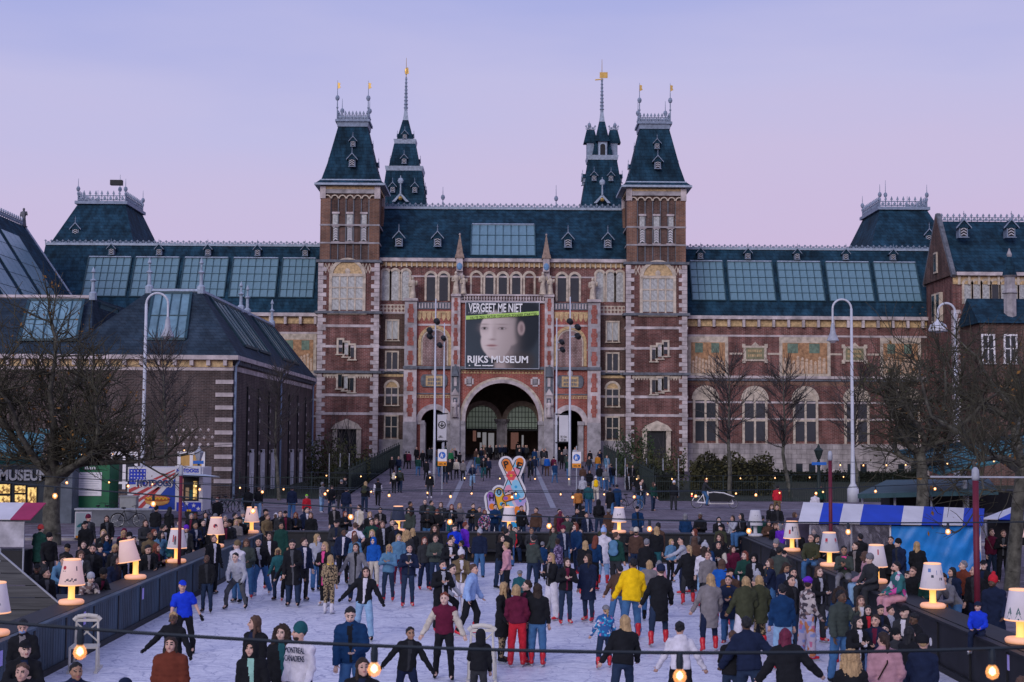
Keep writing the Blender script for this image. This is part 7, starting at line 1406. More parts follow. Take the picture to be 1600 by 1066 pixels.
def person(i,label,group,x,y,z,rz,s,pn,top,tc,inner,sleeve,bot,bt,hair,hc,feet,extra):
    J=skel(pn);b=ob('person',body_mesh(pn),None,(x,y,z),(0,0,rz),(s,s,s));b['label']=label;b['category']='person'
    if group:b['group']=group
    sk=SKINM['dark']if 'darkskin' in extra else skin_of(i);glove=CM('black')if 'gloves' in extra else sk;setm(b,[sk,EYE,LIP,glove])
    def kid(name,me,ms,M=None,par=None):
        o=bpy.data.objects.new(name,me);COL.objects.link(o);o.parent=par or b
        if M is not None:o.matrix_local=M
        if ms:setm(o,ms)
        return o
    def M4(Rm,p):m=Matrix.Identity(4);[m.__setitem__(r_,[*map(float,Rm[r_]),float(p[r_])])for r_ in range(3)];return m
    tm=CM(tc);o=kid('jacket' if top not in('sweater','hoodie','tee','coat')else{'tee':'shirt'}.get(top,top),top_mesh(pn,top),[tm,CM(inner)if inner else tm,CM(sleeve)if sleeve else tm])
    if top=='sweater' and 'print' in extra:
        c=J['pel']+J['up']*.34+J['fw']*.145;F_=MATS['cloth_011_018_045']if 'cloth_011_018_045' in MATS else CM('navy');nrm_=J['T']
        for t_,dz in(('MONTREAL',.035),('CANADIENS',-.085)):q=text('lettering',t_,F_,None,(0,0,0),.34,.088,extrude=.004);q.parent=o;q.matrix_parent_inverse=Matrix.Identity(4);q.rotation_euler=(R(90+4),0,0);q.location=(0,c[1]-.012,c[2]+dz)
    kid('trousers',leg_mesh(pn,bt),[CM(bot)])
    HM=M4(J['H'],J['head']);hn_,hf=HAIRS[hair]
    if hair in('be','pm','ca','he','br'):kid('hair',sdf('hair_bald',h_bald,(-.15,-.2,-.35),(.15,.22,.2)),[HAIRC[('dkbrown','black','brown','blond')[i%4]]],HM);hm=CM(hc)
    elif hair=='ho':hm=CM(hc)
    else:hm=HAIRC.get(hc,HAIRC['dkbrown'])
    kid(hn_,sdf('hair_'+hair,hf,(-.2,-.24,-.4),(.2,.24,.27)),[hm],HM)
    if 'beard' in extra:kid('beard',sdf('beard',h_beard,(-.1,-.15,-.16),(.1,.1,.06)),[HAIRC['dkbrown']],HM)
    if 'mask' in extra:kid('face_mask',sdf('face_mask',h_mask,(-.1,-.16,-.15),(.1,.1,.06)),[CM('ltblue')],HM)
    for e in extra:
        k,_,c=e.partition(':')
        if k=='scarf':kid('scarf',sdf('scarf',x_scarf,(-.16,-.22,-.38),(.16,.16,.08),.016),[CM(c)],M4(J['T'],J['neck']+J['up']*.0))
        elif k=='backpack':kid('backpack',sdf('backpack',x_pack,(-.22,-.16,-.26),(.22,.2,.26),.02),[CM(c)],M4(J['T'],J['chest']-J['fw']*.19+J['up']*.0))
        elif k=='bag':kid('bag',sdf('bag',x_bag,(-.12,-.18,-.18),(.12,.18,.18),.02),[CM(c)],M4(J['T'],J['pel']+np.array([.24,.0,.0])))
        elif k=='pony':kid('ponytail',sdf('hair_po',h_pony,(-.2,-.24,-.4),(.2,.24,.27)),[HAIRC[c]],HM)
        elif k=='strap':st=MB();a_=J['shL']+J['up']*.085;st.path([tuple(J['shR']*.6+J['shL']*.4+J['up']*.08-J['fw']*.02),tuple(J['chest']-J['fw']*.165+np.array([0,0,.02])),tuple(J['pel']-J['fw']*.15+np.array([.17,0,.06]))],.012,5);kid('bag_strap',st.mesh('bag_strap',CM('dkbrown')),None)
    if pn in('phone','sitphone','front')and(pn!='front' or i%3==0):kid('phone',unit(BLACK),None,Matrix.Translation(Vector(J['wrL']+J['hdL']*.10+J['hnL']*.02))@Matrix.Diagonal((.075,.012,.14,1)))
    nm,fn=('shoe',s_shoe)if feet=='s' else('skate',s_skate);fm2={'s':CM('black')if i%4 else CM('white'),'r':mat('red skate plastic',(.50,.008,.02),.4,.2,4,0,.5),'k':CM('black'),'w':CM('white')}[feet]
    for k in 'LR':
        d=J['kn'+k]-J['an'+k];th=math.atan2(-d[1],d[2])*.6 if not pn.startswith('sit')else 0;Mx=M4(rz3(R(10 if k=='L' else-10))@rx(th),J['an'+k]);f=kid(nm,sdf(nm,fn,(-.1,-.24,-.13),(.1,.14,.2),.014),[fm2],Mx)
        if feet!='s':kid('blade',BLADE,None,None,f)
    return b
def crowd_of(rows,cols):# the farthest figures, a few pixels each, as one mass
    mats_=[SKINM['light'],HAIRC['black'],HAIRC['brown'],HAIRC['blond']]+[CM(c)for c in cols];proto=[]
    for pn in('stand','walk'):
        J=skel(pn);lo,hi=bounds(J,.2);F=Field(lo,hi,.042);torso(F,J,.03);F.cone(J['neck'],J['head'],.06,.06);F.ell(J['head'],(.085,.105,.12));F.cone(J['pel'],J['pel']-J['up']*.12,.17,.17,.04,J['fw'],.78)
        for k in 'LR':F.cone(J['sh'+k],J['el'+k],.07,.06);F.cone(J['el'+k],J['wr'+k],.055,.045);F.cone(J['wr'+k],J['wr'+k]+J['hd'+k]*.1,.04,.035);F.cone(J['hp'+k],J['kn'+k],.095,.07);F.cone(J['kn'+k],J['an'+k],.068,.055);F.cone(J['an'+k]+[0,.03,-.045],J['an'+k]+[0,-.13,-.05],.045,.04)
        V,Q=F.nets();c=V[Q].mean(1);h=J['head'];cl=np.full(len(Q),1);cl[c[:,2]<J['pel'][2]-.1]=2;cl[np.linalg.norm(c-h,axis=1)<.16]=0;cl[(cl==0)&((c-h)@np.array([0,.72,.69])>.0)]=3;proto.append((V,Q,cl))
    VV,QQ,MM,n=[],[],[],0
    for x,y,z,a,pz_,c1,c2,hc in rows:
        V,Q,cl=proto[pz_];VV.append((V@rz3(a).T)*.98+[x,y,z]);QQ.append(Q+n);n+=len(V);MM.append(np.choose(cl,[0,4+c1,4+c2,1+hc]))
    me=np_mesh('crowd',np.concatenate(VV),np.concatenate(QQ),mats_,True);me.polygons.foreach_set('material_index',np.concatenate(MM).astype(np.int32));ob('crowd',me,None,kind='stuff',label='small distant walkers massed before and inside the museum arches')
# ------------------------------------------------------------------ the crowd: (x, y, z, turn, size, pose, top, colour, inner, sleeve, trousers, cut, hair, hair colour, feet, extras, group, label)
CROWD=[
(-6.43,19.55,0.066,0.26,0.98,'standb','jacket','black','ltgrey',0,'navy','straight','sh','brown','k',(),0,'black jacket,short brown hair,on the near ice by the nearest left lamp'),
(-7.06,21.33,0.067,0.35,1.0,'frontb','jacket','black','navy',0,'jean','straight','ca','black','k',(),0,'black jacket,black cap,standing with folded hands on the near ice'),
(-8.0,24.27,0.065,0.17,0.97,'lookdown','jacket','black','taupe',0,'black','straight','sh','black','k',('mask',),0,'black jacket,short black hair and blue face mask,standing on the near ice'),
(-5.82,19.71,0.065,0.35,0.97,'frontb','puffer','navy','red',0,'jean','straight','sh','black','k',(),0,'navy puffer jacket over red,short black,with folded hands on the near ice'),
(-4.78,18.45,0.064,2.79,0.95,'standc','jacket','navy','maroon',0,'jean','straight','be','navy','k',(),0,'navy jacket,navy beanie,standing on the near ice'),
(-6.96,31.68,0.064,0.14,0.95,'skateb','tee','royal',0,0,'black','slim','ca','royal','k',('gloves',),0,'bright blue T-shirt,bright blue cap,skating on the near ice'),
(-6.03,26.52,0.061,-0.17,0.9,'wide','jacket','black',0,0,'black','straight','sh','blond','r',('gloves',),0,'black jacket,short blond hair,skating with arms spread on the near ice'),
(-5.0,21.89,0.067,0.0,1.0,'stand','puffer','rust',0,0,'black','straight','lo','dkbrown','k',(),0,'rust puffer jacket,long dark brown hair,standing on the near ice'),
(-7.3,39.97,0.066,-0.14,0.98,'crouch','hoodie','ltgrey',0,0,'dkgrey','slim','sh','black','k',('gloves',),0,'light grey hoodie,short black,dark grey,bending forward on skates in mid rink'),
(-4.13,24.38,0.067,-0.61,1.0,'standL','jacket','black','navy',0,'dkjean','slim','lo','brown','k',(),0,'black jacket,long brown hair,on the near ice by the farthest left lamp'),
(-3.76,22.0,0.065,0.0,0.96,'standb','jacket','black','mint',0,'jean','straight','ho','black','k',(),0,'black jacket over mint,hood up,standing on the near ice'),
(-3.48,23.22,0.067,0.0,1.0,'standb','jacket','black','teal',0,'black','straight','cu','dkbrown','k',(),0,'black jacket over teal,curly dark brown hair,standing on the near ice'),
(-3.12,22.56,0.07,-0.44,1.06,'standL','sweater','white',0,0,'dkjean','slim','be','teal','k',('beard','print'),0,'white sweater,teal beanie and beard,standing on the near ice'),
(-5.97,41.51,0.055,0.0,0.78,'skate','jacket','black','taupe',0,'black','straight','he','white','w',(),0,'black jacket,white helmet,skating in mid rink'),
(-6.25,41.9,0.052,0.09,0.72,'skate','jacket','black','dkgrey',0,'black','straight','sh','brown','r',(),0,'black jacket,short brown hair,skating in mid rink'),
(-7.22,43.26,0.067,-0.17,1.0,'skateb','jacket','black','ltgrey',0,'jean','straight','sh','black','w',('scarf:ltgrey',),0,'black jacket,short black hair and light grey scarf,skating in mid rink'),
(-6.47,42.21,0.06,-0.21,0.88,'skateb','jacket','teal',0,0,'dkjean','slim','bo','blond','k',(),0,'teal jacket,bobbed blond hair,skating in mid rink'),
(-5.86,40.56,0.07,0.0,1.05,'lookdown','coat','black','dkgrey',0,'dkjean','straight','sh','black','k',(),0,'black long coat,short black hair,standing in mid rink'),
(-5.77,41.86,0.068,0.52,1.02,'standR','jacket','navy','white',0,'charcoal','slim','sh','dkbrown','k',(),0,'navy jacket over white,short dark brown hair,standing in mid rink'),
(-4.99,40.81,0.067,-0.44,1.0,'front','coat','black','hotpink',0,'black','slim','lo','blond','w',('bag:white',),0,'black long coat,long blond hair and white bag,in mid rink'),
(-4.68,39.05,0.06,2.88,0.88,'standb','jacket','leopard',0,0,'leopard','slim','lo','blond','w',('scarf:yellow',),0,'leopard print jacket,long blond hair and yellow scarf,standing in mid rink'),
(-5.73,44.55,0.066,0.52,0.98,'standR','jacket','ltgrey',0,0,'jean','straight','lo','blond','k',(),0,'light grey jacket,long blond hair,standing on the far ice'),
(-7.25,45.14,0.066,0.0,0.98,'standb','jacket','black','white',0,'black','straight','lo','dkbrown','r',(),0,'black jacket,long dark brown hair,standing on the far ice'),
(-7.51,42.55,0.066,0.0,0.98,'lookdown','jacket','greygreen',0,0,'jean','straight','lo','brown','r',(),0,'grey green jacket,long brown hair,standing in mid rink'),
(-7.6,41.43,0.066,-0.35,0.98,'standL','vest','white',0,'ltgrey','jean','straight','be','khaki','k',(),0,'white gilet,khaki beanie,standing in mid rink'),
(-8.75,43.56,0.067,0.7,1.0,'standR','jacket','black','white',0,'black','straight','bd','brown','k',('gloves',),0,'black jacket over white,cropped hair,standing in mid rink'),
(-7.99,39.15,0.059,0.0,0.86,'standb','jacket','black','charcoal',0,'dkjean','slim','sh','brown','k',('gloves',),0,'black jacket,short brown hair,standing in mid rink'),
(-9.95,41.23,0,1.22,0.98,'frontb','jacket','black','maroon',0,'rust','straight','lo','rust','s',('scarf:rust',),1,'black jacket,long rust hair and rust scarf,behind the left barrier'),
(-9.95,42.3,0,2.62,0.78,'lean','hoodie','mustard',0,0,'red','straight','he','teal','s',(),1,'mustard hoodie,teal helmet,leaning forward behind the left barrier'),
(-11.54,37.63,0,0.52,1.02,'lean','hoodie','denim',0,0,'navy','slim','sh','dkbrown','s',(),1,'denim hoodie,short dark brown hair,leaning forward behind the left barrier'),
(-11.31,39.79,0,0.17,1.02,'stand','jacket','black','charcoal',0,'black','straight','sh','black','s',('beard',),1,'black jacket,black hair and beard,behind the left barrier near the poster board'),
(-10.91,42.17,0,0.09,0.98,'standb','coat','black','white',0,'black','straight','lo','dkbrown','s',(),1,'black long coat over white,long dark brown hair,standing behind the left barrier'),
(-10.15,37.63,0,1.05,0.95,'standR','jacket','navy',0,0,'jean','straight','lo','black','s',(),1,'navy jacket,long black hair,standing behind the left barrier'),
(-11.11,41.5,0,0.14,0.96,'lookdown','jacket','black','dkgrey',0,'jean','straight','bo','blond','s',(),1,'black jacket,bobbed blond hair,standing behind the left barrier'),
(-9.95,34.4,0,0.7,0.93,'lean','coat','plaid',0,0,'navy','straight','be','ltgrey','s',(),1,'checked long coat,light grey beanie,leaning forward behind the left barrier'),
(-10.76,33.95,0,0.7,0.96,'standR','jacket','black','dkgrey',0,'black','straight','sh','black','s',(),1,'black jacket,short black hair,behind the left barrier near the pink logo lamp'),
(-11.38,35.25,0,0.35,0.95,'front','jacket','black','charcoal',0,'charcoal','straight','ca','black','s',(),1,'black jacket,black cap,standing with folded hands behind the left barrier'),
(-14.47,50.07,0,0.0,1.03,'standb','hoodie','black',0,0,'charcoal','straight','ca','black','s',(),1,'black hoodie,black cap,standing behind the left barrier'),
(-13.1,47.28,0,0.17,0.97,'front','jacket','black','dkgrey',0,'dkjean','slim','lo','blond','s',(),1,'black jacket,long blond hair,standing with folded hands behind the left barrier'),
(-15.06,54.88,0,0.26,0.98,'standb','jacket','black','dkgrey',0,'black','straight','lo','dkbrown','s',(),1,'black jacket,long dark brown hair,standing behind the left barrier'),
(-15.55,53.97,0,0.52,1.02,'standR','jacket','charcoal','dkgrey',0,'dkjean','slim','be','maroon','s',(),1,'charcoal jacket,maroon beanie,standing behind the left barrier'),
(-15.56,48.32,0,2.97,1.0,'standb','coat','dkgreen',0,0,'charcoal','straight','be','coral','s',(),1,'dark green long coat,coral beanie,standing behind the left barrier'),
(-14.2,45.09,0,0.52,0.98,'standR','jacket','black',0,0,'charcoal','straight','be','black','s',(),1,'black jacket,black beanie,behind the left barrier near the poster board,leftmost'),
(-12.87,42.32,0,2.79,0.9,'lookdown','jacket','black','white',0,'black','slim','be','black','s',(),1,'black jacket,black beanie,behind the left barrier near the poster board,rightmost'),
(-11.8,45.51,0,0.52,0.98,'stand','jacket','black','charcoal',0,'charcoal','straight','be','black','s',(),1,'black jacket,black beanie,behind the left barrier near the tilted lamp'),
(-11.52,44.9,0,0.7,0.94,'front','jacket','black',0,0,'charcoal','slim','sh','black','s',(),1,'black jacket,short black hair,behind the left barrier near the tilted lamp'),
(-11.2,45.63,0,0.52,0.98,'frontb','jacket','khaki',0,0,'khaki','slim','bu','brown','s',(),1,'khaki jacket,brown hair in a bun,with folded hands behind the left barrier'),
(-11.52,48.82,0,1.05,1.02,'standR','jacket','black','ltgrey',0,'jean','straight','sh','black','s',('beard',),1,'black jacket,beard,behind the left barrier near the hot dog van'),
(-11.16,46.92,0,0.79,0.96,'standR','hoodie','denim',0,0,'dkjean','slim','lo','black','s',(),1,'denim hoodie,long black hair,standing behind the left barrier'),
(-14.72,60.91,0.013,2.97,1.0,'standb','jacket','black',0,0,'dkjean','straight','be','black','s',(),1,'black jacket,black beanie,standing behind the far barrier'),
(-14.23,61.1,0.016,2.62,0.98,'lookdown','jacket','black','navy',0,'black','slim','lo','black','s',(),1,'black jacket,long black,behind the far barrier near the hot dog van,leftmost'),
(-10.75,46.84,0,1.05,0.95,'standc','jacket','teal',0,0,'ltjean','straight','sh','brown','s',(),1,'teal jacket,short brown hair,standing behind the left barrier'),
(-11.02,50.16,0,0.35,0.94,'stand','jacket','charcoal','ltgrey',0,'charcoal','slim','be','purple','s',(),1,'charcoal jacket,purple beanie,standing behind the left barrier'),
(-10.83,50.64,0,0.7,1.0,'front','jacket','navy','ltgrey',0,'dkjean','slim','sh','black','s',(),1,'navy jacket,short black hair,standing with folded hands behind the left barrier'),
(-10.93,52.49,0,0.61,0.98,'front','jacket','black','navy',0,'black','straight','sh','black','s',(),1,'black jacket,short black hair,behind the left barrier near the animal print lamp'),
(-12.47,57.55,0,0.0,0.95,'standc','jacket','black','maroon',0,'dkjean','straight','bo','grey','s',(),1,'black jacket,bobbed grey hair,standing behind the far barrier'),
(-12.49,58.29,0,0.35,0.92,'standc','jacket','black','charcoal',0,'black','slim','bo','rust','s',(),1,'black jacket,bobbed rust hair,standing behind the far barrier'),
(-12.1,58.43,0,0.17,0.95,'standc','jacket','black','ltgrey',0,'black','straight','lo','black','s',(),1,'black jacket,long black,behind the far barrier near the hot dog van,rightmost'),
(-11.36,57.16,0,0.0,0.95,'lookdown','jacket','black','navy',0,'jean','straight','be','grey','s',(),1,'black jacket,grey beanie,behind the far barrier near the animal print lamp'),
(-10.3,50.93,0,0.87,0.98,'standR','jacket','black','white',0,'black','slim','sh','black','s',('beard',),1,'black jacket,beard,behind the left barrier near the animal print lamp'),
(-10.78,56.22,0,0.0,0.96,'standb','jacket','black','taupe',0,'jean','straight','lo','grey','s',(),1,'black jacket,long grey hair,standing behind the far barrier'),
(-10.54,56.59,0,0.87,1.0,'standR','jacket','black','white',0,'charcoal','slim','sh','black','s',('beard',),1,'black jacket,short black hair and beard,standing behind the far barrier'),
(-10.45,57.77,0,0.0,1.0,'standc','jacket','teal',0,0,'dkjean','slim','be','grey','s',('scarf:white',),1,'teal jacket,grey beanie and white scarf,standing behind the far barrier'),
(-9.95,54.3,0,1.05,0.98,'phone','jacket','black',0,0,'dkjean','straight','ca','black','s',(),1,'black jacket,black cap,holding up a phone behind the left barrier'),
(-13.51,68.31,0.119,0.0,0.98,'standb','jacket','black',0,0,'navy','straight','sh','rust','s',(),1,'black jacket,short rust hair,standing behind the far barrier'),
(-13.12,77.17,0.245,2.79,1.0,'standb','jacket','black','charcoal',0,'ltjean','straight','sh','brown','s',(),1,'black jacket,short brown hair,standing behind the far barrier'),
(-13.55,76.55,0.236,2.97,1.0,'stand','jacket','black','dkgrey',0,'black','straight','sh','black','s',(),1,'black jacket,short black hair,behind the far barrier near the farthest left lamp'),
(-11.31,77.25,0.246,3.14,1.02,'stand','jacket','navy','dkgrey',0,'jean','straight','sh','black','s',(),1,'navy jacket,short black hair,behind the far barrier near red jacket'),
(-10.21,74.99,0.214,0.35,0.85,'stand','jacket','red',0,0,'dkjean','straight','ca','lime','s',(),1,'red jacket,lime cap,standing behind the far barrier'),
(-9.71,58.82,0,0.87,1.02,'standR','jacket','black','navy',0,'dkjean','slim','ca','black','s',(),1,'black jacket,black cap,behind the far barrier near the farthest left lamp,leftmost'),
(-9.37,57.2,0,0.7,0.96,'standR','jacket','khaki',0,0,'charcoal','straight','sh','brown','s',(),1,'khaki jacket,short brown hair,standing behind the far barrier'),
(-9.03,58.6,0,0.0,0.98,'stand','jacket','charcoal','taupe',0,'charcoal','slim','sh','brown','s',('backpack:black',),1,'charcoal jacket,short brown hair and black backpack,standing behind the far barrier'),
(-8.75,58.25,0,0.17,1.0,'standb','jacket','black','maroon',0,'black','straight','ca','black','s',(),1,'black jacket,black cap,behind the far barrier near the farthest left lamp,rightmost'),
(-8.4,58.51,0,0.17,0.96,'front','jacket','black','navy',0,'jean','straight','lo','rust','s',(),1,'black jacket,long rust hair,standing with folded hands behind the far barrier'),
(-8.14,59.72,0,0.52,1.05,'standR','coat','navy','white',0,'charcoal','straight','sh','black','s',(),1,'navy long coat over white,short black hair,standing behind the far barrier'),
(-7.75,58.52,0,0.17,0.96,'standb','jacket','black',0,0,'dkjean','slim','lo','brown','s',('backpack:black',),1,'black jacket,long brown hair and black backpack,standing behind the far barrier'),
(-9.29,59.24,0,0.09,0.92,'standb','jacket','black',0,0,'black','slim','bo','white','s',(),1,'black jacket,bobbed white hair,standing behind the far barrier'),
(-5.72,49.81,0.07,0.0,1.05,'front','jacket','charcoal','navy',0,'dkjean','slim','ca','black','k',(),0,'charcoal jacket,black cap,standing with folded hands on the far ice'),
(-7.35,63.26,0.047,0.0,0.98,'standb','jacket','black','taupe',0,'dkjean','straight','be','grey','s',(),1,'black jacket,grey beanie,behind the far barrier near cream jacket'),
(-6.56,59.83,0,0.35,0.95,'frontb','jacket','black','navy',0,'black','straight','bo','rust','s',(),1,'black jacket,bobbed rust hair,standing with folded hands behind the far barrier'),
(-6.2,62.76,0.039,-0.7,1.0,'standL','jacket','cream','white',0,'charcoal','straight','sh','dkbrown','s',(),1,'cream jacket over white,short dark brown hair,standing behind the far barrier'),
(-5.47,59.49,0,0.35,0.95,'stand','jacket','black','white',0,'charcoal','straight','lo','blond','s',(),1,'black jacket over white,long blond hair,standing behind the far barrier'),
(-5.17,61.07,0.015,0.17,1.0,'front','jacket','black','taupe',0,'black','straight','sh','black','s',(),1,'black jacket,short black hair,standing with folded hands behind the far barrier'),
(-4.22,65.84,0.083,0.87,0.98,'standR','jacket','black','ltgrey',0,'navy','slim','sh','black','s',(),1,'black jacket,short black hair,behind the far barrier near the navy lamp'),
(-3.58,67.0,0.1,0.17,1.0,'front','jacket','charcoal','black',0,'charcoal','straight','bd','brown','s',(),1,'charcoal jacket over black,cropped hair,standing with folded hands behind the far barrier'),
(-3.26,66.17,0.088,0.7,1.0,'standR','jacket','greygreen',0,0,'charcoal','slim','sh','black','s',(),1,'grey green jacket,short black hair,standing behind the far barrier'),
(-3.18,61.43,0.02,0.0,0.98,'frontb','jacket','black','charcoal',0,'jean','straight','bd','grey','s',(),1,'black jacket,cropped hair,standing with folded hands behind the far barrier'),
(-2.71,61.53,0.022,-0.17,0.95,'lookdown','jacket','black',0,0,'navy','straight','lo','rust','s',(),1,'black jacket,long rust hair,standing behind the far barrier'),
(-2.74,65.85,0.084,0.0,0.97,'standb','jacket','charcoal','charcoal',0,'navy','straight','lo','brown','s',('scarf:taupe',),1,'charcoal jacket,long brown hair and taupe scarf,standing behind the far barrier'),
(-2.28,64.91,0.07,0.0,0.95,'frontb','jacket','black','ltgrey',0,'teal','straight','lo','rust','s',('scarf:brown',),1,'black jacket,long rust hair and brown scarf,behind the far barrier'),
(-1.91,65.69,0.081,0.52,0.95,'standb','jacket','taupe',0,0,'dkjean','straight','lo','blond','s',(),1,'taupe jacket,long blond hair,standing behind the far barrier'),
(-1.28,63.99,0.057,0.0,1.0,'frontb','jacket','black','charcoal',0,'navy','straight','sh','dkbrown','s',('beard','scarf:mustard'),1,'black jacket,short dark brown hair and mustard scarf,behind the far barrier'),
(-0.94,63.11,0.044,0.35,0.95,'standb','jacket','charcoal',0,0,'black','slim','sh','dkbrown','s',(),1,'charcoal jacket,short dark brown hair,standing behind the far barrier'),
(-0.75,62.14,0.031,0.0,0.92,'standc','jacket','floral',0,0,'dkjean','straight','lo','rust','s',(),1,'flowered jacket,long rust hair,standing behind the far barrier'),
(-0.3,64.25,0.061,0.17,0.98,'frontb','jacket','dkblue',0,0,'dkjean','straight','sh','dkbrown','s',(),1,'dark blue jacket,short dark brown,standing with folded hands behind the far barrier'),
(-5.07,49.69,0.067,3.05,1.0,'hips','tee','white',0,0,'dkjean','slim','sh','brown','k',(),0,'white T-shirt,short brown hair,standing hands on hips on the far ice'),
(-5.88,51.27,0.067,0.17,1.0,'front','jacket','black','white',0,'dkjean','straight','ca','black','k',(),0,'black jacket,black cap,standing with folded hands on the far ice'),
(-4.75,52.62,0.066,-0.17,0.98,'hips','jacket','dkgreen',0,0,'black','straight','lo','dkbrown','k',(),0,'dark green jacket,long dark brown,standing hands on hips on the far ice'),
(-3.97,51.77,0.067,0.52,1.0,'front','jacket','black','dkgrey',0,'navy','straight','sh','black','k',(),0,'black jacket,short black hair,standing with folded hands on the far ice'),
(-3.67,50.44,0.066,0.0,0.98,'lookdown','jacket','black','navy',0,'jean','straight','sh','black','k',(),0,'black jacket,short black hair,on the far ice near the navy lamp'),
(-4.7,46.34,0.061,2.62,0.9,'standc','jacket','denim',0,0,'charcoal','straight','lo','brown','k',(),0,'denim jacket,long brown hair,standing on the far ice'),
(-4.04,45.72,0.06,0.0,0.88,'standb','hoodie','blue',0,0,'cream','straight','ho','blue','r',(),0,'blue hoodie,hood up,standing on the far ice'),
(-4.2,41.6,0.066,0.0,0.98,'skate','coat','grey','black',0,'dkjean','straight','lo','dkbrown','k',(),0,'grey long coat over black,long dark brown hair,skating in mid rink'),
(-3.29,41.99,0.063,-0.17,0.92,'frontb','jacket','denim',0,0,'dkjean','slim','lo','blond','r',(),0,'denim jacket,long blond hair,standing with folded hands in mid rink'),
(-3.31,46.26,0.063,0.17,0.92,'stand','jacket','denim',0,0,'maroon','slim','lo','blond','r',(),0,'denim jacket,long blond hair,standing on the far ice'),
(-3.08,47.09,0.064,2.88,0.95,'standc','jacket','charcoal','maroon',0,'navy','slim','cu','blond','k',(),0,'charcoal jacket,curly blond hair,standing on the far ice'),
(-3.07,49.13,0.063,2.79,0.92,'standb','jacket','black','white',0,'black','slim','lo','blond','k',(),0,'black jacket,long blond hair,black trousers,standing on the far ice'),
(-2.63,40.66,0.066,0.09,0.98,'frontb','jacket','navy','charcoal',0,'dkjean','slim','sh','black','r',('scarf:ltgrey',),0,'navy jacket,short black hair and light grey scarf,in mid rink'),
(-2.39,45.13,0.063,0.35,0.92,'standb','jacket','charcoal',0,0,'navy','straight','lo','rust','r',(),0,'charcoal jacket,long rust hair,standing on the far ice'),
(-2.25,48.69,0.067,0.0,1.0,'front','jacket','black',0,0,'jean','straight','cu','dkbrown','k',(),0,'black jacket,curly dark brown hair,standing with folded hands on the far ice'),
(-2.05,44.89,0.065,0.0,0.96,'front','puffer','greygreen',0,0,'dkjean','slim','sh','brown','r',(),0,'grey green puffer jacket,short brown,standing with folded hands on the far ice'),
(-1.57,43.05,0.066,0.35,0.98,'frontb','jacket','black','white',0,'charcoal','straight','sh','dkbrown','k',(),0,'black jacket over white,short dark brown,standing with folded hands in mid rink'),
(-1.57,45.13,0.064,0.52,0.95,'standR','jacket','black','dkgrey',0,'black','straight','sh','dkbrown','k',(),0,'black jacket,short dark brown hair,standing on the far ice'),
(-1.22,45.3,0.059,-1.05,0.85,'standL','jacket','black','charcoal',0,'navy','straight','sh','black','k',(),0,'black jacket,short black hair,on the far ice near bright blue jacket'),
(-1.62,49.72,0.066,0.35,0.98,'lookdown','jacket','royal',0,0,'jean','straight','sh','black','k',(),0,'bright blue jacket,short black hair,standing on the far ice'),
(-1.31,50.34,0.067,2.09,1.0,'standb','hoodie','purple',0,0,'dkjean','straight','sh','rust','k',(),0,'purple hoodie,short rust hair,standing on the far ice'),
(-1.1,38.67,0.066,0.17,0.98,'frontb','jacket','khaki','white',0,'white','wide','pm','white','k',(),0,'khaki jacket over white,white bobble hat,standing with folded hands in mid rink'),
(-1.48,35.53,0.066,0.35,0.98,'frontb','jacket','black','ltgrey',0,'black','straight','sh','black','r',('mask',),0,'black jacket,short black hair and blue face mask,on the near ice'),
(-1.5,36.75,0.066,1.05,0.98,'crouch','hoodie','ltgrey',0,0,'black','straight','sh','black','k',(),0,'light grey hoodie,short black,black trousers,bending forward on skates in mid rink'),
(-0.77,35.02,0.066,1.31,0.98,'skate','puffer','ltblue',0,0,'black','straight','bu','brown','r',(),0,'light blue puffer jacket,brown hair in a bun,skating on the near ice'),
(-3.24,34.08,0.066,0.0,0.98,'wide','jacket','black','white',0,'ltjean','straight','lo','dkbrown','k',('gloves',),0,'black jacket,long dark brown hair,skating with arms spread on the near ice'),
(-2.54,24.7,0.071,0.0,1.07,'lookdown','puffer','dkblue','black',0,'jean','straight','sh','black','k',(),0,'dark blue puffer jacket over black,short black hair,standing on the near ice'),
(-1.93,19.89,0.067,0.0,1.0,'standc','jacket','black','navy',0,'black','straight','lo','dkbrown','k',(),0,'black jacket,long dark brown hair,black trousers,standing on the near ice'),
(-1.63,25.15,0.059,0.26,0.86,'wide','jacket','black','charcoal',0,'navy','slim','sh','black','k',('gloves',),0,'black jacket,short black hair,skating with arms spread on the near ice'),
(-1.12,28.73,0.066,0.0,0.99,'skate','varsity','maroon',0,'cream','black','slim','po','rust','k',(),0,'maroon baseball jacket,rust ponytail,skating on the near ice'),
(-0.38,25.32,0.056,3.05,0.8,'lookdown','jacket','black','white',0,'charcoal','slim','ho','black','k',(),0,'black jacket,hood up,standing on the near ice'),
(0.04,30.92,0.064,1.05,0.95,'standR','coat','black','charcoal',0,'leopard','slim','lo','blond','k',(),0,'black long coat,long blond hair,standing on the near ice'),
(0.36,30.37,0.064,3.11,0.95,'standc','hoodie','maroon',0,0,'red','straight','bo','blond','r',(),0,'maroon hoodie,bobbed blond hair,standing on the near ice'),
(0.6,30.84,0.066,-0.87,0.98,'standL','jacket','black','maroon',0,'dkjean','straight','sh','dkbrown','r',(),0,'black jacket,short dark brown hair,standing on the near ice'),
(0.78,30.45,0.065,3.05,0.96,'stand','jacket','black','charcoal',0,'jean','straight','lo','dkbrown','r',(),0,'black jacket,long dark brown hair,blue trousers,standing on the near ice'),
(1.35,37.94,0.066,-1.05,0.98,'frontb','jacket','black','taupe',0,'white','wide','lo','blond','r',(),0,'black jacket,long blond hair,standing with folded hands in mid rink'),
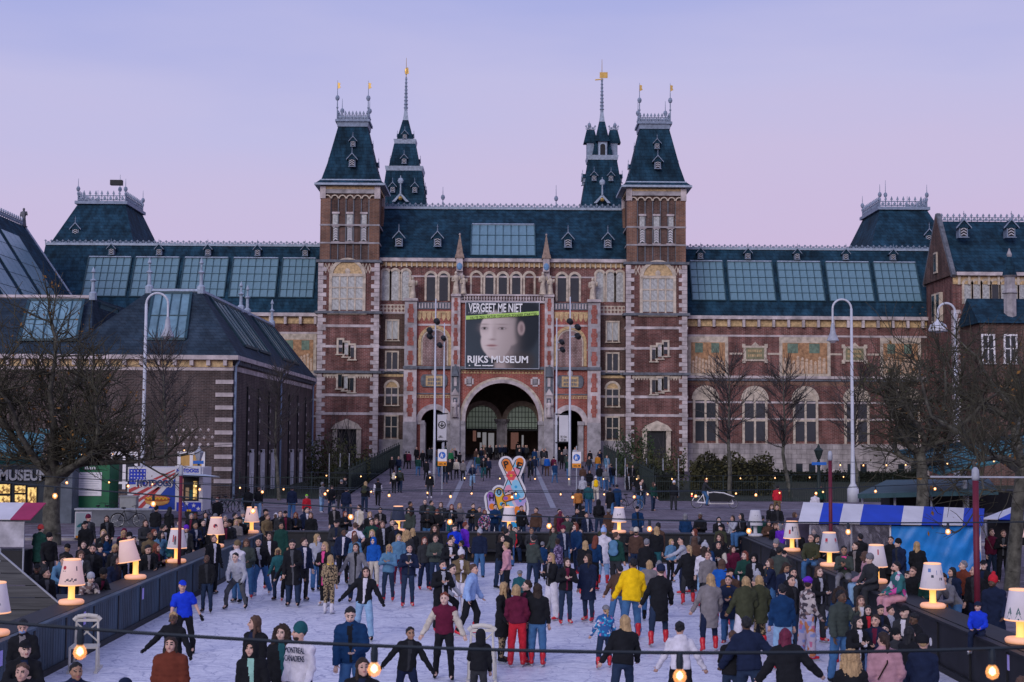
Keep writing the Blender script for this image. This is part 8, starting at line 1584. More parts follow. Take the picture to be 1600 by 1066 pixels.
(1.68,37.12,0.064,0.17,0.95,'frontb','jacket','black','maroon',0,'dkjean','slim','lo','dkbrown','r',(),0,'black jacket,long dark brown hair,standing with folded hands in mid rink'),
(2.3,37.68,0.066,-0.52,0.98,'standL','coat','navy','navy',0,'dkjean','slim','lo','dkbrown','r',(),0,'navy long coat,long dark brown hair,standing in mid rink'),
(3.15,34.54,0.073,3.11,1.1,'skateb','raincoat','yellow',0,0,'jean','straight','sh','black','r',(),0,'yellow raincoat,short black hair,skating on the near ice'),
(3.7,33.52,0.07,3.07,1.06,'skateb','coat','black','ltgrey',0,'dkjean','slim','be','navy','r',(),0,'black long coat,navy beanie,skating on the near ice'),
(2.99,36.62,0.061,2.97,0.9,'skateb','jacket','brown',0,0,'jean','straight','sh','black','r',(),0,'brown jacket,short black hair,skating in mid rink'),
(3.9,37.93,0.06,3.05,0.88,'standb','jacket','taupe',0,0,'jean','straight','bo','blond','k',(),0,'taupe jacket,bobbed blond hair,standing in mid rink'),
(2.19,30.27,0.053,3.11,0.74,'skateb','jacket','bluefloral',0,0,'dkjean','straight','he','grey','r',('pony:blond',),0,'blue patterned jacket,grey helmet,skating on the near ice'),
(2.16,25.35,0.066,3.11,0.98,'skateb','jacket','black','ltgrey',0,'dkjean','slim','lo','blond','k',(),0,'black jacket,long blond hair,skating on the near ice'),
(0.48,38.23,0.051,3.05,0.7,'standb','jacket','teal',0,0,'dkjean','slim','he','grey','r',(),0,'teal jacket,grey helmet,standing in mid rink'),
(0.18,42.33,0.064,-1.4,0.95,'standL','hoodie','pink',0,0,'black','slim','bu','blond','k',(),0,'pink hoodie,blond hair in a bun,standing in mid rink'),
(-0.04,45.53,0.064,1.05,0.95,'front','jacket','black',0,0,'dkjean','straight','lo','dkbrown','k',(),0,'black jacket,long dark brown hair,standing with folded hands on the far ice'),
(0.98,44.55,0.066,2.44,0.98,'standR','jacket','greygreen',0,0,'dkjean','slim','sh','black','k',('scarf:red',),0,'grey green jacket,short black hair and red scarf,standing on the far ice'),
(1.17,55.28,0.46,0.0,0.95,'sit','jacket','charcoal','taupe',0,'black','slim','sh','brown','k',(),3,'charcoal jacket,short brown hair,sitting on the far bench'),
(0.55,55.28,0.46,0.0,0.98,'sit','jacket','black','red',0,'dkjean','straight','sh','dkbrown','k',('scarf:red',),3,'black jacket,short dark brown hair and red scarf,sitting on the far bench'),
(1.37,48.29,0.051,2.97,0.7,'standb','jacket','dkblue',0,0,'navy','slim','be','grey','k',(),0,'dark blue jacket,grey beanie,standing on the far ice'),
(1.82,45.17,0.061,-2.09,0.9,'standL','jacket','purplefloral',0,0,'dkjean','straight','bu','dkbrown','r',(),0,'purple patterned jacket,dark brown hair in a bun,standing on the far ice'),
(2.74,55.28,0.46,0.0,0.95,'sitphone','hoodie','black',0,0,'jean','straight','ho','black','k',(),3,'black hoodie,hood up,sitting with a phone on the far bench'),
(3.09,55.28,0.46,-0.17,0.95,'sit','jacket','black','navy',0,'black','straight','lo','black','k',(),3,'black jacket,long black hair,sitting on the far bench'),
(2.54,43.81,0.063,2.79,0.92,'standb','jacket','black',0,0,'dkjean','straight','lo','blond','r',(),0,'black jacket,long blond hair,standing in mid rink'),
(2.92,45.2,0.064,2.62,0.95,'lookdown','jacket','dkblue',0,0,'black','straight','lo','rust','r',(),0,'dark blue jacket,long rust hair,black trousers,standing on the far ice'),
(3.33,46.93,0.068,3.05,1.02,'standb','parka','white',0,0,'ltjean','straight','pm','ltblue','r',(),0,'white hooded parka,light blue bobble hat,standing on the far ice'),
(3.6,44.95,0.068,2.62,1.02,'standL','jacket','dkgreen',0,0,'charcoal','straight','sh','brown','r',('backpack:denim',),0,'dark green jacket,short brown hair and denim backpack,standing on the far ice'),
(4.57,48.43,0.065,2.88,0.97,'stand','jacket','brown',0,0,'dkjean','slim','be','cream','k',('scarf:dustpink',),0,'brown jacket,cream beanie and dusty pink scarf,standing on the far ice'),
(4.36,43.18,0.066,3.05,0.98,'standb','jacket','black','taupe',0,'jean','straight','sh','grey','k',(),0,'black jacket,short grey hair,standing in mid rink'),
(5.3,49.09,0.066,2.97,0.98,'standb','jacket','black','taupe',0,'teal','slim','lo','blond','r',(),0,'black jacket,long blond hair,teal trousers,standing on the far ice'),
(5.52,50.64,0.067,2.79,1.0,'standb','jacket','brown',0,0,'charcoal','slim','sh','black','k',(),0,'brown jacket,short black hair,standing on the far ice'),
(5.64,47.7,0.056,0.52,0.8,'standc','jacket','denim',0,0,'black','slim','bo','blond','k',(),0,'denim jacket,bobbed blond hair,standing on the far ice'),
(4.48,40.59,0.053,2.97,0.75,'stand','jacket','pink',0,0,'jean','straight','bo','grey','k',(),0,'pink jacket,bobbed grey hair,standing in mid rink'),
(2.48,60.61,0.009,1.05,0.95,'standR','coat','maroon',0,0,'jean','straight','lo','maroon','s',(),1,'maroon long coat,long maroon hair,standing behind the far barrier'),
(3.27,61.1,0.016,-0.35,1.0,'front','jacket','black','navy',0,'navy','slim','sh','black','s',('beard',),1,'black jacket,short black hair and beard,with folded hands behind the far barrier'),
(3.63,64.19,0.06,2.79,0.95,'standb','jacket','black',0,0,'jean','straight','sh','black','s',(),1,'black jacket,short black hair,behind the far barrier near the right pedestrian sign'),
(3.62,60.47,0.007,0.35,0.92,'standb','jacket','navy','ltgrey',0,'jean','straight','sh','black','s',(),1,'navy jacket,short black hair,blue trousers,standing behind the far barrier'),
(4.61,67.34,0.105,3.11,1.0,'standc','jacket','black','navy',0,'dkjean','slim','ho','black','s',('backpack:black',),1,'black jacket,hood up and black backpack,standing behind the far barrier'),
(6.0,62.74,0.039,0.0,1.0,'standb','jacket','dkblue','black',0,'navy','straight','ca','black','s',(),1,'dark blue jacket over black,black cap,standing behind the far barrier'),
(5.67,44.3,0.066,-1.75,0.98,'reach','sweater','ltgrey',0,0,'navy','straight','sh','black','r',(),0,'light grey sweater,short black hair,skating with arm outstretched in mid rink'),
(6.04,44.53,0.066,2.62,0.98,'standc','jacket','brown',0,0,'charcoal','slim','lo','brown','k',(),0,'brown jacket,long brown hair,standing on the far ice'),
(5.45,41.68,0.065,3.11,0.97,'skateb','coat','black','maroon',0,'charcoal','slim','po','blond','r',(),0,'black long coat,blond ponytail,skating in mid rink'),
(5.79,40.82,0.065,3.05,0.96,'stand','sweater','white',0,0,'ltjean','straight','lo','dkbrown','r',(),0,'white sweater,long dark brown hair,standing in mid rink'),
(5.72,36.99,0.065,3.11,0.97,'skate','jacket','blue',0,0,'ltjean','straight','lo','brown','r',(),0,'blue jacket,long brown hair,skating in mid rink'),
(6.54,43.17,0.064,-0.35,0.95,'frontb','varsity','black',0,'cream','jean','straight','lo','black','k',(),0,'black baseball jacket,long black hair,standing with folded hands in mid rink'),
(6.23,43.43,0.061,0.35,0.9,'stand','jacket','black','ltgrey',0,'charcoal','slim','lo','black','k',(),0,'black jacket,long black hair,standing in mid rink'),
(4.75,32.65,0.067,3.11,1.0,'skateb','coat','taupe',0,0,'navy','slim','lo','blond','r',(),0,'taupe long coat,long blond hair,skating on the near ice'),
(5.54,32.59,0.065,3.05,0.97,'skateb','parka','olive',0,0,'white','wide','lo','blond','r',(),0,'olive hooded parka,long blond hair,white trousers,skating on the near ice'),
(5.91,32.86,0.065,-3.11,0.97,'skateb','parka','olive',0,0,'leopard','slim','lo','blond','r',(),0,'olive hooded parka,long blond hair,leopard print trousers,skating on the near ice'),
(3.1,24.76,0.064,3.11,0.95,'skate','hoodie','white',0,0,'black','straight','bu','black','k',(),0,'white hoodie,black hair in a bun,skating on the near ice'),
(4.22,24.38,0.068,2.97,1.02,'wide','puffer','navy',0,0,'dkjean','straight','sh','black','k',(),0,'navy puffer jacket,short black hair,skating with arms spread on the near ice'),
(3.97,24.71,0.059,2.97,0.85,'lookdown','jacket','black',0,0,'dkjean','slim','sh','brown','k',(),0,'black jacket,short brown hair,on the near ice by the unlit lamp'),
(4.66,23.2,0.067,3.11,1.0,'wide','puffer','black',0,0,'dkjean','slim','lo','maroon','k',(),0,'black puffer jacket,long maroon hair,skating with arms spread on the near ice'),
(5.9,30.02,0.066,3.11,0.99,'stand','jacket','dkblue',0,0,'ltjean','straight','sh','black','r',(),0,'dark blue jacket,short black hair,standing on the near ice'),
(6.7,31.42,0.066,1.92,0.98,'standR','jacket','plaid',0,0,'floralpants','wide','br','purple','r',(),0,'checked jacket,purple beret,standing on the near ice'),
(7.53,34.08,0.067,0.52,1.0,'front','jacket','black','ltgrey',0,'charcoal','straight','lo','brown','r',(),0,'black jacket,long brown hair,standing with folded hands on the near ice'),
(6.97,34.12,0.066,0.35,0.98,'standb','jacket','black','ltgrey',0,'black','straight','lo','black','k',(),0,'black jacket,long black hair,black trousers,standing on the near ice'),
(7.93,40.84,0.066,2.88,0.98,'skate','jacket','greygreen',0,0,'dkjean','slim','sh','black','k',(),0,'grey green jacket,short black hair,skating in mid rink'),
(6.92,38.9,0.064,-0.35,0.95,'lookdown','coat','black','ltgrey',0,'jean','straight','ho','black','k',(),0,'black long coat,hood up,standing in mid rink'),
(9.36,55.24,1.075,-1.22,0.95,'sit','jacket','black','taupe',0,'jean','straight','lo','black','k',(),2,'black jacket,long black hair,sitting on the right barrier'),
(6.72,28.47,0.068,0.52,1.02,'phone','puffer','greygreen',0,0,'jean','straight','sh','black','k',(),0,'grey green puffer jacket,short black,holding up a phone on the near ice'),
(7.48,29.86,0.06,0.17,0.88,'front','coat','beige','white',0,'jean','straight','lo','brown','k',(),0,'beige long coat over white,long brown,with folded hands on the near ice'),
(7.51,29.37,0.056,0.0,0.8,'front','jacket','black','red',0,'navy','straight','lo','black','r',(),0,'black jacket over red,long black,standing with folded hands on the near ice'),
(7.8,29.57,0.056,0.35,0.8,'lookdown','jacket','black','navy',0,'charcoal','straight','sh','black','k',(),0,'black jacket,short black hair,on the near ice by dusty pink jacket'),
(8.13,30.0,0.053,1.05,0.75,'standb','jacket','ltgrey',0,0,'charcoal','straight','bu','dkbrown','k',(),0,'light grey jacket,dark brown hair in a bun,standing on the near ice'),
(7.26,27.07,0.053,-0.35,0.75,'front','jacket','black','navy',0,'navy','slim','sh','black','k',(),0,'black jacket,short black hair,standing with folded hands on the near ice'),
(6.09,22.67,0.067,3.11,1.0,'standc','puffer','dustpink',0,0,'jean','straight','po','dkbrown','k',('strap',),0,'dusty pink puffer jacket,dark brown ponytail,standing on the near ice'),
(5.15,21.1,0.065,3.11,0.97,'stand','jacket','black','white',0,'charcoal','straight','cu','blond','k',(),0,'black jacket,curly blond hair,standing on the near ice'),
(6.84,26.71,0.045,3.11,0.6,'standb','jacket','ltblue',0,0,'jean','straight','he','purple','r',(),0,'light blue jacket,purple helmet,standing on the near ice'),
(7.35,26.36,0.044,3.11,0.58,'standb','jacket','ltblue',0,0,'black','slim','he','green','r',(),0,'light blue jacket,green helmet,standing on the near ice'),
(7.38,20.23,0.059,-1.57,0.85,'standb','jacket','black','maroon',0,'charcoal','slim','lo','brown','k',(),0,'black jacket,long brown hair,on the near ice by the fir tree lamp'),
(9.36,43.08,1.075,-0.44,1.0,'sit','jacket','olive',0,0,'jean','straight','bd','brown','s',(),2,'olive jacket,cropped hair,sitting on the right barrier'),
(11.15,52.51,0,-1.05,1.02,'phone','jacket','navy','navy',0,'jean','straight','pm','mustard','s',(),1,'navy jacket,mustard bobble hat,holding up a phone behind the right barrier'),
(10.37,53.03,0,-1.05,0.95,'standL','hoodie','purple',0,0,'dkjean','slim','bo','grey','s',(),1,'purple hoodie,bobbed grey hair,standing behind the right barrier'),
(10.66,55.07,0,-0.87,0.95,'frontb','jacket','red',0,0,'dkjean','slim','lo','dkbrown','s',(),1,'red jacket,long dark brown hair,standing with folded hands behind the right barrier'),
(12.46,65.78,0.083,0.0,0.98,'lookdown','jacket','black','charcoal',0,'dkjean','straight','lo','brown','s',('scarf:white',),1,'black jacket,long brown hair and white scarf,standing behind the far barrier'),
(12.48,64.44,0.063,-0.17,1.0,'standb','jacket','black','charcoal',0,'black','slim','sh','black','s',(),1,'black jacket,short black hair,behind the far barrier near the unlit lamp,rightmost'),
(12.44,60.76,0.011,1.05,0.95,'standc','jacket','black','navy',0,'jean','straight','bo','brown','s',(),1,'black jacket,bobbed brown hair,standing behind the far barrier'),
(11.15,50.65,0,-1.05,0.95,'standL','jacket','navy','maroon',0,'jean','straight','sh','black','s',(),1,'navy jacket,short black hair,standing behind the right barrier'),
(7.57,58.59,0,2.79,0.98,'standc','coat','dkblue',0,0,'charcoal','slim','bo','grey','s',(),1,'dark blue long coat,bobbed grey hair,standing behind the far barrier'),
(8.07,57.87,0,-0.35,1.02,'front','coat','black',0,0,'navy','slim','sh','grey','s',(),1,'black long coat,short grey hair,standing with folded hands behind the far barrier'),
(10.25,54.97,0,0.0,0.97,'frontb','coat','brown',0,0,'navy','straight','lo','dkbrown','s',(),1,'brown long coat,long dark brown,standing with folded hands behind the right barrier'),
(8.69,57.2,0,0.17,0.95,'front','coat','black','white',0,'black','slim','lo','black','s',(),1,'black long coat,long black hair,standing with folded hands behind the far barrier'),
(9.62,59.18,0,-1.05,0.92,'phone','jacket','ltgrey',0,0,'dkjean','slim','lo','dkbrown','s',(),1,'light grey jacket,long dark brown,holding up a phone behind the far barrier'),
(9.69,57.2,0,0.35,0.9,'standb','jacket','black','taupe',0,'navy','slim','sh','black','s',(),1,'black jacket,short black hair,behind the far barrier near the unlit lamp,leftmost'),
(10.44,58.14,0,2.79,0.98,'standb','coat','dkgreen',0,0,'dkjean','straight','be','navy','s',(),1,'dark green long coat,navy beanie,standing behind the far barrier'),
(10.8,59.22,0,2.97,0.92,'standb','jacket','dkgreen',0,0,'charcoal','straight','sh','black','s',(),1,'dark green jacket,short black hair,standing behind the far barrier'),
(9.36,38.97,1.075,-0.35,0.97,'sitphone','jacket','greygreen',0,0,'grey','slim','sh','black','s',('scarf:hotpink',),2,'grey green jacket,hot pink scarf,sitting with a phone on the right barrier'),
(10.64,42.84,0,-0.7,1.0,'standL','coat','black','taupe',0,'jean','straight','bu','dkbrown','s',(),1,'black long coat,dark brown hair in a bun,standing behind the right barrier'),
(11.66,46.46,0,2.62,1.0,'standR','jacket','black','ltgrey',0,'navy','slim','sh','black','s',(),1,'black jacket,short black hair,standing behind the right barrier'),
(9.36,36.41,1.075,-1.75,1.02,'sit','parka','dustpink',0,0,'ltjean','straight','lo','brown','s',(),2,'dusty pink hooded parka,long brown hair,sitting on the right barrier'),
(12.48,45.71,0,-0.7,0.98,'stand','coat','black',0,0,'black','straight','sh','dkbrown','s',(),1,'black long coat,short dark brown hair,standing behind the right barrier'),
(12.18,43.64,0,-1.05,1.02,'standb','coat','navy','charcoal',0,'dkjean','straight','be','black','s',(),1,'navy long coat,black beanie,standing behind the right barrier'),
(12.72,43.61,0,3.05,0.98,'standc','coat','black','maroon',0,'dkjean','slim','lo','blond','s',(),1,'black long coat,long blond hair,standing behind the right barrier'),
(9.36,33.55,1.075,-1.4,1.02,'sit','jacket','retro',0,0,'pink','straight','sh','black','s',('beard',),2,'teal white and pink jacket,black hair and beard,sitting on the right barrier'),
(10.48,36.55,0,-1.22,0.85,'lookdown','jacket','red',0,0,'dkjean','straight','sh','black','s',(),1,'red jacket,short black hair,standing behind the right barrier'),
(10.76,33.9,0,-1.22,1.02,'lean','sweater','grey',0,0,'jean','straight','sh','dkbrown','s',(),1,'grey sweater,short dark brown hair,leaning forward behind the right barrier'),
(11.92,38.17,0,-1.05,0.55,'standb','jacket','navy','charcoal',0,'mustard','slim','sh','brown','s',(),1,'navy jacket,short brown hair,standing behind the right barrier'),
(11.86,36.6,0,-1.05,1.0,'standL','jacket','rust',0,0,'black','slim','sh','grey','s',(),1,'rust jacket,short grey hair,standing behind the right barrier'),
(11.57,34.87,0,-0.87,1.02,'standL','jacket','black','charcoal',0,'navy','straight','bd','grey','s',(),1,'black jacket,cropped hair,standing behind the right barrier'),
(10.97,31.77,0,-0.52,1.05,'standb','coat','navy',0,0,'navy','slim','pm','red','s',('beard',),1,'navy long coat,red bobble hat and beard,standing behind the right barrier'),
(9.36,28.07,1.075,-0.52,0.68,'sit','jacket','royal',0,0,'navy','straight','he','navy','w',(),2,'bright blue jacket,navy helmet,sitting on the right barrier'),
(16.92,49.34,0,0.35,1.0,'stand','jacket','maroon',0,0,'dkjean','straight','sh','brown','s',(),1,'maroon jacket,short brown hair,standing behind the right barrier'),
(17.12,48.76,0,-0.35,1.0,'frontb','jacket','black','dkgrey',0,'black','straight','sh','brown','s',(),1,'black jacket,short brown hair,standing with folded hands behind the right barrier'),
(-7.18,100.97,0.763,3.11,1.0,'walkb','jacket','olive',0,0,'dkjean','straight','be','teal','s',('backpack:greygreen',),4,'olive jacket,teal beanie and grey green backpack,walking on the path'),
(-7.53,100.19,0.741,3.11,0.97,'walkb','jacket','black',0,0,'black','slim','sh','dkbrown','s',('backpack:cream',),4,'black jacket,short dark brown hair and cream backpack,walking on the path'),
(-4.8,95.43,0.608,3.11,1.02,'stand','jacket','black',0,0,'charcoal','slim','be','ltgrey','s',(),4,'black jacket,light grey beanie,standing on the path'),
(-7.69,89.06,0.43,3.11,1.0,'walkb','vest','black',0,'white','black','slim','sh','black','s',(),4,'black gilet,short black hair,walking on the path'),
(-7.88,82.35,0.4,2.97,1.0,'lookdown','jacket','black','maroon',0,'dkjean','straight','lo','blond','s',('backpack:olive',),4,'black jacket,long blond hair and olive backpack,standing on the path'),
(-4.39,111.27,1.051,0.09,1.0,'stand','jacket','black','dkgrey',0,'dkjean','slim','sh','black','s',(),4,'black jacket,short black hair,standing on the path'),
(-10.26,81.74,0.4,1.05,0.98,'standR','jacket','grey',0,0,'ltjean','straight','sh','grey','s',(),4,'grey jacket,short grey hair,standing on the path'),
(-9.61,81.1,0.301,0.35,0.95,'lookdown','jacket','black',0,0,'dkjean','straight','lo','dkbrown','s',(),1,'black jacket,long dark brown hair,standing behind the far barrier'),
(-9.7,86.15,0.374,2.97,0.98,'lookdown','jacket','black','maroon',0,'charcoal','straight','be','grey','s',(),1,'black jacket,grey beanie,standing by the left garden'),
(-10.39,94.1,0.4,1.57,0.98,'walkb','jacket','black','white',0,'navy','straight','ca','black','s',(),1,'black jacket,black cap,walking by the left garden'),
(-8.35,76.88,0.241,3.05,1.0,'stand','jacket','navy',0,0,'dkjean','slim','sh','black','s',(),1,'navy jacket,short black hair,behind the far barrier near cream jacket'),
(-2.12,104.6,0.865,0.0,1.0,'cycle','jacket','navy','dkgrey',0,'ltjean','straight','sh','grey','s',(),5,'navy jacket,short grey hair,cycling on the path'),
(-1.45,114.95,1.154,0.0,1.0,'cycle','jacket','black','dkgrey',0,'teal','straight','sh','dkbrown','s',(),5,'black jacket,short dark brown hair,cycling on the path'),
(2.32,115.45,1.169,0.0,1.0,'cycle','jacket','black','navy',0,'black','straight','sh','black','s',(),5,'black jacket,short black hair,cycling on the path near the right pedestrian sign'),
(-1.96,136.67,1.763,0.0,1.0,'cycle','jacket','black','navy',0,'dkjean','straight','sh','black','s',(),5,'black jacket,short black hair,cycling on the path near the central arch'),
(7.33,106.45,0.917,3.11,1.0,'standc','jacket','black','ltgrey',0,'jean','straight','sh','brown','s',(),4,'black jacket,short brown hair,standing on the path'),
(6.04,105.84,0.899,2.97,0.98,'standc','jacket','brown',0,0,'dkjean','slim','sh','black','s',(),4,'brown jacket,short black hair,standing on the path'),
(6.22,100.83,0.759,0.0,0.95,'stand','jacket','black',0,0,'navy','slim','lo','dkbrown','s',(),4,'black jacket,long dark brown hair,standing on the path'),
(7.57,103.72,0.84,3.11,0.98,'walk','jacket','grey',0,0,'jean','straight','sh','grey','s',(),4,'grey jacket,short grey hair,walking on the path'),
(8.42,108.92,0.986,3.11,1.0,'walkb','jacket','black','taupe',0,'jean','straight','sh','black','s',(),4,'black jacket,short black hair,walking on the path'),
(6.18,93.3,0.548,3.11,0.98,'walkb','jacket','cream',0,0,'cream','straight','be','white','s',('backpack:yellow',),4,'cream jacket,white beanie and yellow backpack,walking on the path'),
(5.31,93.21,0.546,2.97,0.98,'walkb','jacket','ltgrey',0,0,'charcoal','slim','ho','ltgrey','s',(),4,'light grey jacket,hood up,walking on the path'),
(4.32,80.21,0.289,3.11,0.95,'walkb','jacket','orange',0,0,'black','straight','lo','dkbrown','s',(),1,'orange jacket,long dark brown hair,walking behind the far barrier'),
(4.94,81.07,0.4,3.11,1.05,'walk','jacket','teal',0,0,'jean','straight','sh','black','s',(),4,'teal jacket,short black hair,walking on the path'),
(6.17,80.94,0.299,3.11,0.96,'walkb','coat','black','taupe',0,'jean','straight','sh','black','s',(),1,'black long coat,short black hair,walking behind the far barrier'),
(6.73,83.21,0.332,3.05,1.0,'walk','coat','dkblue',0,0,'dkjean','straight','sh','black','s',(),1,'dark blue long coat,short black hair,walking behind the far barrier'),
(9.35,104.64,0.4,0.0,1.0,'standb','coat','black','ltgrey',0,'black','slim','lo','black','s',('bag:white',),1,'black long coat,long black hair and white bag,standing near the garden railing'),
(9.67,109.96,1.015,0.17,0.98,'lookdown','jacket','black','ltgrey',0,'dkjean','straight','sh','dkbrown','s',(),4,'black jacket,short dark brown hair,standing on the path'),
(9.9,108.29,0.968,0.0,0.96,'standc','jacket','black','taupe',0,'charcoal','slim','lo','black','s',(),4,'black jacket,long black hair,standing on the path'),
(9.64,101.07,0.4,2.97,0.96,'standb','jacket','black','ltgrey',0,'charcoal','slim','lo','blond','s',(),1,'black jacket,long blond hair,standing near the garden railing'),
(9.0,91.06,0.4,0.35,0.98,'standb','jacket','black','charcoal',0,'dkjean','slim','sh','black','s',(),1,'black jacket,short black hair,standing near the garden railing'),
(8.44,86.95,0.385,0.17,0.98,'frontb','jacket','black','white',0,'jean','straight','bd','rust','s',(),1,'black jacket,cropped hair,standing with folded hands near the garden railing'),
(9.14,86.02,0.372,0.7,0.98,'standR','jacket','dkgreen',0,0,'dkjean','slim','lo','brown','s',(),1,'dark green jacket,long brown hair,standing near the garden railing'),
(10.48,86.92,0.385,2.97,1.0,'lookdown','jacket','black','taupe',0,'charcoal','straight','be','white','s',(),1,'black jacket,white beanie,standing near the garden railing'),
(15.95,82.64,0.323,2.97,0.98,'standb','jacket','red',0,0,'khaki','straight','sh','black','s',(),1,'red jacket,short black hair,standing behind the far barrier'),
(12.53,88.5,0.39,1.57,1.0,'cycle','jacket','charcoal','maroon',0,'jean','straight','sh','rust','s',(),6,'charcoal jacket,short rust hair,cycling on the cargo bike'),
(19.09,85.25,0.361,0.0,0.95,'walk','jacket','dkgreen',0,0,'black','slim','sh','black','s',(),1,'dark green jacket,short black hair,walking behind the far barrier'),
(16.87,76.84,0.241,2.97,0.95,'standb','jacket','white',0,0,'black','straight','sh','black','s',(),1,'white jacket,short black hair,standing behind the far barrier'),
(6.48,26.2,0.061,0.35,0.9,'frontb','jacket','black','white',0,'dkjean','straight','lo','black','k',(),0,'black jacket,long black hair,standing with folded hands on the near ice'),
(6.91,26.39,0.061,-0.52,0.9,'front','jacket','navy','maroon',0,'black','slim','sh','dkbrown','k',(),0,'navy jacket,short dark brown hair,standing with folded hands on the near ice'),
(7.08,25.77,0.056,0.52,0.8,'stand','jacket','charcoal','charcoal',0,'dkjean','slim','be','black','k',(),0,'charcoal jacket,black beanie,standing on the near ice'),
(9.36,36.05,1.075,-1.05,0.98,'sit','jacket','charcoal',0,0,'charcoal','straight','be','grey','s',(),2,'charcoal jacket,grey beanie,sitting on the right barrier'),
(10.17,35.18,0,-0.52,0.98,'standb','jacket','black',0,0,'dkjean','straight','sh','brown','s',(),1,'black jacket,short brown hair,standing behind the right barrier'),
(10.43,34.85,0,-0.87,0.95,'lookdown','jacket','dkgreen',0,0,'black','straight','lo','brown','s',(),1,'dark green jacket,long brown hair,standing behind the right barrier'),
(12.4,36.81,0,-0.7,1.0,'standc','jacket','black','navy',0,'dkjean','slim','ca','black','s',(),1,'black jacket,black cap,standing behind the right barrier'),
(11.31,35.69,0,-1.05,0.95,'standb','jacket','navy','taupe',0,'black','straight','lo','black','s',(),1,'navy jacket,long black hair,standing behind the right barrier'),
(7.79,26.65,0.061,-1.57,0.9,'lookdown','jacket','black','navy',0,'navy','slim','sh','black','k',(),0,'black jacket,short black hair,on the near ice by the winter lamp'),
(6.94,24.42,0.063,2.09,0.92,'stand','jacket','black','white',0,'dkjean','straight','lo','black','k',(),0,'black jacket,long black hair,dark denim trousers,standing on the near ice'),
(7.64,27.04,0.064,-0.7,0.95,'front','jacket','charcoal','white',0,'dkjean','straight','ca','black','k',(),0,'charcoal jacket,black cap,standing with folded hands on the near ice'),
(6.74,22.99,0.064,2.97,0.95,'standb','jacket','navy','dkgrey',0,'dkjean','straight','be','black','k',(),0,'navy jacket,black beanie,standing on the near ice'),
(10.25,46.59,0,0.35,0.98,'lookdown','jacket','black','ltgrey',0,'dkjean','slim','lo','black','s',(),1,'black jacket,long black hair,standing behind the right barrier'),
(10.25,49.31,0,-0.35,0.98,'lookdown','jacket','charcoal','white',0,'dkjean','straight','sh','black','s',(),1,'charcoal jacket,short black hair,standing behind the right barrier'),
(6.53,32.27,0.066,0.7,0.98,'standb','jacket','black','charcoal',0,'dkjean','slim','sh','black','k',(),0,'black jacket,short black hair,on the near ice by the colourful lamp'),
(7.05,35.58,0.066,0.35,0.98,'lookdown','jacket','navy','ltgrey',0,'navy','straight','lo','dkbrown','k',(),0,'navy jacket,long dark brown hair,standing on the near ice'),
(-9.95,54.73,0,0.17,0.98,'lookdown','jacket','black','ltgrey',0,'dkjean','straight','sh','dkbrown','s',(),1,'black jacket,short dark brown hair,standing behind the left barrier'),
(-4.23,51.33,0.066,0.35,0.98,'standb','jacket','black','ltgrey',0,'dkjean','straight','lo','brown','k',(),0,'black jacket,long brown hair,standing on the far ice'),
(-5.16,46.6,0.067,0.17,1.0,'standc','jacket','navy','white',0,'black','slim','sh','black','k',(),0,'navy jacket,short black hair,standing on the far ice'),
(-9.95,53.87,0,0.0,0.95,'stand','jacket','taupe',0,0,'charcoal','straight','lo','blond','s',(),1,'taupe jacket,long blond hair,standing behind the left barrier'),
(0.13,47.52,0.066,2.62,0.98,'standb','jacket','black','ltgrey',0,'dkjean','slim','sh','black','k',(),0,'black jacket,black,on the far ice near the lamp by the fingers sign'),
(2.18,50.0,0.064,0.35,0.95,'standb','jacket','navy','ltgrey',0,'dkjean','slim','be','maroon','k',(),0,'navy jacket,maroon beanie,standing on the far ice'),
(10.25,53.45,0,0.17,0.97,'lookdown','jacket','black','charcoal',0,'dkjean','slim','bo','brown','s',(),1,'black jacket,bobbed brown hair,standing behind the right barrier'),
(-9.95,50.02,0,0.35,0.96,'lookdown','jacket','black',0,0,'black','slim','lo','black','s',(),1,'black jacket,long black hair,standing behind the left barrier'),
(-9.95,52.06,0,0.0,0.98,'standb','jacket','black','maroon',0,'black','straight','sh','brown','s',(),1,'black jacket,short brown hair,standing behind the left barrier'),
(-9.95,52.51,0,0.09,0.98,'front','jacket','charcoal','ltgrey',0,'black','slim','be','black','s',(),1,'charcoal jacket,black beanie,standing with folded hands behind the left barrier'),
(-11.73,52.39,0,0.35,0.98,'standb','jacket','black','charcoal',0,'jean','straight','sh','black','s',(),1,'black jacket,short black hair,behind the left barrier near the hot dog van'),
(-11.45,39.24,0,0.35,0.96,'lookdown','jacket','charcoal','white',0,'black','straight','lo','brown','s',(),1,'charcoal jacket,long brown hair,standing behind the left barrier'),
(-9.95,35.1,0,1.05,0.95,'lean','jacket','black','maroon',0,'dkjean','straight','be','black','s',(),1,'black jacket,black beanie,leaning forward behind the left barrier'),
(-9.95,40.36,0,0.7,1.0,'lookdown','coat','black','taupe',0,'charcoal','slim','sh','black','s',(),1,'black long coat,short black hair,standing behind the left barrier'),
(6.83,39.96,0,-0.6,0.97,'front','jacket','dkgreen',0,0,'black','straight','lo','rust','r',('backpack:black',),0,'dark green jacket,long rust hair and black backpack,in mid rink'),
(5.71,39.62,0,0.23,0.98,'standL','jacket','taupe',0,0,'charcoal','slim','sh','brown','k',('gloves',),0,'taupe jacket,short brown hair,standing in mid rink'),
(5.41,34.04,0,-0.24,0.91,'front','parka','navy',0,0,'jean','straight','sh','black','r',('scarf:mustard',),0,'navy hooded parka,short black hair and mustard scarf,on the near ice'),
(7.56,37.51,0,-0.48,0.88,'standL','jacket','olive',0,0,'dkjean','slim','lo','dkbrown','k',(),0,'olive jacket,long dark brown hair,standing in mid rink'),
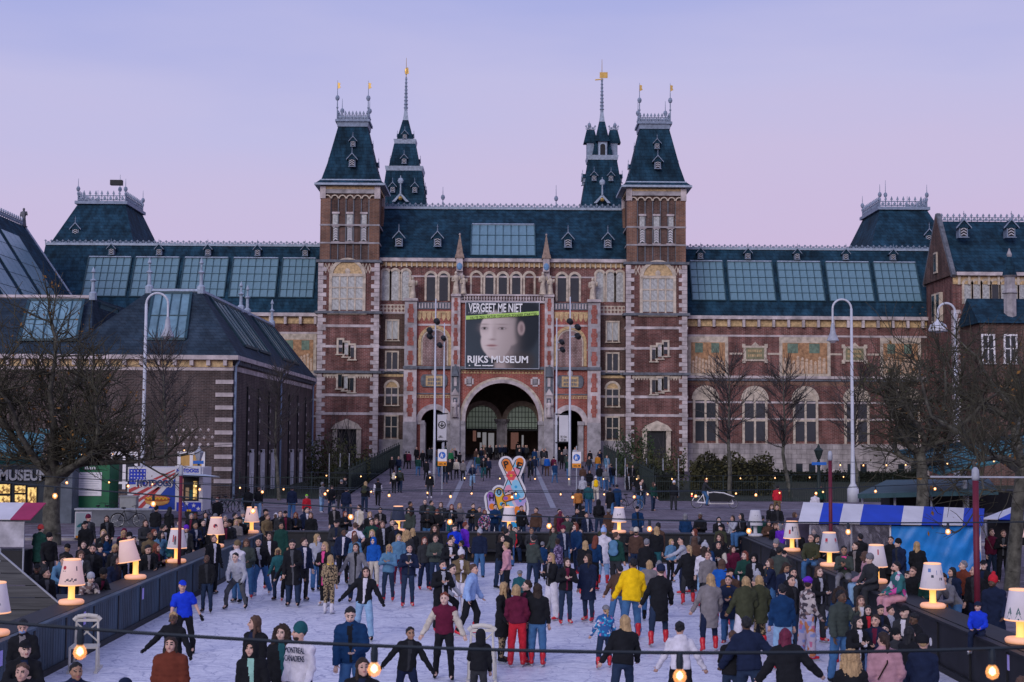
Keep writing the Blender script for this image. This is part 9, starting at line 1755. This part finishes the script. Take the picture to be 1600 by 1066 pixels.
(8.65,44.56,0,-0.91,0.99,'skate','jacket','black',0,0,'charcoal','slim','be','grey','k',('scarf:taupe',),0,'black jacket,grey beanie and taupe scarf,skating on the far ice'),
(6.41,35.98,0,0.13,0.88,'skate','puffer','black',0,0,'dkjean','straight','pm','ltgrey','k',(),0,'black puffer jacket,light grey bobble hat,skating on the near ice'),
(7.21,38.16,0,-1.73,0.94,'frontb','jacket','navy','dkgrey',0,'jean','straight','lo','brown','k',('scarf:mustard',),0,'navy jacket,long brown hair and mustard scarf,with folded hands in mid rink'),
(6.29,45.16,0,-0.28,0.89,'frontb','jacket','navy','maroon',0,'charcoal','straight','be','black','r',('gloves',),0,'navy jacket,black beanie,standing with folded hands on the far ice'),
(7.49,31.25,0,-0.57,0.97,'skateb','jacket','dkblue',0,0,'dkjean','slim','cu','dkbrown','r',('backpack:black',),0,'dark blue jacket,curly dark brown hair and black backpack,on the near ice'),
(6.1,34.04,0,-1.85,0.89,'standc','jacket','taupe',0,0,'charcoal','straight','be','grey','r',('backpack:dkblue',),0,'taupe jacket,grey beanie and dark blue backpack,standing on the near ice'),
(6.06,42.27,0,-1.54,0.99,'standb','jacket','greygreen',0,0,'dkjean','slim','pm','ltgrey','r',('backpack:dkblue',),0,'grey green jacket,light grey bobble hat and dark blue backpack,in mid rink'),
(7.21,44.64,0,0.26,0.89,'skateb','puffer','maroon',0,0,'dkjean','slim','lo','dkbrown','k',(),0,'maroon puffer jacket,long dark brown hair,skating on the far ice'),
(7.11,46.57,0,-0.03,0.98,'standL','jacket','black','charcoal',0,'charcoal','slim','cu','dkbrown','k',(),0,'black jacket,curly dark brown hair,standing on the far ice'),
(8.57,42.79,0,-0.61,0.89,'skateb','jacket','charcoal','ltgrey',0,'charcoal','slim','ca','black','k',('gloves',),0,'charcoal jacket,black cap,skating in mid rink'),
(5.62,35.12,0,-0.27,0.95,'standL','jacket','brown',0,0,'charcoal','slim','ca','black','k',('gloves',),0,'brown jacket,black cap,standing on the near ice'),
(-7.89,51.41,0,-0.01,0.97,'standR','coat','dkgreen',0,0,'dkjean','slim','sh','black','r',(),0,'dark green long coat,short black hair,standing on the far ice'),
(-4.96,48.6,0,-0.2,0.92,'standR','jacket','dkblue',0,0,'dkjean','slim','lo','rust','r',(),0,'dark blue jacket,long rust hair,on the far ice near white T-shirt'),
(-4.67,53.49,0,0.71,1.01,'standb','coat','navy','maroon',0,'dkjean','straight','lo','brown','k',(),0,'navy long coat,long brown hair,standing on the far ice'),
(-0.74,49.29,0,-0.01,0.93,'standL','puffer','navy',0,0,'jean','straight','pm','ltgrey','k',('backpack:greygreen',),0,'navy puffer jacket,light grey bobble hat and grey backpack,on the far ice'),
(1.93,51.91,0,-1.01,0.9,'standR','jacket','greygreen',0,0,'dkjean','slim','cu','dkbrown','r',('backpack:greygreen',),0,'grey green jacket,curly dark brown hair and grey backpack,on the far ice'),
(-4.36,48.42,0,0.07,0.98,'skate','jacket','black',0,0,'dkjean','straight','lo','blond','k',('gloves',),0,'black jacket,long blond hair,skating on the far ice'),
(3.74,52.41,0,0.58,0.96,'standL','hoodie','olive',0,0,'charcoal','straight','sh','brown','k',(),0,'olive hoodie,short brown hair,standing on the far ice'),
(-1.71,52.65,0,-0.78,0.95,'standc','puffer','navy',0,0,'charcoal','straight','lo','dkbrown','k',('scarf:mustard',),0,'navy puffer jacket,long dark brown hair and mustard scarf,on the far ice'),
(2.7,50.77,0,-0.84,1.01,'standb','jacket','dkblue',0,0,'dkjean','slim','lo','rust','r',(),0,'dark blue jacket,long rust hair,on the far ice near maroon coat'),
(8.27,53.85,0,-0.32,0.89,'standR','coat','olive',0,0,'charcoal','straight','ca','black','r',(),0,'olive long coat,black cap,standing on the far ice'),
(4.66,50.67,0,-0.69,0.93,'front','puffer','black',0,0,'dkjean','straight','be','grey','k',(),0,'black puffer jacket,grey beanie,standing with folded hands on the far ice'),
(6.91,50.87,0,-0.87,0.91,'standL','hoodie','dkgrey',0,0,'jean','straight','lo','rust','k',('gloves',),0,'dark grey hoodie,long rust hair,standing on the far ice'),
(0.34,53.4,0,-0.41,0.9,'standL','hoodie','greygreen',0,0,'jean','straight','bo','brown','k',(),0,'grey green hoodie,bobbed brown hair,standing on the far ice'),
(0.06,50.17,0,0.98,0.96,'standR','hoodie','black',0,0,'charcoal','straight','sh','black','k',('backpack:black',),0,'black hoodie,short black hair and black backpack,standing on the far ice'),
(-11.63,48.06,0,0.34,0.95,'standR','puffer','black',0,0,'black','slim','lo','rust','s',(),1,'black puffer jacket,long rust hair,standing behind the left barrier'),
(-12.7,43.71,0,0.05,0.9,'stand','parka','black',0,0,'jean','straight','bu','dkbrown','s',(),1,'black hooded parka,dark brown hair in a bun,standing behind the left barrier'),
(-11.49,50.82,0,0.82,0.9,'standR','jacket','olive',0,0,'jean','straight','be','grey','s',('backpack:greygreen',),1,'olive jacket,grey beanie and grey green backpack,standing behind the left barrier'),
(-12.73,51.22,0,0.61,1.02,'front','jacket','charcoal','charcoal',0,'charcoal','straight','lo','dkbrown','s',(),1,'charcoal jacket,long dark brown hair,standing with folded hands behind the left barrier'),
(-12.73,46.12,0,0.89,0.93,'front','jacket','dkblue',0,0,'charcoal','straight','cu','dkbrown','s',('backpack:greygreen',),1,'dark blue jacket,curly dark brown hair and grey backpack,behind the left barrier'),
(-12.93,49.19,0,0.16,0.91,'front','coat','maroon',0,0,'dkjean','slim','ho','maroon','s',(),1,'maroon long coat,hood up,standing with folded hands behind the left barrier'),
(-12.62,47.9,0,0.6,0.93,'front','hoodie','black',0,0,'jean','straight','lo','blond','s',('scarf:maroon',),1,'black hoodie,long blond hair and maroon scarf,behind the left barrier'),
(-11.99,42.92,0,0.45,0.89,'phone','hoodie','navy',0,0,'charcoal','straight','be','black','s',(),1,'navy hoodie,black beanie,holding up a phone behind the left barrier'),
(0.08,65.85,0,0.39,1.0,'phone','jacket','greygreen',0,0,'jean','straight','bu','dkbrown','s',('gloves',),1,'grey green jacket,dark brown hair,holding up a phone behind the far barrier'),
(4.81,64.03,0,-0.28,0.9,'standL','parka','brown',0,0,'charcoal','straight','be','grey','s',(),1,'brown hooded parka,grey beanie,standing behind the far barrier'),
(-4.82,65.54,0,-0.13,0.91,'stand','puffer','dkgrey',0,0,'charcoal','slim','bo','brown','s',('gloves',),1,'dark grey puffer jacket,bobbed brown hair,standing behind the far barrier'),
(2.56,63.49,0,0.33,0.92,'phone','hoodie','brown',0,0,'navy','slim','sh','black','s',(),1,'brown hoodie,short black hair,holding up a phone behind the far barrier'),
(2.66,57.69,0,0.06,0.94,'stand','parka','greygreen',0,0,'charcoal','straight','bu','dkbrown','s',('backpack:dkblue',),1,'grey green parka,dark brown hair and dark blue backpack,behind the far barrier'),
(0.89,63.21,0,0.66,1.01,'standb','puffer','black',0,0,'dkjean','straight','sh','dkbrown','s',('scarf:taupe',),1,'black puffer jacket,short dark brown hair and taupe scarf,behind the far barrier'),
(-3.88,60.95,0,-0.32,1.02,'standL','jacket','greygreen',0,0,'charcoal','slim','cu','dkbrown','s',('gloves',),1,'grey green jacket,curly dark brown hair,standing behind the far barrier'),
(1.54,62.92,0,-0.14,0.97,'standL','jacket','brown',0,0,'dkjean','slim','sh','dkbrown','s',('gloves',),1,'brown jacket,short dark brown hair,standing behind the far barrier'),
]
GROUPS=['skaters on the ice','onlookers around the rink','people sitting on the right barrier','people on the far bench','people on the forecourt path','cyclists on the path',None]
FAR_COLOURS=['black','blue','brown','charcoal','cream','denim','dkblue','dkgreen','dkjean','green','greygreen','jean','ltgrey','ltjean','maroon','mustard','navy','taupe','white']
FAR=[(-7.1,121.3,1.33,3.1,1,7,11,0),(-6.1,115.6,1.17,3.1,1,0,0,0),(-4.2,116.1,1.19,0.0,0,0,0,0),(-3.7,117.2,1.22,0.0,1,4,0,1),(-4.8,134.5,1.7,0.3,0,9,0,0),(-4.6,140.1,1.86,0.2,0,0,0,0),(-3.9,131.7,1.62,2.6,1,0,0,0),(-8.5,142.4,1.92,0.0,0,0,0,0),(-7.5,135.5,1.73,0.2,1,0,0,0),(-7.3,144.2,1.97,3.0,1,3,0,0),(-9.3,121.1,1.33,0.0,1,0,0,0),(-8.8,121.9,1.35,0.1,1,16,0,0),(-8.9,132.7,1.65,3.0,1,0,0,0),(-8.6,132.3,1.64,3.1,1,14,0,0),(4.0,140.1,1.86,0.0,0,0,8,0),(1.8,160.0,2.41,3.0,0,0,0,0),(4.3,140.5,1.87,0.0,0,0,8,0),(3.9,122.6,1.37,3.1,0,1,2,0),(4.5,123.3,1.39,3.1,1,14,18,0),(5.6,133.2,1.67,0.0,1,0,0,0),(5.9,129.6,1.57,3.1,1,10,0,0),(5.8,143.6,1.96,0.0,0,0,0,0),(6.5,145.5,2.01,0.2,0,17,0,1),(7.4,143.8,1.96,0.0,0,12,0,0),(8.5,137.2,1.78,3.1,1,0,13,0),(8.6,127.8,1.52,3.1,1,15,11,1),(9.3,126.1,1.47,0.0,1,5,13,0),(9.5,137.9,1.8,3.0,0,0,0,0),(3.2,139.0,1.83,0,0,6,0,0),(-1.4,125.1,1.44,0,0,0,8,2),(-2.1,126.2,1.47,2.8,1,7,11,2),(4.1,138.5,1.81,3.1,1,3,0,1),(-5.3,120.7,1.31,0.5,1,7,11,2),(-6.4,138.9,1.82,3.1,0,2,11,0),(-1.1,118.6,1.26,0,0,16,0,2),(1.6,111.5,1.06,3.1,0,17,8,1),(2.8,122.1,1.35,3.1,0,16,8,2),(-4.8,138.6,1.82,2.8,0,17,0,2),(3.5,139.1,1.83,3.1,1,17,11,0),(8.5,111.2,1.05,0,1,6,11,1),(8.1,108.4,0.97,0.5,0,16,11,1),(7.2,136.5,1.76,0.5,0,2,8,2),(4.2,112.8,1.09,2.8,1,6,11,1),(3.7,124.4,1.42,3.1,0,17,8,0),(6.8,132.0,1.63,3.1,1,14,11,0),(-2.5,139.1,1.83,0.5,0,2,11,0),(-5.9,147.6,2.07,2.8,0,7,11,0),(1.7,138.2,1.81,0.5,0,0,11,2),(-1.8,141.5,1.9,2.8,0,2,8,2),(7.6,124.2,1.41,0.5,1,3,8,1),(-7.1,145.5,2.01,2.8,1,0,8,0),(9.2,134.3,1.7,0.5,0,16,8,1),(-3.1,114.7,1.15,2.8,0,17,0,1),(5.6,119.2,1.27,0,1,7,11,0),(-1.3,151.5,2.14,0,1,0,0,0),(2.6,155.4,2.14,0,1,0,0,0),(0.5,156.4,2.14,0,1,0,0,0),(-1.2,151.8,2.14,0,1,16,0,0),(-1.8,152.0,2.14,0,1,3,0,0),(-0.2,153.8,2.14,0,1,16,0,0),(-2.0,152.3,2.14,0,1,0,0,0),(2.6,156.6,2.14,0,1,3,0,0),(0.3,155.8,2.14,0,1,16,0,0),(2.3,153.7,2.14,0,1,16,0,0),(2.7,152.7,2.14,0,1,3,0,0),(1.7,151.1,2.14,0,1,0,0,0),(-0.6,151.9,2.14,0,1,0,0,0),(1.9,153.0,2.14,0,1,3,0,0)]
crowd_of(FAR,FAR_COLOURS)
for i,(x,y,z,rz,s,pn,top,tc,inn,slv,bot,bt,hk,hc,ft,ex,gi,lab)in enumerate(CROWD):
    lab='person in '+lab
    person(i,lab,GROUPS[gi],x,y,z,rz,s,pn,top,tc,inn,slv,bot,bt,hk,hc,ft,ex)
    if GROUPS[gi]=='cyclists on the path':bicycle(lab.replace('person in','bicycle of rider in').replace(', cycling on the path','').replace(' jacket','').replace(' hair',''),(x-.25*math.sin(rz),y+.25*math.cos(rz),z-.03),rz-R(90),FB[i%4],'bicycles ridden on the path')
